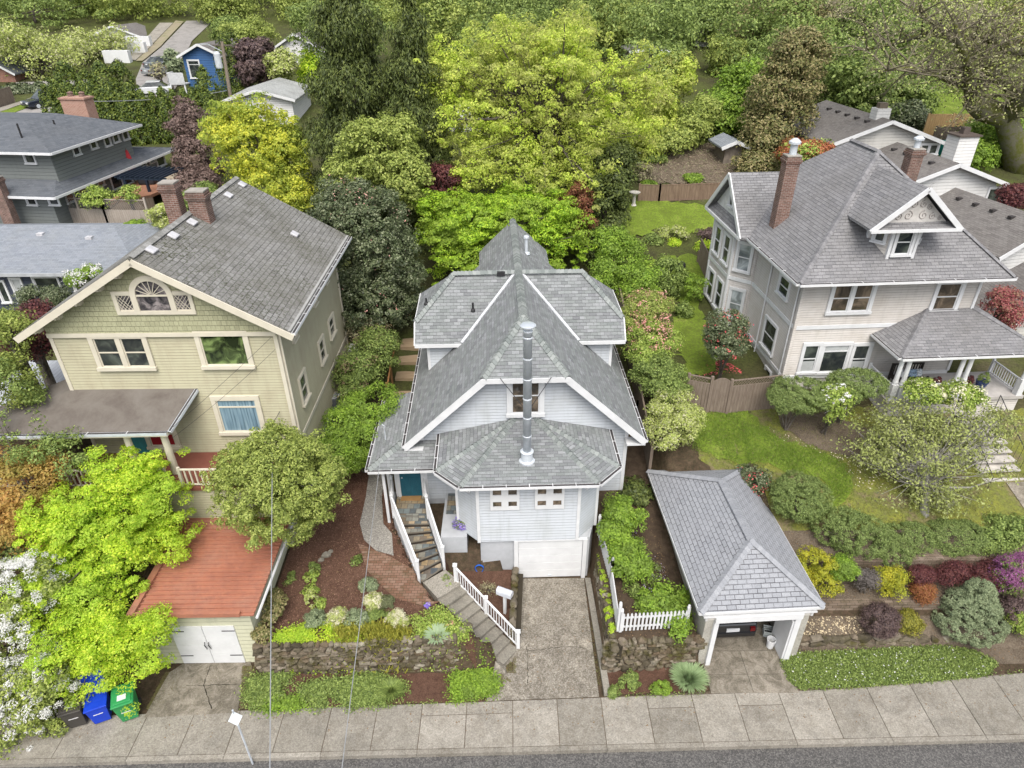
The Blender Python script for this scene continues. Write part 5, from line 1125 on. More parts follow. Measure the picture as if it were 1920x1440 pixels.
dsh = empty('satellite_dish', (0, 0, 0), 0, 'small grey satellite dish on the farthest bungalow roof', 'satellite dish'); dsh.location = V(1641, 214, 50); dsh.rotation_euler = (R_(70), 0, R_(30))
MB().lathe([(.01, -.06), (.2, -.03), (.38, .05), (.4, .06), (.2, 0), (.01, -.03)], seg=16).build('dish', METAL, dsh); MB().tube([(0, 0, 0), (0, -.3, .3)], .02, 5).build('arm', METAL, dsh); MB().tube([(0, 0, -.05), (0, -.6, -.15)], .03, 5).build('mast', METAL, dsh)
# red-planted neighbour roof, far right edge
gabled('neighbour_house', 'edge of a brown-roofed house with white fascia behind the beige house porch', (1875, 618), (2100, 618), (1985, 545), 30.5, 4, 0, 2.5, SIDR, RFR)
# slate-roofed house, left
NAVY = m_siding('navy_siding', (.05, .06, .085), .3, .1); RFS = m_shingle('slate_blue_shingles', (.19, .21, .24), (.25, .27, .3), (.11, .12, .14), .3, .15, (.2, (.22, .23, .22)))
Hs = Frame(-24, 34, 0); sh = empty('slate_roof_house', (-24, 34, 4.9), 0, 'low navy house with slate-blue roof and white-framed windows at the left edge', 'house'); Mz = Matrix.Translation((0, 0, -4.9))
zeS = V(0, 512, 34).z; b = MB(Mz); b.ext([(-9, .5), (3.2, .5), (3.2, 8), (-9, 8)], 3.5, zeS+.1); b.build('wall', NAVY, sh)
zrS = zeS+1.25; b = MB(Mz); b.slab([(-10, 0, zeS), (3.8, 0, zeS), (.6, 4.3, zrS), (-10, 4.3, zrS)], .12); b.slab([(3.8, 0, zeS), (3.8, 8.6, zeS), (.6, 4.3, zrS)], .12); b.slab([(-10, 4.3, zrS), (.6, 4.3, zrS), (3.8, 8.6, zeS), (-10, 8.6, zeS)], .12); b.build('roof', RFS, sh)
MB(Mz).box(-10, 3.85, -.06, 0, zeS-.2, zeS-.02).build('fascia', m_plain('slate_fascia', (.4, .42, .44)), sh)
for q in ((-8, 22, 528, 566, 1), (20, 55, 523, 566, 2), (62, 122, 520, 560, 1), (134, 160, 518, 545, 1)):
    x0, z1 = Hs.front(q[0], q[2], .5); x1, z0 = Hs.front(q[1], q[3], .5); window(sh, FR((0, .5, -4.9)), x0, x1, z0, z1, 1, 0 if q[4] == 1 else 1, .1, mat_pane=GLASS if q[4] == 1 else BLIND)
for x, y, z in ((-3.2, 3.4, zrS-.3), (-.2, 3.0, zrS-.4)): MB(Mz @ Matrix.Translation((x, y, z))).box(-.18, .18, -.15, .15, 0, .14).build('roof_vent', m_roofvent, sh)
bc = T(90, 420); o, _ = chimney(sh, bc.x+24, 8.2, 2.6, 5.6, .7, .6); MB().lathe([(.35, 5.65), (.38, 5.75), (.05, 5.95)], (bc.x+24, 8.2, 0), 4).build('chimney_cap', DARK, o)
sheet('metal_patio', [(-19.8, 21.4), (-17.2, 22.5), (-17.2, 26.5), (-22, 26.5), (-22, 21.8)], m_wood('translucent_panels', (.35, .37, .4), (.5, .52, .55), .18), 0, 1, flat=6.2, kind=None, thick=.05, label='pale corrugated patio cover behind the green house porch', cat='patio cover')
# grey two-storey house, far left
SIDY = m_siding('slate_grey_siding', (.16, .175, .17), .22, .1); RFY = m_shingle('charcoal_shingles', (.09, .1, .115), (.13, .14, .155), (.05, .055, .06), .4, .2, (.1, (.1, .1, .1)))
Hy = Frame(-28.7, 43, R_(-7)); gy_ = empty('grey_house', (-28.7, 43, 6.3), R_(-7), 'large grey two-storey house with wide eaves at the far left', 'house'); Mz = Matrix.Translation((0, 0, -6.3))
b = MB(Mz); b.ext([(-14, .7), (-.7, .7), (-.7, 8.8), (-14, 8.8)], 9.3, 11.75); b.build('upper_wall', SIDY, gy_)
b = MB(Mz); b.ext([(-14, -.3), (-.9, -.3), (-.9, 12.2), (-14, 12.2)], 5.5, 9.4); b.build('lower_wall', SIDY, gy_)
b = MB(Mz); b.slab([(-14, 0, 11.8), (0, 0, 11.8), (-4.2, 3.6, 13.0), (-14, 3.6, 13.0)], .15); b.slab([(0, 0, 11.8), (0, 9.6, 11.8), (-4.2, 6.6, 13.0), (-4.2, 3.6, 13.0)], .15); b.slab([(0, 9.6, 11.8), (-14, 9.6, 11.8), (-14, 6.6, 13.0), (-4.2, 6.6, 13.0)], .15); b.slab([(-14, 3.6, 13), (-4.2, 3.6, 13), (-4.2, 6.6, 13), (-14, 6.6, 13)], .15); b.build('roof', RFY, gy_)
b = MB(Mz); b.slab([(-14, -1.1, 9.35), (.1, -1.1, 9.35), (-1.0, .9, 10.0), (-14, .9, 10.0)], .12); b.slab([(.1, -1.1, 9.35), (.1, 13.2, 9.35), (-1.6, 9.2, 10.2), (-1.0, .9, 10.0)], .12); b.slab([(.1, 13.2, 9.35), (-14, 13.2, 9.35), (-14, 8.6, 10.3), (-1.6, 8.6, 10.3)], .12); b.build('lower_roof', RFY, gy_)
for p, q in (((-14, 0, 11.72), (0, 0, 11.72)), ((0, 0, 11.72), (0, 9.6, 11.72)), ((-14, -1.1, 9.26), (.1, -1.1, 9.26)), ((.1, -1.1, 9.26), (.1, 13.2, 9.26))): MB(Mz).bar(p, q, .12, .15).build('gutter', WHITE, gy_)
def gw(face, q, wall, rails=0):
    if face == 'f':
        x0, z1 = Hy.front(q[0], q[2], wall); x1, z0 = Hy.front(q[1], q[3], wall); window(gy_, FR((0, wall, -6.3)), x0, x1, z0, z1, 1, rails, .09)
    else:
        yc, z1 = Hy.side((q[0]+q[1])/2, q[2], wall); yc, z0 = Hy.side((q[0]+q[1])/2, q[3], wall); window(gy_, FR((wall, 0, -6.3), R_(90)), yc-q[4]/2, yc+q[4]/2, z0, z1, 1, rails, .09)
gw('f', (44, 68, 287, 306), .7); gw('f', (47, 70, 364, 384), -.3); gw('f', (88, 112, 363, 384), -.3)
for px, a, c in ((145, 275, 290), (177, 262, 278), (203, 254, 273), (219, 249, 266), (237, 243, 261)): gw('s', (px-4, px+4, a, c, .55), -.7)
for px, a, c, w_ in ((134, 361, 378, .7), (158, 352, 366, .7), (190, 337, 348, .6), (222, 322, 352, 1.1), (240, 316, 345, 1.1), (269, 301, 311, .6), (285, 294, 304, .6), (303, 290, 310, 1.)): gw('s', (px-5, px+5, a, c, w_), -.9)
cb_ = Hy.to(V(120, 212, 53)); ZB = 13.0; b = MB(Mz); b.box(-5.0, -3.1, 8.4, 9.4, 11, 13.75); b.box(-5.08, -3.02, 8.32, 9.48, 13.62, 13.72); o = b.build('chimney', m_brick('orange_brick', (.3, .15, .105), (.38, .21, .16), (.42, .36, .31), .21, .08, (.3, .2, .15), .3), gy_)
for x in (-4.5, -3.6): MB(Mz).lathe([(.2, 13.75), (.18, 14.0), (.24, 14.01), (.02, 14.1)], (x, 9, 0), 8).build('chimney_pot', BRK, o)
for x, y, h in ((-3.0, 1.6, .8), (-2.9, 4.6, .5)): MB(Mz).lathe([(.06, 12), (.06, 12.4+h)], (x, y, 0), 6).build('vent_pipe', DARK, gy_)
# deck, pergola, umbrella, covered table
dp_ = [T(215, 415), T(292, 392), T(345, 355), T(345, 318), T(250, 345)]
dk = empty('deck', dp_[1], 0, 'reddish timber deck behind the grey house', 'deck'); zd = 7.9; MB(Matrix.Translation(-dp_[1])).slab([(p.x, p.y, zd) for p in dp_], .2).build('deck_floor', m_wood('red_deck_wood', (.28, .14, .09), (.38, .2, .13), .14), dk)
MB(Matrix.Translation(-dp_[1])).slab([(dp_[0].x, dp_[0].y, 5.5), (dp_[1].x, dp_[1].y, 5.5), (dp_[1].x, dp_[1].y, zd-.05), (dp_[0].x, dp_[0].y, zd-.05)], .1, (0, 1, 0)).build('skirt', WOODG, dk)
pg = empty('pergola', T(300, 392, .3), R_(-8), 'dark blue-black slatted pergola on posts beside the brick chimneys', 'pergola'); DB = m_plain('dark_blue_paint', (.02, .03, .05), .5)
for x in (-1.3, 1.3):
    for y in (-1., 1.2): MB().box(x-.08, x+.08, y-.08, y+.08, -.6, 2.3).build('post', DB, pg)
for y in (-1., 1.2): MB().box(-1.8, 1.8, y-.04, y+.04, 2.3, 2.48).build('beam', DB, pg)
for i in range(10): x = -1.65+i*.365; MB().box(x-.03, x+.03, -1.4, 1.6, 2.48, 2.6).build('slat', DB, pg)
um = empty('garden_umbrella', V(256, 347, 51), 0, 'closed red garden umbrella beside the grey house', 'umbrella'); MB().lathe([(.12, .9), (.3, 1.1), (.26, 1.8), (.1, 2.5), (.01, 2.6)], seg=8).build('canopy', m_plain('red_canvas', (.45, .04, .05), .8), um); MB().tube([(0, 0, 0), (0, 0, 2.7)], .03, 6).build('pole', WOODG, um)
# ================================================================= LEAVES
L_LIME = m_leaf('lime_leaf', [(.13, .21, .008), (.23, .33, .015), (.31, .41, .02), (.38, .47, .04)], .5, (.2, .29, .03), pscale=.7, gain=2.1)
L_BRIGHT = m_leaf('bright_maple_leaf', [(.1, .2, .008), (.2, .34, .012), (.3, .44, .018), (.38, .5, .03)], .4, (.17, .24, .03), pscale=.6, gain=1.4)
L_SPRING = m_leaf('spring_leaf', [(.12, .15, .015), (.21, .27, .03), (.29, .36, .045), (.35, .4, .07)], .5, (.17, .17, .06), pscale=.4, gain=2.3)
L_GOLD = m_leaf('golden_leaf', [(.13, .17, .015), (.24, .27, .025), (.34, .34, .03), (.4, .38, .04)], .45, (.12, .17, .03), pscale=.5, gain=2.1)
L_YEL = m_leaf('yellow_leaf', [(.24, .25, .01), (.42, .4, .015), (.55, .5, .02)], .3, (.22, .27, .02), pscale=2., gain=1.1)
L_ORG = m_leaf('copper_leaf', [(.16, .09, .02), (.28, .15, .04), (.34, .2, .05), (.26, .2, .05)], .4, (.16, .15, .03), pscale=.8, gain=1.9)
L_CED = m_leaf('cedar_leaf', [(.035, .05, .012), (.06, .085, .018), (.1, .13, .028), (.14, .17, .035)], .2, gain=1.15)
L_DARK = m_leaf('laurel_leaf', [(.025, .04, .014), (.055, .075, .028), (.1, .125, .055), (.19, .21, .12)], .12, rough=.35, gain=1.25)
L_OLIVE = m_leaf('olive_leaf', [(.075, .1, .02), (.13, .165, .03), (.19, .23, .045), (.27, .3, .08)], .35, gain=1.9)
L_RHOD = m_leaf('rhododendron_leaf', [(.07, .11, .015), (.13, .19, .025), (.2, .27, .04), (.28, .32, .08)], .25, rough=.4, gain=1.7)
L_MID = m_leaf('green_leaf', [(.055, .085, .018), (.1, .145, .03), (.15, .2, .045), (.22, .28, .07)], .3, gain=1.6)
L_FRESH = m_leaf('fresh_leaf', [(.09, .17, .01), (.16, .27, .02), (.24, .37, .03), (.31, .44, .05)], .35, (.13, .2, .03), pscale=2., gain=1.25)
L_BOX = m_leaf('boxwood_leaf', [(.05, .08, .015), (.09, .13, .03), (.14, .19, .045), (.2, .25, .08)], .15)
L_BLUE = m_leaf('blue_green_leaf', [(.07, .1, .05), (.12, .155, .075), (.17, .205, .105), (.23, .27, .15)], .1)
L_BURG = m_leaf('burgundy_leaf', [(.04, .014, .016), (.08, .022, .026), (.12, .035, .036), (.16, .06, .045)], .3)
L_PURP = m_leaf('purple_leaf', [(.035, .022, .025), (.07, .045, .045), (.1, .065, .06), (.13, .09, .075)], .15)
L_BROWN = m_leaf('brown_purple_leaf', [(.06, .038, .032), (.1, .065, .055), (.14, .095, .08), (.17, .12, .1)], .2)
L_IVY = m_leaf('ivy_olive_leaf', [(.05, .06, .015), (.1, .11, .03), (.16, .15, .05), (.2, .17, .07), (.24, .2, .1)], .2)
L_TWIG = m_leaf('budding_twig', [(.12, .1, .07), (.2, .17, .11), (.26, .24, .13), (.3, .31, .14)], .2)
L_SPRG2 = m_leaf('pale_sprout_leaf', [(.13, .15, .045), (.21, .25, .06), (.28, .32, .08), (.3, .28, .2)], .35, gain=1.9)
P_WHITE = m_leaf('white_blossom', [(.5, .5, .48), (.68, .68, .66), (.75, .75, .73)], .2)
P_RED = m_leaf('red_blossom', [(.45, .06, .07), (.6, .12, .12)], .2); P_PINK = m_leaf('pink_blossom', [(.5, .2, .18), (.62, .36, .3)], .2)
P_MAG = m_leaf('magenta_blossom', [(.12, .03, .09), (.2, .06, .16), (.27, .11, .22)], .2); P_VIO = m_leaf('violet_blossom', [(.1, .07, .35), (.2, .12, .5), (.5, .4, .65)], .2)
P_ORG = m_leaf('orange_blossom', [(.3, .07, .03), (.4, .13, .05), (.4, .22, .08)], .2, gain=1.); P_CREAM = m_leaf('cream_blossom', [(.55, .52, .32), (.7, .68, .5)], .2)
L_MAGN = m_leaf('magnolia_leaf', [(.1, .1, .06), (.17, .19, .06), (.24, .28, .07), (.3, .33, .12)], .35, gain=1.5)
# ----------------------------------------------------------------- front left trees
mg = [E_(205, 1000, 110, 95, 17.5), E_(240, 905, 85, 70, 18.6), E_(150, 1110, 125, 100, 15.8), E_(230, 1210, 95, 75, 14.2), E_(105, 980, 70, 60, 17), E_(290, 1010, 75, 55, 17.6), E_(290, 930, 55, 45, 18.4), E_(160, 1230, 110, 90, 14), E_(285, 1172, 48, 38, 14.6)]
tree('maple_tree', 'large lime-yellow maple overhanging the red metal roof', 'tree', (-14.6, 16.6, 1.8), mg, 1250, 150000, .085, L_LIME, .16, 26, seed=11, rc=.3, flat=.4, up=.6, inner=.4, lumpy=1.4)
tree('maple_tree', 'coppery orange-brown maple at the left edge beside the lime maple', 'tree', (-18.6, 18.2, 2.8), [E_(45, 910, 85, 75, 18.6), E_(20, 990, 80, 70, 17.8), E_(90, 985, 60, 55, 17.8)], 170, 34000, .1, L_ORG, .13, 12, seed=12, rc=.55, flat=.55, up=.5)
tree('blossom_tree', 'white-flowering tree at the lower left corner', 'tree', (-17.8, 13.9, .1), [E_(60, 1120, 70, 80, 15), E_(30, 1230, 95, 95, 14), E_(90, 1290, 75, 80, 13.4), E_(20, 1340, 90, 80, 13)], 260, 36000, .1, L_OLIVE, .12, 18, seed=13, rc=.42, flat=.8, inner=.5, up=.4, blossoms=(P_WHITE, 420, 40000, .05, .18))
shrub('ivy_bank', 'dark ivy and shrubs on the bank under the maple', 'shrub', [E_(240, 1310, 60, 30, 14.3), E_(40, 1050, 90, 60, 17.5), E_(100, 860, 90, 50, 19), E_(20, 760, 50, 90, 20.3)], 90, 12000, .1, L_MID, seed=14, rc=.4)
rt = T(512, 1010)
tree('round_tree', 'round olive-green tree with dense leathery leaves between the green house and garden', 'tree', (rt.x, rt.y+1.0, rt.z), [E_(520, 915, 118, 105, 18.4), E_(470, 900, 70, 75, 18.6), E_(585, 905, 70, 80, 18.5), E_(530, 970, 95, 55, 18.0), E_(510, 850, 85, 60, 19.0)], 800, 72000, .1, L_OLIVE, .13, 12, seed=15, rc=.24, flat=.9, up=.3, inner=.62, asp=.45)
shrub('camellia_hedge', 'bright green rounded shrub mass between the green house and the white house porch', 'shrub', [E_(700, 765, 62, 45, 24.5), E_(655, 800, 50, 50, 23.6), E_(645, 850, 48, 42, 22.6), E_(690, 830, 45, 50, 23.2)], 190, 32000, .09, L_FRESH, seed=16, rc=.34, inner=.75)
shrub('side_shrub', 'mixed dark green shrubs beside the wooden garden steps', 'shrub', [E_(700, 665, 52, 38, 28.5), E_(670, 700, 45, 42, 27.5), E_(712, 640, 40, 30, 29.6), E_(660, 740, 30, 30, 26.6)], 130, 19000, .1, L_MID, seed=17, rc=.4, blossoms=(m_leaf('rusty_tip', [(.2, .14, .08), (.25, .2, .1)]), 40, 1600, .08, .3))
shrub('bare_shrub', 'sparse twiggy shrub with pale stems in the side passage', 'shrub', [E_(690, 615, 45, 25, 31)], 60, 2600, .08, L_TWIG, seed=18, rc=.35)
# ----------------------------------------------------------------- middle distance, behind the white house
b1 = T(690, 600)
tree('camellia_tree', 'tall dense dark green camellia with dull grey-green sheen behind the green house', 'tree', (b1.x, b1.y, b1.z), [E_(685, 470, 100, 120, 33.5), E_(650, 400, 70, 65, 34.5), E_(640, 520, 70, 80, 33), E_(730, 520, 72, 85, 33), E_(700, 565, 80, 60, 32.3)], 1200, 84000, .13, L_DARK, .2, 8, seed=21, rc=.34, flat=.9, up=.25, inner=.72, blossoms=(P_PINK, 60, 500, .1, .5))
b2 = T(960, 520)
tree('maple_tree', 'vivid green spreading maple right behind the white house roof', 'tree', (b2.x, 38.5, z_at(b2.x, 38.5)), [E_(900, 420, 120, 65, 38), E_(990, 400, 105, 60, 39), E_(850, 460, 90, 60, 37), E_(1040, 450, 70, 60, 37.5), E_(930, 480, 130, 55, 36.8), E_(820, 400, 50, 45, 38)], 1150, 95000, .14, L_BRIGHT, .2, 20, seed=22, rc=.42, flat=.4, up=.7, inner=.55, lumpy=1.1)
tree('spring_tree', 'huge yellow-green tree in thin spring leaf filling the middle background', 'tree', (4.5, 45, z_at(4.5, 45)), [E_(1000, 170, 190, 110, 46), E_(900, 230, 120, 100, 45), E_(1090, 260, 110, 110, 44), E_(960, 300, 130, 75, 43), E_(850, 150, 80, 80, 46), E_(1060, 340, 90, 60, 42), E_(1180, 190, 100, 90, 46), E_(900, 330, 60, 40, 42), E_(1020, 90, 160, 60, 47)], 2300, 130000, .16, L_SPRING, .38, 46, BARK, seed=23, rc=.45, flat=.7, up=.4, inner=.35, twigs=240, lumpy=1.4)
tree('cedar_tree', 'tall drooping dark green cedar left of the spring-green tree', 'tree', (-10.0, 46, z_at(-10, 46)), [(-10.0, 46, 15.2, 5.6, 5.2, 10.2)], 1500, 120000, .24, L_CED, .35, 4, seed=24, rc=.5, flat=1.1, inner=.6, asp=.32, hang=.6, cone=True)
tree('cedar_tree', 'second dark cedar crown close beside the tall one', 'tree', (-6.0, 44, z_at(-6, 44)), [(-6.0, 44.5, 13.2, 4.3, 3.8, 8.2)], 900, 70000, .22, L_CED, .3, 4, seed=25, rc=.5, flat=1.1, inner=.6, asp=.32, hang=.6, cone=True)
tree('laurel_tree', 'mid green laurel in front of the cedar', 'tree', (-6.6, 40, z_at(-6.6, 40)), [E_(700, 290, 75, 60, 40), E_(760, 340, 50, 55, 39), E_(660, 340, 60, 45, 39.5), E_(740, 260, 50, 40, 41)], 560, 42000, .17, L_OLIVE, .2, 8, seed=26, rc=.38, inner=.65)
tree('golden_tree', 'golden yellow-green tree behind the green house ridge', 'tree', (-14.5, 46, z_at(-14.5, 46)), [E_(480, 270, 85, 70, 45), E_(440, 240, 55, 50, 46), E_(540, 300, 50, 70, 44.5), E_(500, 350, 70, 50, 43.5), E_(560, 380, 40, 40, 42.5)], 800, 54000, .17, L_GOLD, .2, 14, seed=27, rc=.42, inner=.5, lumpy=1.)
tree('plum_tree', 'tall dull brown-purple tree beside the grey house', 'tree', (-23, 53, z_at(-23, 53)), [E_(352, 235, 36, 48, 52), E_(370, 300, 42, 48, 50), E_(365, 350, 45, 35, 48)], 200, 30000, .2, L_BROWN, .16, 8, seed=28, rc=.55, inner=.55)
shrub('burgundy_shrub', 'dark burgundy maple shrub peeking left of the vivid green maple', 'shrub', [E_(830, 338, 45, 28, 41.5)], 50, 6500, .14, L_BURG, seed=29, rc=.5)
shrub('burgundy_shrub', 'reddish brown shrub on the right flank of the vivid green maple', 'shrub', [E_(1080, 380, 28, 34, 40), E_(1096, 425, 20, 28, 38.5)], 50, 6500, .13, m_leaf('russet_leaf', [(.1, .03, .02), (.2, .07, .04), (.2, .11, .04)]), seed=30, rc=.4)
tree('ivy_tree', 'dark ivy-covered conifer at the edge of the back lawn', 'tree', (6.4, 40.5, z_at(6.4, 40.5)), [E_(1135, 400, 42, 85, 41), E_(1150, 330, 38, 60, 43), E_(1110, 460, 36, 40, 39)], 200, 28000, .18, L_CED, .2, 6, seed=31, rc=.6, inner=.6, hang=.3)
shrub('yellow_green_shrub', 'feathery yellow-green shrubs right of the white house roof', 'shrub', [E_(1165, 490, 48, 45, 36), E_(1200, 530, 45, 38, 34), E_(1140, 455, 35, 30, 37.5), E_(1130, 520, 25, 30, 33.5)], 170, 24000, .13, L_FRESH, seed=32, rc=.5, hang=.2)
shrub('green_shrub', 'blue-green leafy shrub between the side lawn and the back beds', 'shrub', [E_(1248, 522, 34, 40, 35)], 50, 6500, .13, L_MID, seed=33, rc=.4)
for i, (px, py, r1, r2, Y, m, lab) in enumerate([(1262, 437, 26, 14, 41, L_SPRG2, 'pale variegated shrub in the back lawn bed'), (1222, 452, 20, 12, 40.5, L_MID, 'small dark green shrub in the back lawn bed'), (1266, 460, 14, 8, 40.3, L_LIME, 'small lime clump under the variegated shrub'), (1330, 440, 22, 9, 41, L_PURP, 'low dark shrub left of the beige bay'), (1325, 464, 22, 11, 39.8, L_LIME, 'lime-green clump beside the garden steps by the beige bay'), (1300, 540, 22, 28, 34.5, L_FRESH, 'leafy green border plants along the dark side fence'), (1283, 585, 14, 16, 33, L_MID, 'small shrub at the foot of the side fence'), (1215, 350, 18, 10, 47, L_FRESH, 'small green plant near the birdbath')]):
    shrub('border_shrub', lab, 'shrub', [E_(px, py, r1, r2, Y)], 16, 1800, .12, m, seed=40+i, rc=.3, stems=False)
# ----------------------------------------------------------------- row right of the white house
row = [((1212, 578), [E_(1212, 572, 46, 26, 29.8), E_(1212, 600, 45, 22, 29)], L_OLIVE, P_PINK, 'camellia with pink blooms, farthest of the row beside the white house'),
       ((1220, 640), [E_(1220, 635, 50, 32, 27.6), E_(1215, 660, 46, 24, 27)], L_RHOD, P_PINK, 'yellow-green camellia, second from the back in the row beside the white house'),
       ((1235, 700), [E_(1232, 700, 50, 36, 25.8), E_(1250, 728, 45, 28, 25)], L_MID, None, 'dark green rhododendron in front of the side fence, third in the row'),
       ((1258, 780), [E_(1262, 765, 48, 32, 23.6), E_(1255, 805, 48, 36, 22.8), E_(1285, 790, 26, 30, 23)], L_SPRG2, None, 'pale yellow-green shrub behind the carport, nearest of the row')]
for i, (p, es, m, bl, lab) in enumerate(row): shrub('camellia_shrub', lab, 'shrub', es, 110, 17000, .085, m, seed=50+i, rc=.32, inner=.7, blossoms=(bl, 60, 900, .1, .3) if bl else None, group=None)
shrub('camellia_shrub', 'round dark camellia dotted with red flowers by the beige house', 'shrub', [E_(1363, 628, 42, 44, 27.5), E_(1363, 645, 40, 30, 27)], 120, 18000, .09, L_DARK, seed=55, rc=.3, inner=.8, blossoms=(P_RED, 70, 520, .09, .2))
scatter('fallen_petals', tp((1305, 660), (1345, 665), (1395, 700), (1310, 705)), 500, .1, P_RED, 'fallen red camellia petals on the side lawn', 'petals', seed=5)
for i, (es, m, lab) in enumerate([([E_(1500, 740, 58, 34, 23.9), E_(1480, 748, 40, 28, 23.8)], L_BOX, 'clipped rounded boxwood left of the flowering rhododendron'), ([E_(1608, 718, 55, 26, 24.4), E_(1580, 735, 40, 22, 24.1)], L_BOX, 'second clipped boxwood under the triple window')]):
    shrub('boxwood', lab, 'shrub', es, 420, 34000, .055, m, seed=60+i, rc=.15, inner=.93, lumpy=.15)
shrub('flowering_rhododendron', 'loose rhododendron with white blooms between the two boxwoods', 'shrub', [E_(1560, 752, 34, 34, 23.6)], 40, 4200, .1, L_RHOD, seed=62, rc=.3, blossoms=(P_WHITE, 14, 220, .12, .2))
bm_ = T(1735, 968)
tree('magnolia_tree', 'large open-branched tree with pale sparse leaves in front of the beige porch', 'tree', bm_, [E_(1740, 860, 130, 75, 21), E_(1690, 800, 85, 50, 22.2), E_(1800, 800, 90, 55, 22), E_(1650, 850, 60, 50, 21.5), E_(1860, 800, 45, 40, 22), E_(1740, 930, 95, 40, 20)], 420, 17000, .11, L_MAGN, .16, 40, m_blend('pale_bark', (.16, .15, .13), (.26, .25, .22), (.34, .33, .3), scale=8.), seed=63, rc=.42, inner=.4, twigs=170, lumpy=1.)
shrub('variegated_shrub', 'yellow and white variegated shrub in front of the porch columns', 'shrub', [E_(1800, 742, 42, 26, 23.2), E_(1735, 735, 40, 22, 23.4)], 60, 8000, .1, L_RHOD, seed=64, rc=.3, blossoms=(P_CREAM, 30, 700, .1, .25))
mounds = [([E_(1500, 930, 54, 44, 19.8), E_(1498, 945, 48, 34, 19.5)], 'clipped grey-green mound, leftmost behind the carport roof'), ([E_(1580, 990, 55, 40, 18.7), E_(1615, 1005, 60, 40, 18.5)], 'clipped grey-green mound, second from the left above the block wall'), ([E_(1700, 1010, 55, 32, 18.7), E_(1670, 1030, 45, 30, 18.3)], 'low clipped mound in the middle above the block wall'), ([E_(1790, 1008, 62, 34, 18.7)], 'wide clipped mound on the right above the block wall')]
for i, (es, lab) in enumerate(mounds): shrub('clipped_mound', lab, 'shrub', es, 620, 42000, .045, L_BOX, seed=70+i, rc=.12, inner=.93, lumpy=.25)
shrub('juniper', 'spreading bright green juniper at the right edge above the wall', 'shrub', [E_(1890, 1000, 55, 32, 18.8), E_(1860, 1015, 40, 22, 18.5)], 90, 12000, .09, L_MID, seed=75, rc=.3, inner=.7)
shrub('red_tipped_shrub', 'dark shrub with red tips behind the carport roof', 'shrub', [E_(1418, 905, 24, 22, 21), E_(1400, 890, 20, 14, 21.5)], 40, 4500, .09, L_DARK, seed=76, rc=.25, blossoms=(P_RED, 14, 160, .07, .2))
sm = [([E_(1528, 1058, 40, 32, 17.2), E_(1540, 1090, 38, 28, 16.9)], L_YEL, 'tall golden-yellow shrub against the carport roof', .07), ([E_(1580, 1065, 24, 20, 17.2)], L_FRESH, 'small fresh green shrub beside the golden one', .07), ([E_(1668, 1082, 36, 18, 17), E_(1675, 1103, 28, 14, 16.9)], L_YEL, 'low yellow-flowered shrub in the middle of the terrace', .06),
      ([E_(1625, 1085, 26, 18, 17)], m_leaf('grey_twig', [(.09, .08, .07), (.16, .14, .13)]), 'bare grey twiggy shrub left of the yellow one', .05), ([E_(1730, 1078, 22, 14, 17.2)], L_BURG, 'small burgundy maple left of the topiary', .05), ([E_(1778, 1078, 30, 18, 17.2), E_(1800, 1070, 25, 15, 17.3)], L_BURG, 'wide burgundy barberry behind the topiary', .05),
      ([E_(1730, 1110, 20, 18, 16.8)], m_leaf('rust_leaf', [(.2, .06, .03), (.25, .12, .03)]), 'rusty red shrub on the terrace edge', .05), ([E_(1850, 1080, 34, 24, 17.1), E_(1870, 1062, 24, 16, 17.4)], L_BURG, 'burgundy shrub right of the topiary', .05), ([E_(1900, 1150, 26, 30, 16.2)], L_PURP, 'dark purple shrub at the right edge beside the topiary', .06), ([E_(1705, 1168, 22, 20, 16.1)], m_leaf('olive_gold', [(.12, .13, .02), (.28, .26, .03)]), 'small olive-gold shrub right of the round burgundy ball', .06),
      ([E_(1912, 1165, 20, 22, 15.9)], L_RHOD, 'small green plant at the far right of the lower bed', .06)]
for i, (es, m, lab, lf) in enumerate(sm): shrub('garden_shrub', lab, 'shrub', es, 60, 7500, lf, m, seed=80+i, rc=.22, inner=.6)
shrub('magenta_rhododendron', 'magenta-pink flowering rhododendron at the right edge', 'shrub', [E_(1898, 1078, 30, 34, 16.9), E_(1910, 1060, 24, 20, 17.1)], 70, 7000, .07, L_MID, seed=95, rc=.22, inner=.8, blossoms=(P_MAG, 110, 9000, .055, .22))
shrub('burgundy_ball', 'round dark burgundy clipped shrub below the brick terrace wall', 'shrub', [E_(1651, 1164, 34, 29, 16.0)], 110, 15000, .045, L_PURP, seed=96, rc=.17, inner=.9, lumpy=.1)
tc = E_(1820, 1160, 62, 46, 16.1); shrub('topiary_mound', 'big clipped blue-green topiary mound in front of the terrace wall', 'shrub', [(tc[0], tc[1], tc[2]-.1, tc[3], tc[3]*.85, .65), (tc[0]-.04, tc[1]+.15, tc[2]+.45, tc[3]*.75, tc[3]*.68, .7), (tc[0]+.1, tc[1]+.25, tc[2]+1.0, tc[3]*.42, tc[3]*.4, .6)], 900, 70000, .045, L_BLUE, seed=97, rc=.11, inner=.95, lumpy=.15)
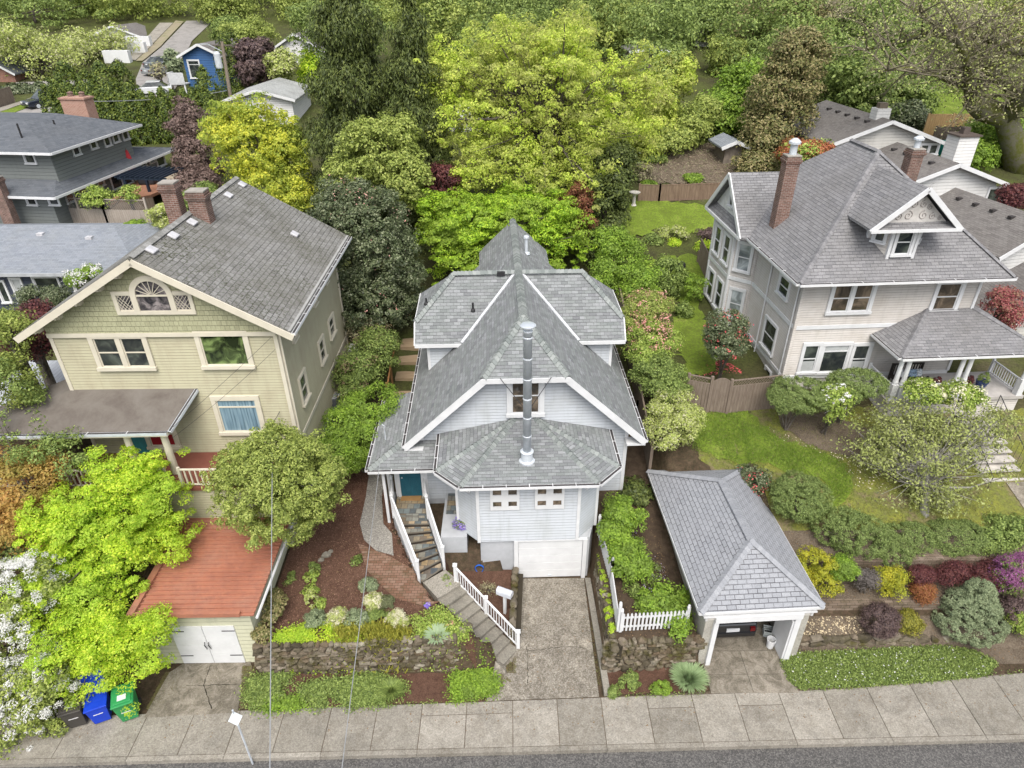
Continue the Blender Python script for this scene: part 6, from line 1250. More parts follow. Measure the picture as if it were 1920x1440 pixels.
# beside the driveway
for i, (es, lab) in enumerate([([E_(1168, 965, 38, 34, 19.6), E_(1150, 1000, 28, 25, 18.8)], 'leafy bright green hydrangea against the white house, by the picket fence'), ([E_(1180, 1055, 40, 32, 17.6), E_(1170, 1025, 30, 22, 18.2)], 'bright green shrub in the middle of the strip beside the carport'), ([E_(1240, 1130, 46, 34, 16.4), E_(1265, 1165, 28, 30, 15.6)], 'bright green shrub spilling over the front picket fence')]):
    shrub('hydrangea', lab, 'shrub', es, 110, 11000, .1, L_FRESH, seed=100+i, rc=.26, inner=.6)
shrub('bluebell_patch', 'patch of dark foliage with tiny blue and pink flowers beside the carport wall', 'flowers', [(4.9, 17.4, 1.65, .8, 1.6, .22), (4.6, 19.2, 1.8, .7, .9, .2)], 70, 7500, .07, L_MID, seed=104, rc=.2, stems=False, blossoms=(m_leaf('lilac_petal', [(.35, .35, .55), (.55, .45, .55)]), 40, 500, .05, .2))
shrub('fern_clump', 'dark ferny clump at the corner of the white house', 'shrub', [(5.3, 21.6, 2.2, .7, .9, .4)], 30, 3500, .13, L_CED, seed=105, rc=.3)
# ----------------------------------------------------------------- garden left of the stairs
gd_ = [((690, 1098), 19, 14, L_BLUE, None, 'small grey-green santolina bush, upper one in the mulch bed'), ((700, 1130), 18, 17, L_SPRG2, P_CREAM, 'cream-flowering bush below the small grey-green one'), ((593, 1165), 20, 20, L_BLUE, None, 'blue-grey bush, left of the two cream-flowering bushes'), ((632, 1160), 20, 18, L_SPRG2, P_CREAM, 'cream-flowering bush, leftmost of the three in the garden'), ((668, 1165), 24, 20, L_BLUE, None, 'blue-grey bush right of the leftmost cream-flowering one'), ((745, 1165), 20, 20, L_SPRG2, P_CREAM, 'cream-flowering bush nearest the steps'), ((708, 1160), 22, 16, L_MID, None, 'dark olive clump between the blue-grey and cream bushes'), ((725, 1132), 16, 12, m_leaf('heath_leaf', [(.1, .12, .05), (.15, .16, .08)]), None, 'heather tuft beside the cream-flowering bush')]
for i, ((px, py), rx, ry, m, bl, lab) in enumerate(gd_):
    p = T(px, py+ry*.6); shrub('garden_bush', lab, 'shrub', [E_(px, py, rx, ry, p.y+.15)], 46, 6000, .05, m, seed=110+i, rc=.13, inner=.75, stems=False, blossoms=(bl, 60, 2600, .045, .1) if bl else None)
for i, (px, py, rx, ry, m) in enumerate([(585, 1125, 14, 18, L_SPRG2), (583, 1082, 16, 10, L_RHOD), (600, 1133, 10, 7, L_RHOD), (582, 1108, 16, 9, L_RHOD), (545, 1085, 8, 10, L_MID), (588, 1065, 12, 12, L_MID), (668, 1052, 9, 10, L_MID)]):
    p = T(px, py+ry*.5); shrub('seedling', ['pale green seedling shrub, lowest on the left of the mulch bed', 'lime seedling with spreading leaves, middle of the mulch bed', 'tiny lime seedling just above the blue-grey bushes', 'flat lime seedling below the spreading one', 'thin green seedling at the left of the mulch bed', 'thin green seedling below the round tree', 'small green plant beside the brick path'][i], 'plant', [E_(px, py, rx, ry, p.y+.05, .3)], 14, 520, .08, m, seed=130+i, rc=.12, stems=False)
def ground_cover(name, label, pts, n, size, mat, h=.15, seed=1, cat='ground cover', hang=0., asp=.6): scatter(name, tp(*pts), int(n*1.25), size, mat, label, cat, h, seed=seed, hang=hang, asp=asp, fringe=.13)
ground_cover('creeping_cover', 'lime green creeping plants along the top of the stone wall', ((520, 1195), (590, 1175), (680, 1188), (690, 1210), (600, 1216), (515, 1214)), 9000, .07, L_LIME, .22, 1)
ground_cover('grass_clump', 'arching yellow-green grassy leaves on the wall top', ((630, 1185), (740, 1178), (770, 1198), (740, 1215), (640, 1215)), 3500, .26, m_leaf('grassy_leaf', [(.2, .22, .03), (.36, .34, .05)]), .05, 2, 'plant', -1, .16)
ground_cover('mixed_cover', 'green and yellow mixed perennials near the head of the steps', ((765, 1165), (830, 1145), (880, 1190), (870, 1205), (780, 1205)), 5200, .075, L_RHOD, .2, 3)
for i, (pts, n, m, lab) in enumerate([(((470, 1275), (540, 1262), (555, 1300), (480, 1330), (462, 1310)), 6500, L_MID, 'leafy green cover at the left end of the pavement strip'), (((560, 1290), (640, 1278), (700, 1268), (760, 1290), (750, 1320), (590, 1328)), 12000, L_MID, 'broad leafy green cover in the middle of the pavement strip'), (((845, 1268), (890, 1262), (935, 1255), (932, 1300), (850, 1315)), 6000, L_FRESH, 'bright green cover at the foot of the steps'), (((490, 1322), (560, 1310), (580, 1326), (500, 1334)), 1500, L_FRESH, 'thin strip of green along the pavement edge')]):
    ground_cover('leafy_cover', lab, pts, n, .075, m, .16, 10+i)
for i, (px, py, m, n, lab) in enumerate([(1290, 1278, m_leaf('strappy_leaf', [(.14, .2, .09), (.26, .34, .18)], gain=1.7), 1100, 'big clump of strappy grey-green leaves spilling onto the pavement'), (735, 1300, L_MID, 500, 'blue-green grassy tuft in the pavement strip'), (820, 1198, m_leaf('agave_leaf', [(.25, .35, .2), (.4, .48, .3)]), 160, 'small pale variegated agave by the steps')]):
    p = T(px, py); c = Vector(p); rng = np.random.default_rng(200+i); k = n; a = rng.uniform(0, 6.28, k); r = rng.uniform(0, 1, k)**.6*(.6 if i == 0 else .35); ln = .5 if i == 0 else .3
    base = np.stack([c.x+np.cos(a)*r*.35, c.y+np.sin(a)*r*.35, np.full(k, c.z+.03)], 1); out = np.stack([np.cos(a), np.sin(a), 0*a], 1)
    tip = base+out*(r[:, None]*1.1)*(.8 if i == 0 else 1)+np.array([0, 0, 1.])*(ln*(1-.6*r))[:, None]; sd = np.stack([-np.sin(a), np.cos(a), 0*a], 1)*.012*(2 if i == 2 else 1); md = (base+tip)/2+np.array([0, 0, .08])
    Q = np.concatenate([np.stack([base-sd, base+sd, md+sd*1.2, md-sd*1.2], 1), np.stack([md-sd*1.2, md+sd*1.2, tip+sd*.2, tip-sd*.2], 1)]).reshape(-1, 3)
    tag(leafmesh('strappy_clump', Q-np.array(c), m), lab, 'plant').location = c
for i, (px, py, rx, ry, m, lab) in enumerate([(1180, 1278, 22, 18, L_MID, 'green perennial at the left of the bed below the short wall'), (1240, 1290, 18, 12, L_FRESH, 'low yellow-green perennial beside the strappy clump'), (1150, 1300, 8, 10, L_MID, 'small weed beside the driveway edging')]):
    p = T(px, py+8); shrub('perennial', lab, 'plant', [E_(px, py, rx, ry, p.y+.1)], 24, 2600, .06, m, seed=150+i, rc=.14, stems=False)
gc = tp((1462, 1240), (1500, 1228), (1620, 1222), (1760, 1214), (1822, 1222), (1868, 1245), (1850, 1268), (1760, 1278), (1600, 1290), (1500, 1294), (1480, 1280))
scatter('flowering_ground_cover', gc, 42000, .06, L_MID, 'dense dark green ground cover mat beside the pavement', 'ground cover', .14, seed=20, up=.8, fringe=.05)
scatter('daisy_blossoms', gc, 420, .06, P_WHITE, 'tiny white flowers dotted over the green mat', 'flowers', .18, seed=21, up=2)
scatter('leaf_litter', tp((1500, 1160), (1620, 1150), (1640, 1200), (1560, 1215), (1500, 1205)), 420, .09, m_plain('pale_litter', (.5, .42, .28), .9), 'pale dry leaves littering the lower bed beside the carport', 'leaf litter', seed=22)
scatter('bark_chips', gardenL, 9000, .05, m_leaf('bark_chip', [(.07, .03, .02), (.16, .08, .05), (.26, .16, .11)], .0), 'reddish bark chips over the mulch bed', 'bark chips', seed=23)
shrub('pansies', 'purple and white pansies in the stucco planter', 'flowers', [(-2.0, 19.6, 2.55, .35, .35, .22)], 24, 2200, .05, L_MID, seed=160, rc=.12, stems=False, blossoms=(P_VIO, 60, 1500, .055, .12))
shrub('small_shrub', 'small green shrubs at the foot of the slate steps rail', 'shrub', [(-2.6, 17.9, 1.0, .35, .4, .3)], 20, 2400, .07, L_MID, seed=161, rc=.15)
shrub('bare_bush', 'leafless brown bush beneath the stair railing near the garage', 'shrub', [(-1.0, 17.9, .7, .4, .3, .25)], 30, 700, .05, L_TWIG, seed=162, rc=.15)
shrub('mossy_fringe', 'mossy green fringe between the driveway edging and the picket fence', 'shrub', [(3.42, 17.6, 1.5, .12, 1.2, .12), (3.42, 15.9, 1.5, .12, .9, .12)], 60, 5000, .05, L_LIME, seed=163, rc=.1, stems=False)
shrub('fern_clump', 'brown-green ferns beside the red-roofed garage', 'shrub', [(-8.6, 16.2, 1.75, .4, .7, .3), (-8.7, 15.2, 1.6, .3, .4, .25)], 30, 3400, .1, L_IVY, seed=164, rc=.22, stems=False)
# ----------------------------------------------------------------- hedges and background
def hedge_template(h, r, n, leaf, seed):
    P, _ = leaf_cloud([(0, 0, h/2, r, r, h/2)], 170, n, leaf, seed=seed, rc=.05, flat=1.6, inner=.9, cone=True, col=True, hang=.3, lumpy=.2); return P
L_ARB = m_leaf('arborvitae_leaf', [(.02, .035, .006), (.045, .075, .01), (.085, .12, .015), (.15, .18, .022)], .1)
def arb_row(pts, h, r, label, group, step=.9, seed=1):
    rnd = random.Random(seed); P = hedge_template(1, r/h, 4600, .19/h, seed); me = None
    for a, c in zip(pts[:-1], pts[1:]):
        n = max(1, int((c-a).length/step))
        for i in range(n):
            p = a.lerp(c, i/n); hh = h*rnd.uniform(.92, 1.1); 
            if me is None: o = leafmesh('arborvitae', P, L_ARB); me = o.data
            else: o = bpy.data.objects.new('arborvitae', me); COL.objects.link(o)
            o.location = (p.x, p.y, z_at(p.x, p.y)-.1); o.scale = (hh*1.05, hh*1.05, hh); o.rotation_euler = (0, 0, rnd.uniform(0, 6)); tag(o, label, 'tree', group)
arb_row([T(125, 255), T(250, 270), T(420, 262)], 4.5, .62, 'dark green arborvitae in the long tight hedge behind the grey house', 'arborvitae in the long hedge behind the grey house', .78, 1)
arb_row([T(150, 222), T(215, 218), T(276, 205)], 4.7, 1.3, 'tall pointed arborvitae in the clump beside the side street', 'tall arborvitae clump by the side street', 1.5, 2)
arb_row([T(118, 232), T(160, 238)], 4.2, 1.4, 'rounder arborvitae at the left end near the dark parked vehicle', 'rounder arborvitae at the left end', 1.4, 4)
arb_row([T(398, 215), T(425, 203)], 4.6, 1.2, 'tall arborvitae standing in front of the blue house', 'arborvitae in front of the blue house', 1.7, 3)
arb_row([T(440, 180), T(462, 165)], 6., 1.3, 'tall arborvitae right of the utility pole', 'arborvitae right of the utility pole', 1.8, 5)
def bg(name, label, es, ncl, n, leaf, m, seed, cat='tree', **k):
    x, y = es[0][0], es[0][1]; return tree(name, label, cat, (x, y, z_at(x, y)), es, ncl, n, leaf, m, .22, 8, seed=seed, **k)
bg('plum_tree', 'dark purple-leaved plum tree right of the utility pole', [E_(482, 120, 38, 42, 82)], 120, 15000, .3, L_PURP, 201, rc=.8)
bg('grey_green_tree', 'grey-green tree beside the purple plum', [E_(530, 125, 24, 24, 80)], 60, 6000, .3, L_SPRG2, 202, rc=.8)
bg('green_tree', 'bright mid green tree behind the terrace beds', [E_(1385, 195, 58, 62, 58), E_(1350, 225, 45, 40, 56), E_(1420, 150, 40, 35, 60)], 220, 30000, .24, L_FRESH, 203, rc=.8)
bg('ivy_tree', 'tall brownish ivy-clad tree left of the bungalow row', [E_(1470, 190, 65, 85, 52), E_(1440, 270, 45, 40, 50), E_(1500, 110, 55, 55, 53), E_(1420, 310, 40, 22, 48.5)], 420, 42000, .2, L_IVY, 204, rc=.7, inner=.4, bark=BARK, twigs=80)
bg('broadleaf_tree', 'dark glossy broadleaf tree behind the farthest bungalow', [E_(1640, 160, 80, 55, 64), E_(1700, 190, 50, 45, 62), E_(1580, 150, 60, 50, 64)], 300, 34000, .27, L_MID, 205, rc=.9)
bg('rhododendron', 'big dark rhododendron beside the bungalow chimney', [E_(1700, 225, 38, 28, 58)], 70, 8000, .24, L_DARK, 206, rc=.7, cat='shrub')
bg('lime_tree', 'lime-green tree right of the huge spring tree', [E_(1225, 230, 45, 60, 54), E_(1260, 150, 40, 45, 60), E_(1200, 270, 40, 30, 52)], 220, 24000, .24, L_SPRING, 207, rc=.8)
bg('green_shrub', 'layered green shrubs above the terrace beds', [E_(1290, 240, 45, 32, 54), E_(1250, 262, 50, 20, 52.5), E_(1320, 215, 30, 30, 55)], 150, 18000, .2, L_OLIVE, 208, rc=.6, cat='shrub')
bg('round_shrub', 'round yellow-green shrub at the top of the slope', [E_(1362, 105, 34, 32, 76)], 90, 11000, .3, L_OLIVE, 209, rc=.8, cat='shrub')
bg('azalea', 'orange-flowering azalea behind the beige house chimney', [E_(1510, 292, 48, 24, 46)], 60, 5000, .17, L_RHOD, 210, rc=.5, cat='shrub', blossoms=(P_ORG, 70, 7500, .16, .5))
bg('bank_shrub', 'bright green shrubs behind the white boxed chimney', [E_(1850, 265, 60, 45, 52), E_(1820, 300, 45, 30, 49), E_(1900, 290, 30, 40, 50)], 160, 18000, .2, L_FRESH, 211, rc=.7, cat='shrub')
bg('brown_shrub', 'brown leafless shrub by the tan fence', [E_(1835, 240, 24, 18, 55)], 40, 2500, .18, L_TWIG, 212, rc=.5, cat='shrub')
bg('burgundy_shrub', 'burgundy shrub at the right edge behind the bungalows', [E_(1905, 370, 28, 20, 40)], 50, 5500, .14, L_BURG, 213, rc=.5, cat='shrub')
bg('red_shrub', 'pinkish red photinia at the right behind the beige house', [E_(1880, 570, 32, 28, 30), E_(1905, 600, 24, 24, 29.5)], 60, 6500, .11, m_leaf('photinia', [(.2, .04, .05), (.32, .1, .1), (.2, .15, .08)]), 214, rc=.4, cat='shrub')
bg('red_maple', 'deep red maple at the left behind the green house', [E_(60, 635, 55, 45, 24), E_(75, 590, 30, 20, 26)], 110, 14000, .11, L_BURG, 215, rc=.45)
bg('green_shrub', 'lime shrub in front of the deep red maple', [E_(15, 620, 40, 40, 22.5), E_(30, 720, 40, 60, 21.2)], 90, 9000, .1, L_OLIVE, 216, rc=.4, cat='shrub')
bg('shrub_row', 'dark rounded shrub in front of the navy house', [E_(60, 560, 30, 22, 32), E_(110, 555, 25, 18, 32)], 60, 7500, .1, L_DARK, 217, rc=.35, cat='shrub')
bg('white_blossom_shrub', 'white-flowering shrub against the green house gable', [E_(150, 520, 26, 14, 31), E_(175, 508, 18, 10, 31)], 40, 3000, .1, L_FRESH, 218, rc=.3, cat='shrub', blossoms=(P_WHITE, 40, 1800, .1, .25))
bg('vine_shrub', 'green vine climbing the lattice fence', [E_(255, 430, 18, 16, 40)], 40, 4000, .14, L_FRESH, 219, rc=.3, cat='shrub')
bg('vine_shrub', 'pale flowering vine by the brick chimneys', [E_(305, 405, 22, 22, 40)], 40, 4500, .14, L_SPRG2, 220, rc=.35, cat='shrub')
bg('garden_tree', 'young green garden tree in front of the grey house', [E_(180, 375, 26, 20, 44), E_(240, 365, 18, 16, 44)], 60, 5000, .14, L_RHOD, 221, rc=.4)
bg('dark_shrub', 'dark green shrub below the brown-purple tree', [E_(390, 375, 40, 28, 42)], 60, 7000, .16, L_MID, 222, rc=.5, cat='shrub')
bg('bare_tree', 'tall hazy tree in thin yellow leaf at the top left corner', [E_(70, 110, 95, 45, 92), E_(20, 80, 60, 40, 90)], 260, 9000, .3, L_SPRG2, 223, rc=1., twigs=120, inner=.3)
bg('bare_tree', 'second hazy tree in thin yellow leaf beside the far street', [E_(150, 95, 55, 35, 100), E_(210, 85, 50, 30, 104)], 160, 6000, .3, L_SPRG2, 224, rc=1., twigs=80, inner=.3)
bg('street_tree', 'slim bare street tree beside the pale parked cars', [E_(298, 138, 14, 18, 84)], 30, 500, .25, L_TWIG, 225, rc=.6, twigs=20)
bg('dark_hedge', 'low dark hedge along the side street at far left', [E_(35, 172, 38, 10, 84), E_(75, 168, 20, 8, 84)], 60, 7000, .28, L_DARK, 226, rc=.6, cat='hedge')
bg('blue_spruce', 'small blue-green conifer beside the blue house', [E_(325, 118, 12, 24, 86)], 30, 4000, .28, L_BLUE, 227, rc=.5)
# oak with mossy limbs, right edge
ob = T(1905, 318); oak = empty('oak_tree', ob, 0, 'massive leafless oak with mossy crooked limbs at the top right', 'tree'); rng_ = random.Random(9)
def op(px, py, Y): return V(px, py, Y)-ob
Yo = ob.y
limbs = [([(1908, 330), (1900, 270), (1885, 220), (1845, 205), (1822, 185)], [.55, .5, .48, .5, .42]), ([(1822, 185), (1818, 150), (1815, 120), (1800, 85), (1790, 40)], [.3, .24, .18, .13, .05]), ([(1822, 185), (1848, 150), (1852, 110), (1850, 60), (1860, 20)], [.34, .26, .22, .16, .06]),
         ([(1885, 225), (1905, 195), (1925, 180), (1960, 150)], [.4, .3, .25, .2]), ([(1852, 125), (1885, 160), (1930, 185)], [.26, .24, .2]), ([(1820, 160), (1780, 150), (1745, 135), (1700, 128), (1660, 132)], [.2, .15, .11, .07, .03]), ([(1850, 90), (1800, 70), (1740, 62), (1680, 80), (1620, 95)], [.18, .15, .12, .08, .03]),
         ([(1855, 70), (1900, 95), (1940, 100)], [.2, .17, .14]), ([(1800, 85), (1750, 40), (1700, 10)], [.14, .1, .04])]
tips = []; tb = MB()
for k_, (pts, rr) in enumerate(limbs):
    P3 = [op(x, y, Yo-(.0 if k_ == 0 else i*.9*(1 if k_ % 2 else -1))) for i, (x, y) in enumerate(pts)]; tb.tube(P3, [r*1.6 for r in rr], 8)
    if k_: tips += [(a.lerp(c, t), rr[i]) for i, (a, c) in enumerate(zip(P3[:-1], P3[1:])) for t in (.2, .5, .9)]
tb.build('trunk', BARKM, oak, True)
tw = MB(); fine = []
for p, r in tips:
    for j in range(3):
        d0 = Vector((rng_.uniform(-1, .7), rng_.uniform(-1, 1), rng_.uniform(-.25, .9))).normalized(); L = rng_.uniform(1.5, 4.2); q = p+d0*L*.5+Vector((0, 0, rng_.uniform(-.2, .4))); e = q+(d0+Vector((rng_.uniform(-.5, .5), rng_.uniform(-.5, .5), rng_.uniform(-.5, .2)))).normalized()*L*.5
        tw.tube([p, q, e], [.07, .04, .012], 4, False)
        for m in range(9):
            s = q.lerp(e, rng_.random()) if m % 2 else p.lerp(q, rng_.random()); d1 = (d0+Vector((rng_.uniform(-1, 1), rng_.uniform(-1, 1), rng_.uniform(-.8, .6)))).normalized(); f_ = s+d1*rng_.uniform(.5, 1.3); tw.tube([s, f_], [.022, .008], 3, False); fine.append(f_)
tw.build('branches', m_blend('twig_bark', (.1, .09, .06), (.17, .15, .11), (.15, .16, .05), scale=1.5), oak)
rg_ = np.random.default_rng(4); F_ = np.array([tuple(f) for f in fine]); idx = rg_.integers(0, len(F_), 4500); c_ = F_[idx]+rg_.normal(size=(4500, 3))*.3
leafmesh('buds', quads_from(c_, rg_.normal(size=(4500, 3)), .15, rg_), L_TWIG, oak); leafmesh('moss_tufts', quads_from(F_[rg_.integers(0, len(F_), 6000)]+rg_.normal(size=(6000, 3))*.45, rg_.normal(size=(6000, 3)), .16, rg_), L_SPRG2, oak)
# far wooded slope filling the skyline
for i, (px, py, rx, ry, Y, m, lab) in enumerate([(640, 60, 90, 60, 85, L_MID, 'broad green tree at the skyline behind the cedar'), (800, 40, 110, 60, 95, L_OLIVE, 'olive tree at the skyline above the spring tree'), (1140, 60, 90, 55, 88, L_OLIVE, 'mid green tree at the skyline right of centre'), (1300, 40, 80, 45, 92, L_MID, 'dark green tree at the skyline above the slope'), (1460, 50, 90, 55, 84, L_IVY, 'brownish tree at the skyline above the ivy tree'), (1620, 70, 95, 55, 80, L_TWIG, 'bare hazy tree at the skyline left of the oak'), (1780, 50, 110, 60, 90, L_OLIVE, 'olive tree at the skyline behind the oak'), (1920, 60, 80, 60, 86, L_IVY, 'brown-green tree at the skyline at the right edge'), (950, 20, 110, 50, 105, L_MID, 'dark tree at the skyline in the middle'), (420, 15, 60, 35, 125, L_OLIVE, 'far tree above the blue house roof'), (60, 20, 120, 45, 125, L_MID, 'far dark tree in the top left corner'), (240, 20, 80, 30, 135, L_OLIVE, 'far olive tree above the side street')]):
    bg('skyline_tree', lab, [E_(px, py, rx, ry, Y)], 170, 15000, .34, m, 240+i, rc=1.3, inner=.6, lumpy=.9)
def wood(name, label, x0, x1, y0, y1, n, m, seed, lf=.5):
    rng = np.random.default_rng(seed); es = []
    for i in range(n):
        x, y = rng.uniform(x0, x1), rng.uniform(y0, y1); r = rng.uniform(2.5, 5); es.append((x, y, z_at(x, y)+r*.7, r, r, r*.9))
    P, _ = leaf_cloud(es, n*60, int(n*900*(.6/lf)**1.5), lf, rc=.95, seed=seed); tag(leafmesh(name, P, m), label, 'woodland', None, 'stuff')
wood('far_woodland', 'distant mixed woodland on the slope', -90, 95, 118, 175, 60, L_OLIVE, 3); wood('far_woodland', 'distant darker woodland on the slope', -110, 110, 125, 190, 55, L_CED, 4)
wood('street_thicket', 'bushes and low trees filling the blocks beyond the side street', -110, -15, 124, 140, 40, L_OLIVE, 6, .45); wood('hillside_thicket', 'dense undergrowth on the slope behind the gardens', -12, 46, 60, 100, 42, L_MID, 5, .32)

for i, (px, py, rx, ry, Y, m, lab) in enumerate([(30, 130, 40, 22, 96, L_MID, 'green shrub mass above the low dark hedge'), (430, 62, 30, 22, 104, L_MID, 'dark tree behind the blue house roof'), (470, 70, 50, 30, 100, L_OLIVE, 'green tree behind the purple plum'), (590, 150, 30, 40, 84, L_LIME, 'bright lime tree beside the tall white house'), (425, 225, 18, 16, 69, L_MID, 'green bush at the foot of the utility pole')]):
    bg('street_bush', lab, [E_(px, py, rx, ry, Y)], 120, 11000, .28, m, 270+i, rc=.9, inner=.6, lumpy=.9, cat='shrub')

scatter('dead_stems', tp((1200, 290), (1330, 270), (1380, 300), (1370, 345), (1200, 345)), 2500, .25, m_leaf('dead_stem', [(.12, .09, .06), (.25, .2, .14), (.1, .14, .04)], 0), 'dead stems and weeds on the upper terrace bed', 'dead stems', .1, seed=90, up=1, asp=.15)
for i, (px, py, rx_, ry_, m, lab) in enumerate([(1225, 300, 24, 9, L_MID, 'low green weeds at the back of the terrace bed'), (1300, 335, 16, 5, L_FRESH, 'small bright weed patch in the terrace bed'), (1205, 325, 16, 20, L_TWIG, 'tangle of bare brown brambles at the left of the terrace bed')]):
    shrub('terrace_plant', lab, 'shrub', [E_(px, py, rx_, ry_, T(px, py+ry_*.6).y)], 30, 2600, .14, m, seed=310+i, rc=.35, stems=False)
# ================================================================= FAR LEFT STREET AND HOUSES
def rd(name, pts, mat, off): sheet(name, [T(*p) for p in pts], mat, off, 2.5)
ROADM = m_conc('road_surface', (.26, .25, .24), .1, (.55, .2), (.15, .14, .12)); VERGE = m_blend('verge', (.2, .17, .12), (.26, .23, .16), (.15, .16, .07), scale=.6)
rd('road', ((262, 195), (318, 186), (340, 150), (336, 118), (360, 78), (400, 40), (350, 40), (310, 82), (268, 118), (255, 150)), ROADM, .1)
rd('verge', ((268, 116), (309, 80), (345, 42), (330, 40), (290, 82), (255, 116)), VERGE, .14); rd('pavement', ((254, 115), (288, 82), (325, 44), (300, 44), (268, 80), (235, 110)), SWALK, .12)
rd('road', ((-40, 262), (0, 243), (60, 226), (150, 205), (185, 190), (150, 180), (90, 186), (0, 226), (-40, 245)), ROADM, .1)
rd('verge', ((-30, 240), (0, 224), (74, 196), (72, 188), (0, 213), (-30, 226)), GRASS, .14); rd('pavement', ((0, 212), (70, 187), (68, 182), (0, 204)), SWALK, .12)
rd('road', ((30, 168), (160, 160), (180, 150), (30, 156)), ROADM, .1)
def car(name, label, loc, rz, col, suv=False, L=4.6, plate=True, cat='car'):
    r = empty(name, loc, rz, label, cat); Wd = .92; h1, h2 = (.95, 1.75) if suv else (.88, 1.42); k = N('car_paint'); k.col(col, .25, .6); k.b.inputs['Coat Weight'].default_value = .6; pm = k.m
    P = [(-L/2, .35), (-L/2-.02, .6), (-L/2+.06, h1), (-L*.1, h1+.06), (L*.2, h1+.04), (L/2-.15, h1-.12), (L/2, .62), (L/2-.03, .32), (L*.4, .24), (-L*.4, .24)]
    MB().slab([(x, -Wd, z) for x, z in P], 2*Wd, (0, 1, 0)).build('body', pm, r, bevel=.07)
    g = [(-L/2+.12, h1+.0), (-L/2+.4, h2), (L*.08, h2), (L*.27, h1+.02)] if suv else [(-L*.4, h1), (-L*.24, h2), (L*.06, h2), (L*.24, h1)]
    b = MB(); W0, W1 = Wd-.06, Wd-.22; v = [(x, s*(W0 if i in (0, 3) else W1), z) for s in (-1, 1) for i, (x, z) in enumerate(g)]
    b.add(v, [(0, 3, 2, 1), (4, 5, 6, 7), (0, 1, 5, 4), (1, 2, 6, 5), (2, 3, 7, 6)]); b.build('glasshouse', GLASS, r, bevel=.04)
    MB().box(g[1][0]-.05, g[2][0]+.05, -W1-.02, W1+.02, h2-.04, h2+.03).build('roof', pm, r, bevel=.03)
    for x in (-L*.31, L*.31):
        for s in (-1, 1):
            M = Matrix.Translation((x, s*(Wd-.08), .33)) @ Matrix.Rotation(R_(90), 4, 'X'); w = MB(M).lathe([(.22, -.11), (.33, -.1), (.34, 0), (.33, .1), (.22, .11)], seg=16).build('wheel', DARK, r); MB(M).lathe([(.02, -.12), (.2, -.115), (.2, .115), (.02, .12)], seg=12).build('rim', METAL, w)
    for s in (-1, 1):
        MB().box(-L/2-.05, -L/2+.03, s*.74-.08, s*.74+.1, h1-.3, h1-.12).build('tail_light', m_plain('red_lens', (.12, .006, .008), .25), r); MB().box(L/2-.12, L/2-.0, s*.62-.18, s*.62+.18, h1-.36, h1-.2).build('headlight', m_plain('lamp_lens', (.7, .7, .7), .15), r)
    MB().box(-L/2-.06, -L/2+.2, -.86, .86, .3, .52).build('rear_bumper', DARK if suv else pm, r, bevel=.03)
    MB().box(-L/2-.045, -L/2, -.24, .24, h1-.3, h1-.15).build('number_plate', m_plain('plate_white', (.6, .62, .65), .4), r)
    return r
car('parked_car', 'dark navy utility vehicle parked at the kerb of the side street', T(95, 200, -.1), R_(-125), (.012, .016, .03), True, 4.9)
car('parked_car', 'white hatchback parked on the side street beside the hedge', T(286, 178, -.1), R_(200), (.6, .62, .64)); car('parked_car', 'silver car parked farther up the side street', T(306, 140, -.1), R_(60), (.2, .21, .22)); car('parked_car', 'small dark grey car parked behind the silver one', T(308, 128, -.1), R_(60), (.12, .13, .14))
BLUES = m_siding('bright_blue_siding', (.035, .1, .24), .25, .1)
r, F, Mz, g = gabled('blue_house', 'small bright blue gabled house with white trim behind the hedge', (330, 108), (420, 104), (374, 82), 83, 10, -4, 5.2, BLUES, RFR, wins=((352, 379, 114, 146, 1, 2),))
b = MB(Mz); bl = F.to(V(334, 158, 82)); bz = bl.z; b.box(bl.x-1.2, bl.x+.6, -1.3, 0, bz-.1, bz); b.build('balcony_floor', WHITE, r)
for p, q in (((bl.x-1.2, -1.3, bz), (bl.x+.6, -1.3, bz)), ((bl.x-1.2, -1.3, bz), (bl.x-1.2, 0, bz))):
    b = MB(Mz); p, q = Vector(p), Vector(q); b.bar(p+Vector((0, 0, 1.1)), q+Vector((0, 0, 1.1)), .1, .1)
    for i in range(13): c = p.lerp(q, i/12); b.box(c.x-.05, c.x+.05, c.y-.05, c.y+.05, bz, bz+1.1)
    b.build('balcony_railing', WHITE, r)
for x in (bl.x-1.15, bl.x+.5): MB(Mz).box(x-.08, x+.08, -1.25, -1.1, bz-3.2, bz).build('balcony_post', WHITE, r)
gabled('white_cottage', 'white cottage with pale grey roof right of the utility pole', (415, 188), (552, 188), (486, 168), 68, 9, 3, 2.6, SIDR2, m_shingle('pale_grey_shingles', (.3, .31, .3), (.38, .39, .38), (.2, .2, .2)), wins=((446, 458, 186, 198, 2), (462, 474, 186, 198, 2)))
gabled('white_house', 'tall white house at the top edge left of the cedars', (500, 98), (610, 98), (555, 62), 95, 8, 0, 6.5, SIDR2, RFR, wins=((525, 545, 108, 130, 1, 1), (560, 580, 108, 130, 1, 1)))
gabled('white_house', 'white house glimpsed through the spring tree', (830, 228), (930, 228), (880, 215), 62, 8, 0, 3, SIDR2, m_plain('white_membrane', (.7, .7, .7)), wins=())
gabled('brown_house', 'dark brown cabin with white fascia at the top right of the spring tree', (1180, 96), (1260, 96), (1220, 90), 74, 6, 0, 3.2, m_siding('brown_siding', (.08, .06, .05)), RFR)
gabled('white_house', 'white wall of a house at the top edge above the round shrub', (1300, 70), (1375, 70), (1337, 50), 90, 6, 0, 4.5, SIDR2, RFR)
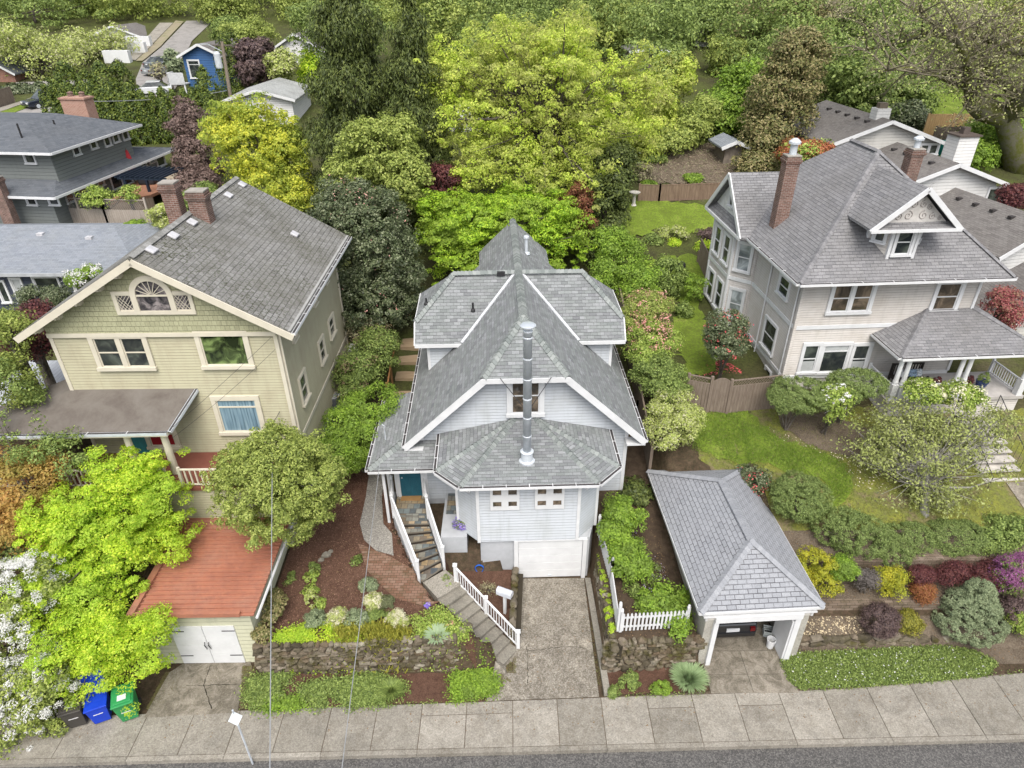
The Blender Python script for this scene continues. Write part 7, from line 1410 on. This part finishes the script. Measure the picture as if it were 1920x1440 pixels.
gabled('brick_house', 'red brick house at the far left behind the low hedge', (-60, 138), (28, 140), (-20, 110), 88, 8, 0, 4.2, m_brick('dull_red_brick', (.22, .09, .06), (.3, .13, .09), (.3, .27, .24)), RFY)
gabled('garden_shed', 'small grey-roofed garden shed beside the terrace beds', (1352, 276), (1408, 276), (1380, 264), 50, 3, 4, 1.6, m_plain('stone_shed', (.2, .17, .14), .9, .3), RFS)
for i, (px, py, w_, h_, lab) in enumerate([(222, 118, 3.4, 1.5, 'white terrace wall by the side street, lowest'), (245, 100, 4.5, 1.4, 'white terrace wall by the side street, middle'), (262, 88, 3.5, 1.4, 'white terrace wall by the side street, highest')]):
    p = T(px, py); tag(MB().box(-w_/2, w_/2, -.2, .6, -.3, h_).build('terrace_wall', WHITE), lab, 'wall').location = p
p = T(205, 86); gabled('beige_bungalow', 'pale beige house above the white terraces at the top left', (165, 70), (262, 66), (214, 48), p.y+4, 8, 0, 3, SIDR, RFR, wins=((190, 200, 76, 84, 1), (225, 238, 74, 83, 1)))
# utility pole and wires
pb_ = T(437, 212); pt_ = V(416, 78, pb_.y+.3); up = empty('utility_pole', pb_, 0, 'tall wooden utility pole with pale transformer beside the blue house', 'utility pole'); d_ = pt_-pb_
MB().tube([(0, 0, 0), d_], [.2, .15], 8).build('pole', m_blend('pole_wood', (.16, .13, .1), (.26, .22, .18), scale=3.), up)
tz = d_*.78; MB().lathe([(.32, 0), (.34, .1), (.34, 1.3), (.2, 1.5)], tz+Vector((-.6, -.2, -.9)), 10).build('transformer', m_plain('pale_grey_box', (.5, .53, .55), .5), up)
MB().bar(d_*.95+Vector((-1.3, 0, 0)), d_*.95+Vector((1.0, 0, 0)), .12, .14).build('crossarm', BARK, up); MB().tube([d_*.86, d_*.9+Vector((-1.2, -.6, .5)), d_*.9+Vector((-2., -.9, .5))], .04, 5).build('lamp_arm', METAL, up)
WIRE = m_plain('wire_black', (.05, .05, .05), .6)
def wire(label, a, b, sag=.3, r=.011, mat=None, name='wire'):
    a, b = Vector(a), Vector(b); P = [a.lerp(b, t)-a-Vector((0, 0, sag*4*t*(1-t))) for t in np.linspace(0, 1, 18)]; o = MB().tube(P, r, 5).build(name, mat or WIRE); o.location = a; tag(o, label, 'wire')
GW = m_plain('wire_grey', (.3, .31, .32), .5)
wire('overhead service wire dropping past the round olive tree', V(511, 792, 21.0), V(506, 1450, 7.2), 0, .013, GW); wire('thin overhead wire dropping across the garden from the white house porch roof', V(722, 790, 22.6), V(640, 1450, 7.2), 0, .01, GW)
wire('cable across the green house front, upper one', V(509, 632, 21.35), V(318, 806, 19.8), .05, .007); wire('cable across the green house front, lower one', V(516, 655, 21.35), V(322, 822, 19.8), .1, .007)
wire('long overhead wire from the utility pole to the brick chimney', V(425, 170, 73), V(135, 190, 54), .3, .03, GW); wire('looping cable end at the green house corner', V(540, 714, 22.4), V(511, 792, 21.0), .25, .012)
mb_ = Hc.to(V(722, 815, 22.0)); MB().tube([(mb_.x, mb_.y, 4.85), (mb_.x, mb_.y, 5.6), (mb_.x-.08, mb_.y, 5.65)], .025, 6).build('service_mast', METAL, house)
# ================================================================= SMALL THINGS
# mailbox
mp = T(947, 1150); mx = empty('mailbox', (mp.x, mp.y, z_at(mp.x, mp.y)), R_(-25), 'white rounded mailbox on a white post beside the driveway', 'mailbox'); MB().box(-.05, .05, -.05, .05, 0, 1.05).build('post', WHITE, mx)
pr2 = [(-.13, 0), (.13, 0), (.13, .14)]+[(.13*math.cos(t), .14+.13*math.sin(t)) for t in np.linspace(.3, 2.84, 7)]+[(-.13, .14)]
MB(Matrix.Translation((0, 0, 1.05)) @ Matrix.Rotation(R_(90), 4, 'Z')).slab([(x, -.3, z) for x, z in pr2], .6, (0, 1, 0)).build('box', m_plain('mailbox_grey', (.55, .57, .62), .35), mx)
# hose
hc = Vector((V(899, 1063, 18.9).x, 18.88, V(899, 1063, 18.9).z)); hs = empty('garden_hose', hc, 0, 'coiled blue hose hanging on the garage wall', 'hose'); b = MB()
b.tube([(.16*math.cos(t*1.0)*(1+.1*math.sin(t*3)), -.05-.01*t/6, .2*math.sin(t)) for t in np.linspace(0, 25, 90)], .018, 5, False); b.build('coil', m_plain('hose_blue', (.02, .12, .5), .4), hs); MB().tube([(-.1, -.03, .35), (.05, -.04, .33), (.05, -.03, -.1), (.04, -.03, -.9)], .015, 5).build('pipe', DARK, hs)
# bins
def bin_(label, px, py, rz, col, tilt=0, lid_open=False, h=1.05):
    p = G(px, py, .03); r = empty('wheelie_bin', p, R_(rz), label, 'bin'); m = m_plain('bin_plastic', col, .4, .06); b = MB()
    b.add([(-.24, -.27, .06), (.24, -.27, .06), (.24, .27, .06), (-.24, .27, .06), (-.31, -.36, h-.1), (.31, -.36, h-.1), (.31, .36, h-.02), (-.31, .36, h-.02)], [(0, 3, 2, 1), (4, 5, 6, 7), (0, 1, 5, 4), (1, 2, 6, 5), (2, 3, 7, 6), (3, 0, 4, 7)]); b.box(-.335, .335, -.385, .37, h-.13, h-.07); b.build('body', m, r, bevel=.02)
    lb = MB(Matrix.Translation((0, .36, h)) @ Matrix.Rotation(R_(-105) if lid_open else R_(4), 4, 'X')); lb.box(-.33, .33, -.78, .04, -.02, .04); lb.box(-.27, .27, -.7, -.1, .04, .08); ld = lb.build('lid', m, r, bevel=.02)
    if not lid_open: MB(Matrix.Translation((0, .36, h)) @ Matrix.Rotation(R_(4), 4, 'X')).box(-.13, .13, -.6, -.4, .081, .086).build('label', m_plain('label_white', (.6, .65, .62)), ld)
    MB().tube([(-.28, .42, h-.06), (.28, .42, h-.06)], .018, 6).build('handle', m, r)
    for s in (-1, 1): MB(Matrix.Translation((s*.27, .3, .12)) @ Matrix.Rotation(R_(90), 4, 'Y')).lathe([(.02, -.03), (.12, -.03), (.12, .03), (.02, .03)], seg=12).build('wheel', DARK, r)
    MB().box(-.14, .14, -.335, -.325, .55, .58).build('front_mark', m_plain('mark_white', (.6, .6, .6)), r)
    return r
bin_('green wheeled yard-waste bin with a white label on its lid', 247, 1338, 24, (.03, .25, .08)); bin_('blue wheeled recycling bin with its lid open', 196, 1342, 24, (.01, .05, .5), lid_open=True, h=.98); bin_('dark grey wheeled rubbish bin under the maple', 152, 1350, 20, (.06, .055, .05), h=.98)
# street sign seen from above
sp_ = G(441, 1345, 2.35); sg = empty('street_sign', (sp_.x, sp_.y, .0), R_(25), 'white diamond street sign on a thin post at the pavement edge', 'sign'); MB().tube([(0, 0, -.2), (0, 0, 2.7)], .03, 6).build('post', METAL, sg)
MB(Matrix.Translation((0, -.05, 2.35)) @ Matrix.Rotation(R_(-8), 4, 'X')).slab([(0, 0, -.3), (.2, 0, 0), (0, 0, .3), (-.2, 0, 0)], .02, (0, 1, 0)).build('plate', m_plain('sign_white', (.72, .78, .82), .35, .03), sg)
# air conditioners and heat pump
for px, py, lab in ((628, 768, 'round-grilled air conditioner beside the green house, farther one'), (612, 812, 'air conditioner beside the green house, nearer one')):
    p = T(px, py); p.z = z_at(p.x, p.y); a = empty('air_conditioner', p, 0, lab, 'air conditioner'); MB().box(-.36, .36, -.36, .36, .03, .8).build('case', m_plain('ac_grey', (.12, .13, .14), .5), a, bevel=.04)
    t = MB().lathe([(.34, .8), (.37, .84), (.3, .86), (.28, .82)], seg=20).build('top_ring', m_plain('ac_top', (.45, .46, .48), .4), a)
    for i in range(6): q = math.pi*i/6; MB().bar((.3*math.cos(q), .3*math.sin(q), .85), (-.3*math.cos(q), -.3*math.sin(q), .85), .015, .012).build('grille_bar', METAL, t)
p = V(648, 656, 30.2); a = empty('heat_pump', (-8.15, 30.0, p.z-.45), R_(0), 'white heat pump unit on the rear side wall of the green house', 'heat pump'); MB().box(-.17, .17, -.42, .42, 0, .75).build('case', m_plain('hp_white', (.6, .6, .58), .4), a, bevel=.02)
for i in range(9): MB().box(-.14, .14, -.43, -.421, .08+i*.07, .11+i*.07).build('vent', DARK, a)
MB().box(-.4, .17, -.4, .4, -.06, -.01).build('shelf', METAL, a)
# carport contents
cv = car('parked_car', 'black car inside the carport seen from behind with a white number plate', (7.85, 18.05, .06), R_(93), (.008, .009, .012), False, 4.3)
bk = G(1443, 1212, .05); o = empty('bucket', bk, 0, 'white plastic bucket just inside the carport', 'bucket'); MB().lathe([(.12, 0), (.15, .36), (.165, .37), (.165, .4), (.14, .4), (.125, .05), (.01, .05)], seg=18).build('shell', WHITE, o); MB().tube([(-.16, 0, .36), (-.12, -.12, .3), (.12, -.12, .3), (.16, 0, .36)], .006, 4).build('handle', METAL, o)
ck_ = G(1439, 1188, .05); o = empty('milk_crate', ck_, R_(-15), 'pale grey milk crate behind the bucket', 'crate')
for q in ((-.17, .17, -.17, -.15), (-.17, .17, .15, .17), (-.17, -.15, -.15, .15), (.15, .17, -.15, .15)):
    for z in (0, .1, .2): MB().box(*q, z, z+.06).build('side_slat', m_plain('crate_grey', (.42, .46, .46), .5), o)
MB().box(-.17, .17, -.17, .17, -.01, .0).build('base', DARK, o)
# porch of the beige house: bench, cushions, pots
def bw(x, y, z): c, s = math.cos(Hb.a), math.sin(Hb.a); return Vector((Hb.x+x*c-y*s, Hb.y+x*s+y*c, z))
bn = empty('porch_bench', bw(5.35, -1.0, 4.95), Hb.a, 'dark wooden bench with blue and white cushions on the porch', 'bench'); BW = m_plain('black_wood', (.025, .022, .02), .5)
MB().box(-.75, .75, -.3, .3, .38, .44).build('seat', BW, bn); b = MB(); b.box(-.75, .75, .28, .33, .95, 1.02)
for i in range(12): b.box(-.74+i*.13, -.7+i*.13, .28, .32, .44, .96)
b.build('backrest', BW, bn)
for x in (-.7, .7):
    for y in (-.26, .3): MB().box(x-.04, x+.04, y-.04, y+.04, 0, .62 if y < 0 else 1.0).build('leg', BW, bn)
for x, c, rz in ((-.25, (.5, .52, .55), 10), (.15, (.25, .35, .48), -12), (.45, (.5, .55, .6), 5)):
    k = N('cushion'); n_ = k.noise(k.pos(), 14, 2); k.col(k.ramp(n_, (.45, c), (.55, tuple(q*.45 for q in c))), .8)
    o = MB().box(-.2, .2, -.07, .07, 0, .36).build('cushion', k.m, None, bevel=.06); o.location = bw(5.35+x, -.98, 5.4); o.rotation_euler = (R_(-25), 0, R_(rz)); tag(o, {-.25: 'white patterned cushion, left one on the porch bench', .15: 'blue patterned cushion, middle one on the porch bench', .45: 'pale blue cushion, right one on the porch bench'}[x], 'cushion')
def pot(label, loc, col, m, s=1.):
    r = empty('flower_pot', loc, 0, label, 'plant pot'); MB().lathe([(.14*s, 0), (.2*s, .3*s), (.22*s, .32*s), (.22*s, .36*s), (.17*s, .34*s)], seg=14).build('pot', m_plain('glazed_pot', col, .3), r)
    P, _ = leaf_cloud([(0, 0, .5*s, .24*s, .24*s, .2*s)], 14, 500, .07, rc=.1, seed=7); leafmesh('plant', P, m, r)
pot('dark blue pot with a red-leaved plant by the porch bench', bw(6.35, -1.5, 4.95), (.02, .04, .1), L_BURG); pot('blue pot at the right of the porch steps', bw(8.5, -1.5, 4.95), (.02, .04, .12), L_MID, 1.2); pot('small red pot beside the blue one on the porch', bw(8.05, -1.3, 4.95), (.2, .03, .03), L_BURG, .8)
b = MB(Matrix.Translation(-bw(7.6, -2.1, 4.95))); 
# birdbath, grill, bin row, covered table
p = T(1188, 385); o = empty('birdbath', p, 0, 'pale stone birdbath at the edge of the back lawn', 'birdbath'); MB().lathe([(.22, 0), (.12, .1), (.09, .6), (.14, .75)], seg=14).build('pedestal', m_plain('pale_stone', (.5, .48, .44), .8), o); MB().lathe([(.1, .74), (.36, .84), (.38, .9), (.33, .9), (.05, .82)], seg=18).build('basin', m_plain('pale_stone_basin', (.5, .48, .44), .8), o)
p = T(1273, 522); o = empty('kettle_grill', p, 0, 'black kettle grill standing on the side lawn', 'grill'); MB().lathe([(.05, .5), (.22, .58), (.3, .75), (.31, .8), (.26, .95), (.12, 1.05), (.02, 1.07)], seg=18).build('kettle', DARK, o)
for i in range(3): q = 2.1*i; MB().tube([(.15*math.cos(q), .15*math.sin(q), .6), (.32*math.cos(q), .32*math.sin(q), 0)], .015, 5).build('leg', DARK, o)
p = T(1768, 292); o = empty('wheelie_bin', p, R_(10), 'teal wheeled bin beside the farthest bungalow', 'bin'); MB().box(-.35, .35, -.35, .35, 0, 1.0).build('body', m_plain('teal_plastic', (.02, .25, .2), .4), o, bevel=.04); MB().box(-.37, .37, -.38, .37, 1.0, 1.08).build('lid', m_plain('teal_plastic_lid', (.02, .28, .22), .4), o, bevel=.02)
o = empty('compost_bin', T(1340, 487), 0, 'teal garden bin at the corner of the beige bay', 'bin'); MB().lathe([(.4, 0), (.34, .8), (.3, .9), (.05, .95)], seg=14).build('body', m_plain('compost_green', (.02, .22, .15), .5), o); MB().lathe([(.31, .9), (.31, .96), (.05, 1.0)], seg=14).build('lid', DARK, o)
tb_ = V(318, 328, 51.5); o = MB().box(-1., 1., -.6, .6, 0, .85).build('covered_table', m_blend('canvas_cover', (.45, .42, .33), (.55, .52, .42), scale=2., bump=.05, bs=4), bevel=.2); o.location = (tb_.x, tb_.y, 7.9); tag(o, 'pale canvas-covered table on the timber deck', 'table')
o = tag(MB().box(-.6, .6, -.35, .35, 0, .9).build('covered_grill', m_plain('black_cover', (.03, .03, .035), .6), bevel=.12), 'dark covered grill on the timber deck by the red umbrella', 'grill'); v_ = V(275, 333, 50.5); o.location = (v_.x, v_.y, 7.9)
for i, (px, py, s, lab) in enumerate([(612, 1043, .3, 'largest grey boulder in the mulch bed'), (602, 1052, .2, 'small grey rock beside the boulder'), (620, 1036, .17, 'pale rock above the boulder'), (496, 1313, .16, 'pale rock in the pavement strip')]):
    bb = MB(); rock(bb, Vector((0, 0, s*.25)), (s*1.3, s, s*.8), random.Random(i+3)); o = bb.build('boulder', m_blend('boulder_grey', (.14, .13, .1), (.27, .25, .21), scale=5.)); o.location = T(px, py); tag(o, lab, 'rock')
# pansy patch by the steps
shrub('pansies', 'small purple pansy clump at the head of the concrete steps', 'flowers', [E_(801, 1136, 6, 6, T(801, 1140).y)], 8, 300, .05, L_MID, seed=300, rc=.08, stems=False, blossoms=(P_VIO, 20, 300, .05, .06)); shrub('tulips', 'red-pink tulips in the mixed perennials by the steps', 'flowers', [E_(843, 1171, 9, 5, T(843, 1175).y)], 8, 200, .08, L_MID, seed=301, rc=.08, stems=False, blossoms=(P_PINK, 14, 120, .07, .08))
# cracks and seams in the drives
def crack(pts, w=.011):
    P = [T(*p) for p in pts]; b = MB(); rnd = random.Random(1); Q = []
    for a, c in zip(P[:-1], P[1:]):
        n = max(2, int((c-a).length/.12))
        for i in range(n): v = a.lerp(c, i/n); Q.append(Vector((v.x+rnd.uniform(-.02, .02), v.y+rnd.uniform(-.02, .02), .044)))
    for a, c in zip(Q[:-1], Q[1:]): n_ = Vector(((c-a).y, -(c-a).x, 0)).normalized()*w*rnd.uniform(.4, 1.2); b.add([a-n_, a+n_, c+n_, c-n_], [(0, 1, 2, 3)])
    o = b.build('crack', CRK); o['kind'] = 'structure'
CRK = m_plain('crack_soil', (.03, .026, .018), .95)
crack([(985, 1205), (989, 1225), (990, 1288)]); crack([(962, 1205), (985, 1225)]); crack([(990, 1222), (1060, 1213), (1118, 1215)], .008); crack([(350, 1287), (452, 1284)], .012); crack([(395, 1250), (382, 1285), (400, 1335)], .014)
MOSSB = m_leaf('moss_bit', [(.05, .04, .02), (.09, .07, .03), (.08, .09, .02)], 0)
scatter('driveway_moss', tp((972, 1095), (1000, 1125), (985, 1180), (975, 1200), (972, 1150)), 1500, .05, MOSSB, 'dark moss creeping over the left driveway edge', 'moss', .0, seed=31, up=3)
scatter('driveway_moss', tp((935, 1262), (975, 1225), (985, 1235), (945, 1300)), 700, .05, MOSSB, 'brown moss below the bottom step', 'moss', .0, seed=32, up=3); scatter('driveway_moss', tp((1112, 1150), (1122, 1150), (1132, 1290), (1095, 1270)), 900, .05, MOSSB, 'dark specks along the right driveway edging', 'moss', .0, seed=33, up=3)
scatter('driveway_moss', tp((310, 1262), (345, 1258), (330, 1300), (290, 1335), (275, 1330)), 2500, .06, MOSSB, 'moss patch left of the garage drive', 'moss', .0, seed=34, up=3); scatter('driveway_moss', tp((375, 1255), (420, 1255), (400, 1300), (385, 1335), (370, 1325), (385, 1290)), 900, .05, MOSSB, 'brown litter down the middle of the garage drive', 'moss', .0, seed=35, up=3)
scatter('driveway_moss', tp((455, 1250), (480, 1250), (478, 1330), (450, 1330)), 2200, .06, MOSSB, 'mossy soil between the garage drive and the strip', 'moss', .03, seed=36, up=2)

# weeds along the pavement edge and litter on the drives
for i, (x0, x1) in enumerate(((-8.8, -1.2), (3.3, 6.5), (10.4, 19))):
    scatter('edge_weeds', [(x0, rear_y(x0)-.08), (x1, rear_y(x1)-.08), (x1, rear_y(x1)+.1), (x0, rear_y(x0)+.1)], int((x1-x0)*55), .06, L_MID, ['small weeds along the pavement edge below the left garden', 'small weeds along the pavement edge below the short wall', 'small weeds along the pavement edge by the flowering mat'][i], 'weeds', .05, seed=60+i, fringe=.04)
LIT = m_plain('dry_leaf', (.2, .13, .07), .9, .4, 30.)
for i, (pl_, n, lab) in enumerate((([(-18, 12.3), (18, 12.9), (18, 14.3), (-18, 13.0)], 320, 'sparse dry leaf litter on the pavement'), ([(-.5, 14), (3, 14), (2.9, 18.7), (.2, 18.7)], 150, 'sparse dry leaf litter on the centre driveway'), ([(10.3, 14.8), (23, 15.2), (23, 18.8), (10.2, 18.8)], 1600, 'dry leaves over the terraced beds'), (gardenL, 700, 'dry leaves scattered on the mulch bed'), ([(3.4, 15.1), (6.0, 15.1), (5.8, 22), (3.6, 19.5)], 600, 'dry leaves on the dark strip beside the carport'))):
    scatter('dry_leaves', pl_, n, .06, LIT, lab, 'leaf litter', .01, seed=70+i, up=3)
